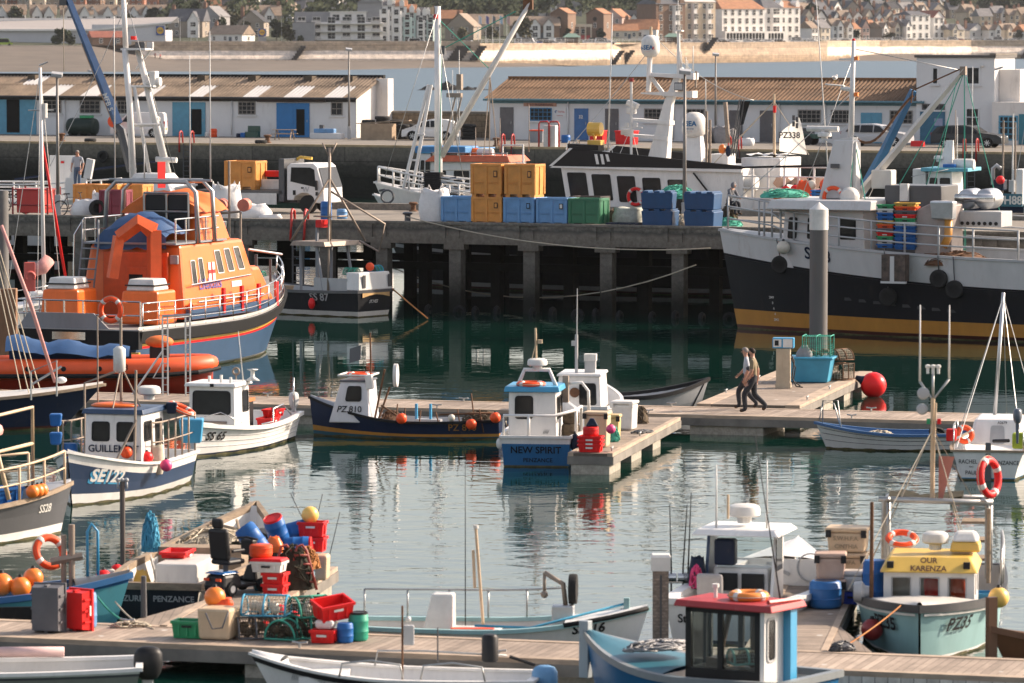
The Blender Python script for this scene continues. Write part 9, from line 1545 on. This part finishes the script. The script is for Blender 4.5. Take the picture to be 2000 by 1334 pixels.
H=Hull(8.6,2.5,(.85,.9,1.55),tf=.74,rake=.6,p=2.2,draft=.3,flare=1.2);t=boat('workboat','white open workboat with dark transom, cluttered inside, at the left finger pontoon',302,1206,80,H,'workboat',at='stern',dz=-.18);H.bd(t,[((.9,0),0),((1,0),0)],[offw,P('transom_dark',(.02,.024,.032)),white],tmat=1,floor=.2,inner=white,floor_mat=LG,gun_mat=wood,gh=.12,gw=.12);LT('AZURE',.16,H.onT(.45,.5),LG,t,.02);LT('PENZANCE',.16,H.onT(-.4,.5),LG,t,.02)
for x in(2.2,4.2):MB().tube([H.pt(x/8.6,.25,1,-.09),H.pt(x/8.6,H.sheer(x/8.6),1,-.06)],.03).bd('frame_rib',LG,t)
MB().box(1.4,3.2,-.5,.35,.2,1.05).bd('engine_casing',offw,t,bev=.04);MB().box(3.4,4.0,-.9,.8,.2,1.15).bd('thwart_box',wood,t);heap(loc(t,(5.3,.1,.5)),2.2,1.4,.8,ropew,'pale net heaped in the bow of the white workboat',seed=70,strands=60);mb=MB();mb.tube([(6.4,-.5,1.1),(7.0,.6,1.25)],.04).tube([(5.6,-.4,1.0),(7.2,.1,1.3)],.03);mb.bd('timbers',wood,t);heap(loc(t,(4.5,-.8,.5)),1.2,.7,.7,netd,'dark net and gear heaped on the right side of the white workboat',seed=72);barrel(loc(t,(5.0,-.95,.9)),PB,'black tub on the net in the white workboat',.22,.45,rot=(.2,.3,0));barrel(loc(t,(5.6,-.8,1.0)),BL,'blue drum lying in the bow of the white workboat',.2,.6,rot=(0,1.4,.4));crate(loc(t,(2.6,.2,1.06)),plred,'flat red tray on the white casing of the workboat',R(80),.8,.5,.12)
heap(loc(t,(3.4,.95,1.05)),.35,.25,.75,ropeb,'bunch of light blue rope hanging in the white workboat','rope_bunch','rope',seed=71);jerry(loc(t,(.5,.75,.3)),BL,'blue jerrycan in the stern of the white workboat',.3,.26,.2,.42);sack(loc(t,(2.3,.85,.3)),.4,.3,.5,'ochre oilskin in the white workboat',21,yellowp,0,None,False,slump=.5)
buoy(G(202,1128,.42),.16,buoyred,'red buoy at the left of the white workboat bow rope');buoy(G(228,1114,.45),.13,buoyred,'second red buoy by the dark steel pole');buoy(G(216,1122,.42),.12,buoyw,'white buoy between the red ones by the dark pole')
def bl(px,py,m,lab,r=.2,h=.72,rot=(0,0,0),z=.55,lid=None,**k):b_=barrel(gp(px,py,z),m,lab,r,h,lid,rot,**k);return b_
bl(512,1152,plteal,'dark teal drum beside the scooter',.17,.42);crate(gp(538,1160),plred,'red crate at the bottom of the finger stack',R(-15),.42,.36,.2);crate(gp(538,1160,.76),plred,'red crate second in the finger stack',R(-15),.42,.36,.2);crate(gp(526,1160,.98),PW,'white tub above the red crates on the finger',R(-15),.60,.42,.2,lidm=plred);bl(510,1158,plor,'orange basket on the white tub of the finger',.22,.24,z=1.24,name='basket',cat='basket')
bl(556,1148,plpale,'faded blue barrel behind the red crates',.17,.62);bl(590,1140,BL,'tall blue barrel leaning under the red tubes',.19,.72,(0,-.12,0));bl(572,1138,BL,'second tall blue barrel beside the pale bottle',.17,.66);bl(512,1148,BL,'large blue barrel tilted on top of the pile',.22,.62,(-.25,-.6,.2),z=1.22,mouth=black);bl(548,1132,BL,'blue barrel with red lid leaning at the top of the pile',.20,.52,(.35,-.3,0),z=1.30,lid=plred);bl(552,1128,BL,'small blue barrel lying behind the red-lidded one',.16,.5,(0,1.3,.1),z=1.42);bl(558,1136,BL,'blue barrel lying with red end toward the red boxes',.19,.5,(0,1.5,-.1),z=1.22,lid=plred)
heap(gp(572,1150),.9,.6,.8,netd,'dark net bundle stuffed between the finger barrels',seed=73);heap(gp(600,1146,.9),.5,.4,.4,ropeo,'tan rope tangle on the net between the finger barrels','rope_heap','rope',seed=74);barrel(gp(524,1140,1.0),PB,'black bucket behind the orange basket',.18,.4,rot=(.2,.2,0));sack(gp(536,1144,1.2),.36,.3,.3,'orange life jacket wedged among the blue barrels',22,orangep,0,None,False,slump=.5)
for z in(1.07,1.37):crate(gp(611,1128,z),plred,'red box on the tan tub, '+('lower' if z<1.2 else 'upper'),R(-10),.5,.4,.28)
FB(gp(620,1132),'tan tub under the red boxes at the end of the finger',.46,.4,.5,plbuff,-.15,False);buoy(gp(606,1128,1.78),.17,buoyyel,'yellow buoy with black eye on the red boxes',rx=1.2,capm=black);jerry(gp(606,1146),M('clear_blue',(.25,.45,.55)),'pale bottle of blue liquid on the finger',.2,.18,.14,.36);mb=MB()
for dx in(0,.3):mb.tube([(dx,0,0),(dx-.2,.1,.75),(dx-.28,.1,.85),(dx-.38,.1,.82),(dx-.45,0,.55)],.03)
for k in range(4):mb.cyl((-.04-k*.045,.03,.15+k*.17),(.26-k*.045,.03,.15+k*.17),.02)
o=mb.bd('folding_ladder',M('red_tube',(.35,.07,.05)),sm=True);o.location=gp(588,1152);tag(o,'red tube boarding ladder leaning on the blue barrels','ladder')
for a_,b_,lab in(((604,1040),(568,965),'left thin rod rising from the barrel pile'),((612,1040),(630,965),'middle thin rod above the yellow buoy'),((640,1100),(664,1000),'right thin rod leaning over the water')):d_=90.5;wire([D(*a_,d_),D(*b_,d_)],.008,PB,lab,'fishing rod','fishing_rod')
buoy(gp(592,1172,.36),.16,buoyw,'dirty white buoy hanging at the finger edge');buoy(gp(622,1165,.40),.18,buoyred,'red buoy hanging beside the dirty white one')
crate(gp(372,1244),plgreen,'bright green fish crate left of the buff tub',R(-14),.56,.42,.3);FB(gp(428,1246),'big buff tub with a rope loop on the walkway',.62,.6,.55,plbuff,-.3,False);wire([gp(402,1254,1.06),gp(415,1254,.78),gp(434,1254,.80),gp(446,1254,1.08)],.016,plgrey,'grey rope loop on the front of the buff tub');buoy(gp(420,1240,1.22),.19,orb,'orange buoy lying in the buff tub');sack(gp(432,1240,1.02),.4,.3,.18,'orange oilskin over the edge of the buff tub',24,plor,0,None,False)
for px,py,z,lab,rz,fm,nm,L_ in((497,1246,0,'weedy black pot at the left of the pot row',.2,DG,potbrown,.62),(560,1248,0,'black pot with bait flaps in the middle of the pot row',1.2,ropeg,netd,.6),(607,1246,0,'green net pot behind the red boxes',.1,ropeg,netd,.5),(520,1244,.38,'turquoise framed pot on top of the pot row',-.15,ropeb,ropew,.78),(605,1244,.36,'hooped pot with red floats on top of the pot row',.5,ropeg,netd,.62),(530,1222,0,'dark pot behind the turquoise one',.5,DG,netd,.6),(585,1218,0,'dark pot at the back of the pot row',.9,DG,netd,.6)):pot(gp(px,py,.55+z),lab,rz,L_,.29,fm,nm,bait=buoyw if z else potbrown)
for i,(px,py,z)in enumerate(((548,1234,.95),(575,1236,.85),(518,1238,.7),(620,1236,1.1))):buoy(gp(px,py,z),.09,buoyred,'small red float among the pots, '+ORD[i]+' of four',neck=False)
crate(gp(634,1254),plred,'dark red crate at the bottom of the right stack',R(-14),.42,.36,.22);FB(gp(636,1252,.77),'white tub between the red crates of the right stack',.34,.3,.16,PW,-.2,False);crate(gp(650,1250,.96),plred,'bright red crate tilted on top of the right stack',0,.62,.44,.3,rot=(.25,-.12,R(28)));bl(674,1254,BL,'small blue barrel in front of the green one',.145,.34);bl(700,1250,M('green_barrel',(.02,.30,.19),rough=.45),'green barrel with black lid at the end of the pots',.175,.48,lid=PB)
heap(gp(255,1224),.7,.3,.08,ropew,'pale mooring rope coil on the walkway by the dark post','rope_coil','rope',seed=80,core=False);wire([gp(250,1215),G(190,1165,.9)],.02,ropeg,'green mooring rope to the turquoise bow',sag=.08);wire([gp(300,1228),G(225,1175,.85)],.016,ropew,'pale mooring rope to the turquoise bow',sag=.1)
H=Hull(5.3,1.9,(.5,.48,.82),tf=.75,rake=.25,draft=.2);t=boat('open_boat','white open boat SS716 with pale turquoise gunwale and a pot hauler',1240,1266,-6,H,'open boat',dz=-.08);H.bd(t,[((1,0),0)],[grp,white],floor=.12,inner=offw,gun_mat=P('gunwale_turq',(.28,.46,.47)),gh=.06,gw=.13,fore=.72,fore_mat=grp);LT('SS716',.24,H.on(3.95,.40,-1,slope=.06),black,t,.03,shear=.2,align='LEFT');MB().tube([H.pt(u,H.sheer(u),-1,.03)for u in(.72,.8,.88,.95,.995)]+[H.pt(u,H.sheer(u),1,.03)for u in(.97,.9)],.045).bd('bow_fender',RU,t,sm=True)
cs_=MB().frus((1.15,1.75,-.3,.25),(1.35,1.75,-.2,.18),.2,1.05).bd('console',PW,t,bev=.04);MB().box(1.7,2.6,-.4,.3,.14,.42).bd('seat_box',PW,t,bev=.03);MB().box(1.72,2.5,-.42,-.2,.42,.45).bd('orange_cushion',plor,t);MB().cyl((2.25,.35,.2),(2.1,.35,2.2),.028).cyl((2.08,.35,1.1),(2.05,.35,1.8),.028).bd('post',plbuff,t);MB().cyl((2.1,.35,2.2),(2.1,.35,2.26),.05).bd('white_cap',PW,t);H.rail(t,.02,.70,.52,1,5,.02,steel,0);whip(t,1.9,.4,.4,3.4,.012,PB)
MB().cb((3.75,-.1,.62),(.4,.3,.5)).bd('hauler_base',alu,t,bev=.03);MB().tube([(3.8,-.1,.8),(3.75,-.1,1.25),(3.4,-.05,1.45)],.05).cyl((3.4,-.05,1.45),(3.4,-.05,1.1),.03).sph((3.4,-.05,1.05),.07).bd('davit',RS,t,sm=True);MB().lathe([(.14,-.07),(.27,-.07),(.28,0),(.27,.07),(.14,.07)],(3.92,0,1.15),axis='X',n=22).bd('hauler_wheel',tyre_m,t,sm=40);MB().tube([(2.2,-.75,.55),(3.2,-.55,.5),(4.9,0,.9)],.025).bd('blue_rope',ropeb,t,sm=True);MB().box(4.85,4.95,-.05,.05,.8,1.0).bd('bow_post',paleturq,t)
H=Hull(4.9,1.75,(.55,.52,.80),tf=.8,rake=.45,draft=.2);t=boat('open_boat','plain white open boat with black fender strip and covered outboard in front',540,1352,168,H,'open boat',dz=-.14);H.bd(t,[((1,0),0)],[grp,white],floor=.15,inner=white,gun_mat=white,gh=.03,gw=.14,fore=.88,fore_mat=grp);MB().sheet([[H.pt(i/24*.998,H.sheer(i/24)+dz,1,off)for i in range(25)]for dz,off in((-.13,.01),(-.13,.05),(-.05,.05),(-.05,.01))]).bd('fender_strip',RU,t);LT('Blue Venus',.15,H.on(4.1,.42,1),LG,t,0,shear=.3,align='LEFT')
for x in(2.6,1.2):MB().tube([(x-.55,.80,.55),(x-.5,.80,.78),(x,.80,.84),(x+.5,.80,.78),(x+.55,.80,.55)],.018).bd('hand_rail',steel,t,sm=True)
MB().tube([(2.9,-.7,.55),(2.85,-.7,.8),(2.0,-.7,.82),(.6,-.7,.78)],.018).bd('hand_rail',steel,t,sm=True);MB().box(3.3,3.9,-.6,.6,.3,.5).bd('thwart',white,t);ob=outboard(t,(-.22,.1,.12),math.pi,M('cover_blue',(.16,.35,.58),rough=.6,bump=.3),.95);MB().tube([(-.05,.1,.75),(.35,.25,.9)],.03).bd('tiller',PB,t)
t=TH('fuel_can','black plastic drum standing on the walkway behind the white open boat','drum',gp(957,1292));MB().lathe([(.12,0),(.14,.02),(.14,.42),(.11,.46),(.06,.47)],n=16).bd('body',PB,t,sm=40);t=TH('power_post','steel post with a pale grey power box behind the white open boat','post',gp(786,1292));MB().cyl((0,0,-.5),(0,0,.95),.018).bd('pole',rust,t);MB().box(.02,.2,-.06,.06,.28,.62).bd('box',LG,t,bev=.02);MB().sph((.1,0,.72),.05).bd('lamp',PW,t);pole(gp(855,1294),.6,.014,DG,'thin dark stake on the walkway left of the black drum','stake','stake')
H=Hull(5.5,1.9,(.55,.5,.8),tf=.85,draft=.2);t=boat('open_boat','grey-green open boat with black outboard in the bottom left corner',262,1356,184,H,'open boat',at='stern');H.bd(t,[((.75,0),0),((.83,0),1),((1,0),2)],[P('drab_green',(.20,.21,.18)),DG,grp],floor=.15,inner=offw,gun_mat=grp,gh=.05,gw=.12);outboard(t,(-.24,.0,.12),math.pi,PB,1.05,LG);MB().tube([(1.2,-.85,.62),(2.4,-.9,.62)],.09,n=8).bd('pink_fender',M('pale_pink',(.62,.42,.40)),t,sm=True);heap(loc(t,(3.6,0,.3)),.8,.5,.3,ropew,'pale rope in the bottom left boat','rope_coil','rope',seed=90)
H=Hull(4.3,2.2,(.75,.72,1.2),tf=.85,rake=.3,draft=.3,p=2.2);t=boat('fishing_boat','bright blue cabin boat with red roof and big black-framed windows at the bottom',1170,1372,146,H,'fishing boat');BB=t;H.bd(t,[((1,-.12),0),((1,0),1)],[P('cabin_blue',(.012,.12,.27)),midblue,white],floor=.25,inner=white,gun_mat=P('gunwale_grey',(.20,.22,.23)),gh=.1,gw=.14,fore=.5,fore_mat=P('deck_teal',(.03,.13,.18)));q0=H.pt(.985,1.15,1);MB().box(H.x(1,1.2)-.12,H.x(1,1.2)+.06,-.07,.07,.4,1.36).bd('stem_post',P('stem_pale',(.32,.36,.38)),t,bev=.01)
MB.D=Matrix.Translation((-2,0,0));fr=MB();X0,X1,Y0,Y1=2.5,3.92,-.08,.62
for y in(Y1,Y0+.05):
 for x in(X0,(X0+X1)/2,X1-.1):fr.box(x,x+.1,y-.05,y,.80,1.80)
 fr.box(X0,X1,y-.05,y,.66,.84).box(X0,X1,y-.05,y,1.75,1.83)
for y in(Y0+.05,Y1-.15):fr.box(X1-.06,X1,y,y+.1,.80,1.78)
fr.box(X1-.06,X1,Y0+.05,Y1-.05,.66,.84).box(X1-.06,X1,Y0+.05,Y1-.05,1.75,1.82);fr.bd('window_frame',black,t)
for y in(Y1-.03,Y0+.03):MB().box(X0,X1-.1,y-.003,y+.003,.84,1.75).bd('pane',clear,t)
MB().box(X1-.03,X1-.024,Y0+.1,Y1-.1,.84,1.75).bd('pane',clear,t);MB().box(X0-.08,X0,Y0,Y1,.55,1.83).bd('aft_bulkhead',white,t);MB.D=None;window(t,[(X0-2.08,Y1,.55),(X0-2.08,Y0,.55),(X0-2.08,Y0,1.83),(X0-2.08,Y1,1.83)],.1,.5,.35,.92,LG,glass,rad=.08);MB.D=Matrix.Translation((-2,0,0));MB().box(X0-.22,X0-.005,Y0-.1,Y0+.1,.5,1.84).bd('blue_corner',SB,t);MB().frus((X0-.3,X1+.16,Y0-.3,Y1+.14),(X0-.26,X1+.12,Y0-.27,Y1+.11),1.84,1.95).bd('red_roof',P('faded_red_roof',(.40,.026,.03),dirt=(.5,.3,.28),dirtamt=.2,rough=.55),t,bev=.02);MB().tube([(X0-.24,Y0-.15,1.98),(X0-.24,Y1+.15,2.02)],.04).bd('roof_bar',red,t);MB().box(3.3,3.6,.05,.5,.3,1.0).bd('helm_console',dwood,t);MB().box(2.6,3.3,.05,.5,.3,.85).bd('cabin_bench',dwood,t);MB().tube([(3.6,.1,.9),(3.4,.1,1.7)],.05).tube([(2.9,.15,.6),(2.9,.15,1.8)],.06).bd('brown_post',dwood,t);MB.D=None;pot(loc(t,(1.0,.25,.9)),'turquoise pot seen through the windows of the blue cabin boat',.3,.5,.2,M('mint_rope',(.25,.5,.42)),ropew)
LB_(loc(t,(1.0,.15,2.02)),'orange horseshoe ring lying on the red roof',.26,.075,(0,0,0),m=M('horseshoe_orange',(.75,.24,.04)));whip(t,.6,-.2,1.9,4.6,.014,PB,.5);MB().cyl((1.6,.2,1.95),(1.6,.2,2.12),.03).cyl((1.6,.2,2.12),(1.6,.2,2.18),.06).bd('roof_light',PW,t);heap(loc(t,(2.75,.1,1.0)),1.3,.5,.14,M('grey_rope',(.28,.28,.29)),'heap of grey rope on the foredeck of the blue cabin boat','rope_heap','rope',seed=95,r=.02)
H=Hull(6.4,2.6,(.85,.80,1.3),tf=.84,rake=.6,draft=.3);t=boat('launch','white fishing launch with open console, grey seat and T-top moored at the right finger',1412,1262,74,H,'launch',at='stern');H.bd(t,[((0,.1),1),((1,0),0)],[grp,navy,grp],floor=.3,inner=grp,gun_mat=grp,gh=.1,gw=.2,fore=.80,fore_mat=grp);LT('SS61',.3,H.on(1.6,.38,-1),DG,t,0,align='LEFT');LT('St.Ives',.22,H.onT(.55,.42),black,t)
MB.D=Matrix.Translation((-.9,.28,-.42));mb=MB();mb.frus((3.5,4.1,-.55,.6),(3.6,4.1,-.5,.55),.3,1.55);mb.bd('console',grp,t,bev=.05);MB().box(3.48,3.52,-.45,-.02,1.12,1.45).box(3.48,3.52,.06,.42,1.12,1.45).bd('screen',screen,t);MB().cyl((3.46,-.1,.9),(3.5,-.1,.9),.07).cyl((3.46,-.3,.9),(3.5,-.3,.9),.07).cb((3.48,.1,.75),(.04,.16,.2)).bd('gauges',black,t)
for y,m_ in((-.62,grp),(.66,P('navy_side',(.03,.06,.13)))):MB().prism([(3.2,.3),(4.2,.3),(4.3,2.2),(3.7,2.2)],y-.03,y+.03,'Y').bd('cabin_side',m_,t)
MB().box(4.15,4.18,-.6,.62,1.55,2.2).bd('windscreen',clear,t);MB().box(3.6,4.1,-.67,-.655,1.5,2.1).bd('side_window',glass,t);MB().frus((3.0,4.7,-.85,.85),(3.1,4.5,-.75,.75),2.2,2.32).bd('t_top',grp,t,bev=.03);radome(t,(3.8,0,2.5),.3,.24);MB().box(3.4,3.7,.1,.5,1.6,2.1).bd('navy_bag',navy,t,bev=.05)
for x,y,z1 in((3.4,.45,3.5),(3.5,-.5,3.6)):whip(t,x,y,2.3,z1,.022)
MB().cb((2.75,.35,.80),(.5,.5,.12)).cb((2.5,.35,1.18),(.14,.5,.75),ry=-.1).cyl((2.75,.35,.3),(2.75,.35,.75),.08).bd('seat',M('seat_grey',(.33,.31,.30),rough=.7),t,bev=.06);MB().cyl((3.3,.2,2.5),(3.3,.2,2.95),.025).bd('masthead_light',plbuff,t);MB.D=None;MB().ring((4.98,-.55,.9),.27,.015,n=24,axis='X').cb((4.98,.1,.85),(.03,.5,.06),rx=.4).bd('bow_hatch',LG,t);MB().box(5.0,5.03,-1.0,1.0,.31,1.05).bd('bow_bulkhead',grp,t)
for i,(dx,tp)in enumerate(((1305,(1308,985)),(1328,(1342,985)),(1338,(1350,962)))):
 a_,b_=D(dx+6,1140,86.5),D(tp[0],tp[1],86.5);t2=TH('fishing_rod','sea fishing rod with silver reel at the launch stern, '+ORD[i]+' of three','fishing rod',a_,0,'rods at the launch stern');MB().tube([(0,0,-.5),(0,0,.3),b_-a_],[.022,.018,.008]).bd('rod',PB,t2);MB().cyl((-.1,0,.12),(.1,0,.12),.09,n=14).cb((0,0,.04),(.24,.1,.06)).bd('reel',CR,t2,bev=.01)
sack(D(1362,1150,86.3),.35,.3,.6,'dark bag with pink rope by the launch rods',28,navy,0,None,False,slump=.3);heap(D(1360,1148,86.0),.25,.2,.4,plpink,'pink line bundle hanging by the launch rods','rope_bunch','rope',seed=97,core=False)
barrel(gp(1612,1186),M('tub_deep_blue',(.02,.13,.36),rough=.4),'wide blue tub on the right finger in front of the buff boxes',.30,.50,name='tub',cat='tub',mouth=navy)
FB(gp(1650,1166),'lower buff box at the back of the right finger stack',.74,.6,.37,plbuff,-.2);FB(gp(1655,1166,1.02),'middle buff box of the back stack lettered SWHFA',.74,.6,.30,plbuff,-.2,txt=('SWHFA',));FB(gp(1656,1166,1.42),'top buff box lettered S.W.H.F.A. CINTHIA',.74,.6,.38,plbuff,-.2,txt=('S.W.H.F.A.','CINTHIA'));FB(gp(1622,1178,.55),'lower pinkish box behind the wide blue tub',.55,.5,.38,M('pinkish_box',(.52,.36,.28),rough=.6),-.1);FB(gp(1622,1178,1.02),'pinkish buff box above the wide blue tub',.55,.5,.40,MATS['pinkish_box'],-.1)
crate(gp(1668,1178),M('royal_plastic',(.02,.06,.45)),'royal blue crate at the right of the buff boxes',R(-14),.5,.4,.22);FB(gp(1668,1178,.78),'clear white tub on the royal blue crate',.5,.4,.3,M('milky_plastic',(.6,.58,.56),rough=.3),-.2)
H=Hull(7.2,2.75,(.95,.92,1.02),tf=.9,rake=.15,p=2.9,wp=2.0,wl=.9,draft=.4,q=.8);t=boat('fishing_boat','pale turquoise fishing boat PZ35 OUR KARENZA with yellow roof, bow to the camera',1796,1293,262,H,'fishing boat');PZ=t;H.bd(t,[((0,.03),1),((0,.07),2),((1,0),0)],[paleturq,darkred,white,offw],floor=.3,inner=offw,gun_mat=P('pz_gunwale',(.06,.062,.065)),gh=.13,gw=.12,fore=.80,fore_mat=offw);MB().sheet([[H.pt(i/30*.998,H.sheer(i/30)+dz,s_,.05)for i in range(31)]for dz in(-.15,-.19)for s_ in(1,)]).sheet([[H.pt(i/30*.998,H.sheer(i/30)+dz,-1,.05)for i in range(31)]for dz in(-.15,-.19)]).bd('white_strip',PW,t)
LT('PZ35',.32,H.on(6.75,.52,1,.07),black,t,.03,shear=.15,align='LEFT');LT('PZ35',.32,H.on(6.75,.52,-1,.06),black,t,.03,shear=.15,align='RIGHT')
hs=MB();YW=[-.74,-.60,-.24,-.09,.27,.42,.76,.90]
for i in(0,2,4,6):hs.box(5.40,5.46,YW[i],YW[i+1],.90,1.36)
hs.box(5.40,5.462,-.74,.90,.5,.94).box(5.40,5.462,-.74,.90,1.33,1.43)
for y in(-.74,.86):
 for x in(3.6,4.35,5.1):hs.box(x,x+.32,y,y+.04,.9,1.36)
 hs.box(3.6,5.41,y,y+.04,.5,.94).box(3.6,5.41,y,y+.04,1.33,1.43)
hs=hs.bd('wheelhouse',white,t)
for i in(1,3,5):f_=MB();a_,b_=YW[i],YW[i+1];f_.tube([(5.47,a_+.01,.95),(5.47,b_-.01,.95),(5.47,b_-.01,1.32),(5.47,a_+.01,1.32)],.018,n=5,closed=True);f_=f_.bd('window',LG,hs);MB().box(5.42,5.424,a_,b_,.93,1.34).bd('pane',clear,f_)
for x in(3.92,4.67):MB().box(x,x+.43,.88,.884,.93,1.34).bd('pane',clear,hs)
MB().box(3.62,3.66,-.7,.86,.5,1.4).bd('aft_wall',LG,hs);yr=P('karenza_yellow',(.68,.44,.09),dirtamt=.12);MB().frus((3.55,5.60,-.82,.98),(3.75,5.25,-.66,.82),1.42,1.67).bd('yellow_roof',yr,t,bev=.04)
for s_,a_,f_ in(('OUR',0,.56),('KARENZA',0,.10)):LT(s_,.145,lambda a,h:V((lerp(5.60,5.25,f_+h/.34)+.02,.07+a,1.42+(f_+h/.34)*.28+.012)),dwood,t,.03)
for y in(-.62,.76):MB().cb((5.44,y,1.54),(.12,.12,.14)).bd('side_lamp',PB,t)
radome(t,(4.6,.15,1.86),.24,.22);MB().frus((4.1,4.8,.42,.98),(4.15,4.75,.45,.95),1.72,1.90).bd('raft_base',yr,t,bev=.04);MB().frus((4.12,4.78,.44,.96),(4.3,4.6,.52,.88),1.90,2.08).bd('liferaft_case',PW,t,bev=.06);sack(loc(t,(4.9,.6,.85)),.3,.42,.48,'bright orange survival suit inside the PZ35 wheelhouse',29,plor,0,None,False);sack(loc(t,(4.9,.12,.9)),.3,.3,.45,'red oilskin inside the PZ35 wheelhouse',30,plred,0,None,False)
g=MB()
for y in(-.95,1.0):g.tube([(1.9,y,.9),(1.9,y,2.35),(2.0,y*.9,2.4)],.05).tube([(.5,y,.9),(.5,y,2.3)],.05)
g.tube([(1.9,-1.05,2.38),(1.9,1.1,2.34)],.06).tube([(.5,-1,2.3),(.5,1,2.3)],.05).tube([(.5,-.95,2.3),(1.9,-.95,2.35)],.04).tube([(.5,1,2.3),(1.9,1,2.35)],.04);g.bd('gantry',steel,t,sm=True);MB().sheet([[V((lerp(.6,1.8,i/6),lerp(-.9,.5,j/6),2.36+.09*math.sin(i+j*1.4)))for i in range(7)]for j in range(7)]).bd('net_on_gantry',netd,t,sm=True)
MB.D=Matrix.Translation((0,-.35,0));MB().cyl((1.7,.3,2.3),(1.7,.3,4.3),.045,.04).cyl((1.7,.3,2.3),(1.75,.36,4.2),.02).bd('mast',plbuff,t);MB().tube([(1.7,.05,4.6),(1.7,.3,4.25),(1.7,.6,4.65)],.03).cyl((1.7,.3,4.2),(1.7,.3,4.85),.025).bd('mast_fork',steel,t,sm=True)
for y,z0,z1 in((.05,4.6,6.05),(.6,4.65,6.05)):whip(t,1.7,y,z0,z1,.022)
for y in(.2,.3,.4):MB().lathe([(.03,0),(.03,.1),(.05,.12),(.05,.16),(1e-4,.18)],(1.7,y,4.75),n=10).bd('mast_light',PW,t)
MB().lathe([(1e-4,-.05),(.09,-.05),(.12,.02),(.08,.03)],(1.72,.12,4.38),axis='X',n=14).lathe([(1e-4,-.04),(.08,-.04),(.11,.02),(.07,.03)],(1.72,.10,4.08),axis='X',n=14).bd('deck_floodlight',LG,t,sm=True);MB().cb((1.72,.22,3.85),(.07,.07,.1)).bd('green_lamp',plgreen,t);MB().cb((1.72,.42,3.85),(.07,.07,.1)).bd('red_lamp',plred,t)
fan(t,(1.7,.3,3.7),[(1.9,-.95,.95),(1.9,-.3,2.35),(.5,1.0,2.3),(1.9,1.05,.95),(3.0,1.2,.95),(4.5,-1.1,.95)],.011,ropew);MB().sheet([[V((1.75+.05*j,.42+.10*j*(1-i/7),3.2-.16*i))for i in range(6)]for j in range(4)]).bd('red_ensign',M('ensign_faded',(.42,.16,.12),rough=.9),t,sm=True)
MB.D=None;LB_(loc(t,(1.2,1.0,2.75)),'red lifebuoy standing on edge high at the stern of PZ35',.33,.075,(1.45,.35,.9),m=plred);LB_(loc(t,(3.0,-.55,1.75)),'orange lifebuoy lying behind the PZ35 wheelhouse',.25,.06,(.4,0,0));pole(loc(t,(5.6,-.95,.95)),1.75,.04,rust,'rusty steel pole standing at the bow of PZ35','steel_pole','pole');bl_=barrel(loc(t,(3.9,-1.0,.6)),BL,'blue drum beside the PZ35 wheelhouse',.22,.85);MB().lathe([(.18,-.12),(.2,.02),(.12,.08),(.1,.2)],(5.5,-1.15,1.05),axis='Y',n=16).bd('winch_drum',LG,t,sm=40)
crate(loc(t,(3.2,1.0,.5)),SB,'sky blue crate on the right side deck of PZ35',R(260),.5,.4,.3);mb=MB()
for z in(1.2,1.55,1.9):mb.box(1.0,1.6,.5,.95,z,z+.05)
mb.cyl((2.6,1.05,.9),(2.6,1.05,2.3),.04);mb.bd('stern_shelf',wood,t);H.rail(t,.06,.5,.7,1,4,.025,steel,1)
buoy(loc(t,H.pt(.72,.95,1,.12)),.19,buoyyel,'yellow buoy hanging at the right shoulder of PZ35');buoy(loc(t,H.pt(.86,.45,-1,.20)),.2,darkred,'dark red buoy between PZ35 and the finger');wire([loc(t,H.pt(.97,1.0,-1,.05)),gp(1640,1268)],.014,ropeo,'red mooring rope from the bow of PZ35',sag=.04);heap(gp(1645,1272),.45,.3,.16,DG,'dark rope tangle on the finger corner below PZ35','rope_heap','rope',seed=99)
H=Hull(5,1.8,(.6,.55,.95));t=boat('wooden_boat','brown wooden boat bow with a blue crate cut by the lower right corner',1978,1326,205,H,'boat');H.bd(t,[((1,0),0)],[dwood,wood],floor=.2,inner=wood,gun_mat=dwood,gh=.1);MB().box(4.85,5.02,-.06,.06,.3,1.45).bd('stem_post',dwood,t);mb=MB();mb.tube([(4.2,.6,.8),(4.2,.6,1.6),(3.2,.7,1.7),(3.2,.7,.7)],.025);mb.bd('pulpit',steel,t)
#   AIR
hm=bpy.data.materials.new('sea_haze');hm.use_nodes=True;N=hm.node_tree.nodes;N.remove(N['Principled BSDF']);pv=N.new('ShaderNodeVolumePrincipled');pv.inputs['Color'].default_value=(.86,.90,.95,1);pv.inputs['Density'].default_value=.000028;pv.inputs['Anisotropy'].default_value=.3
hm.node_tree.links.new(pv.outputs[0],N['Material Output'].inputs['Volume'])
o=MB().box(-1000,1000,-30,3600,-9,140).bd('haze',hm);o['kind']='stuff';o['label']='thin sea haze over the harbour and the town'
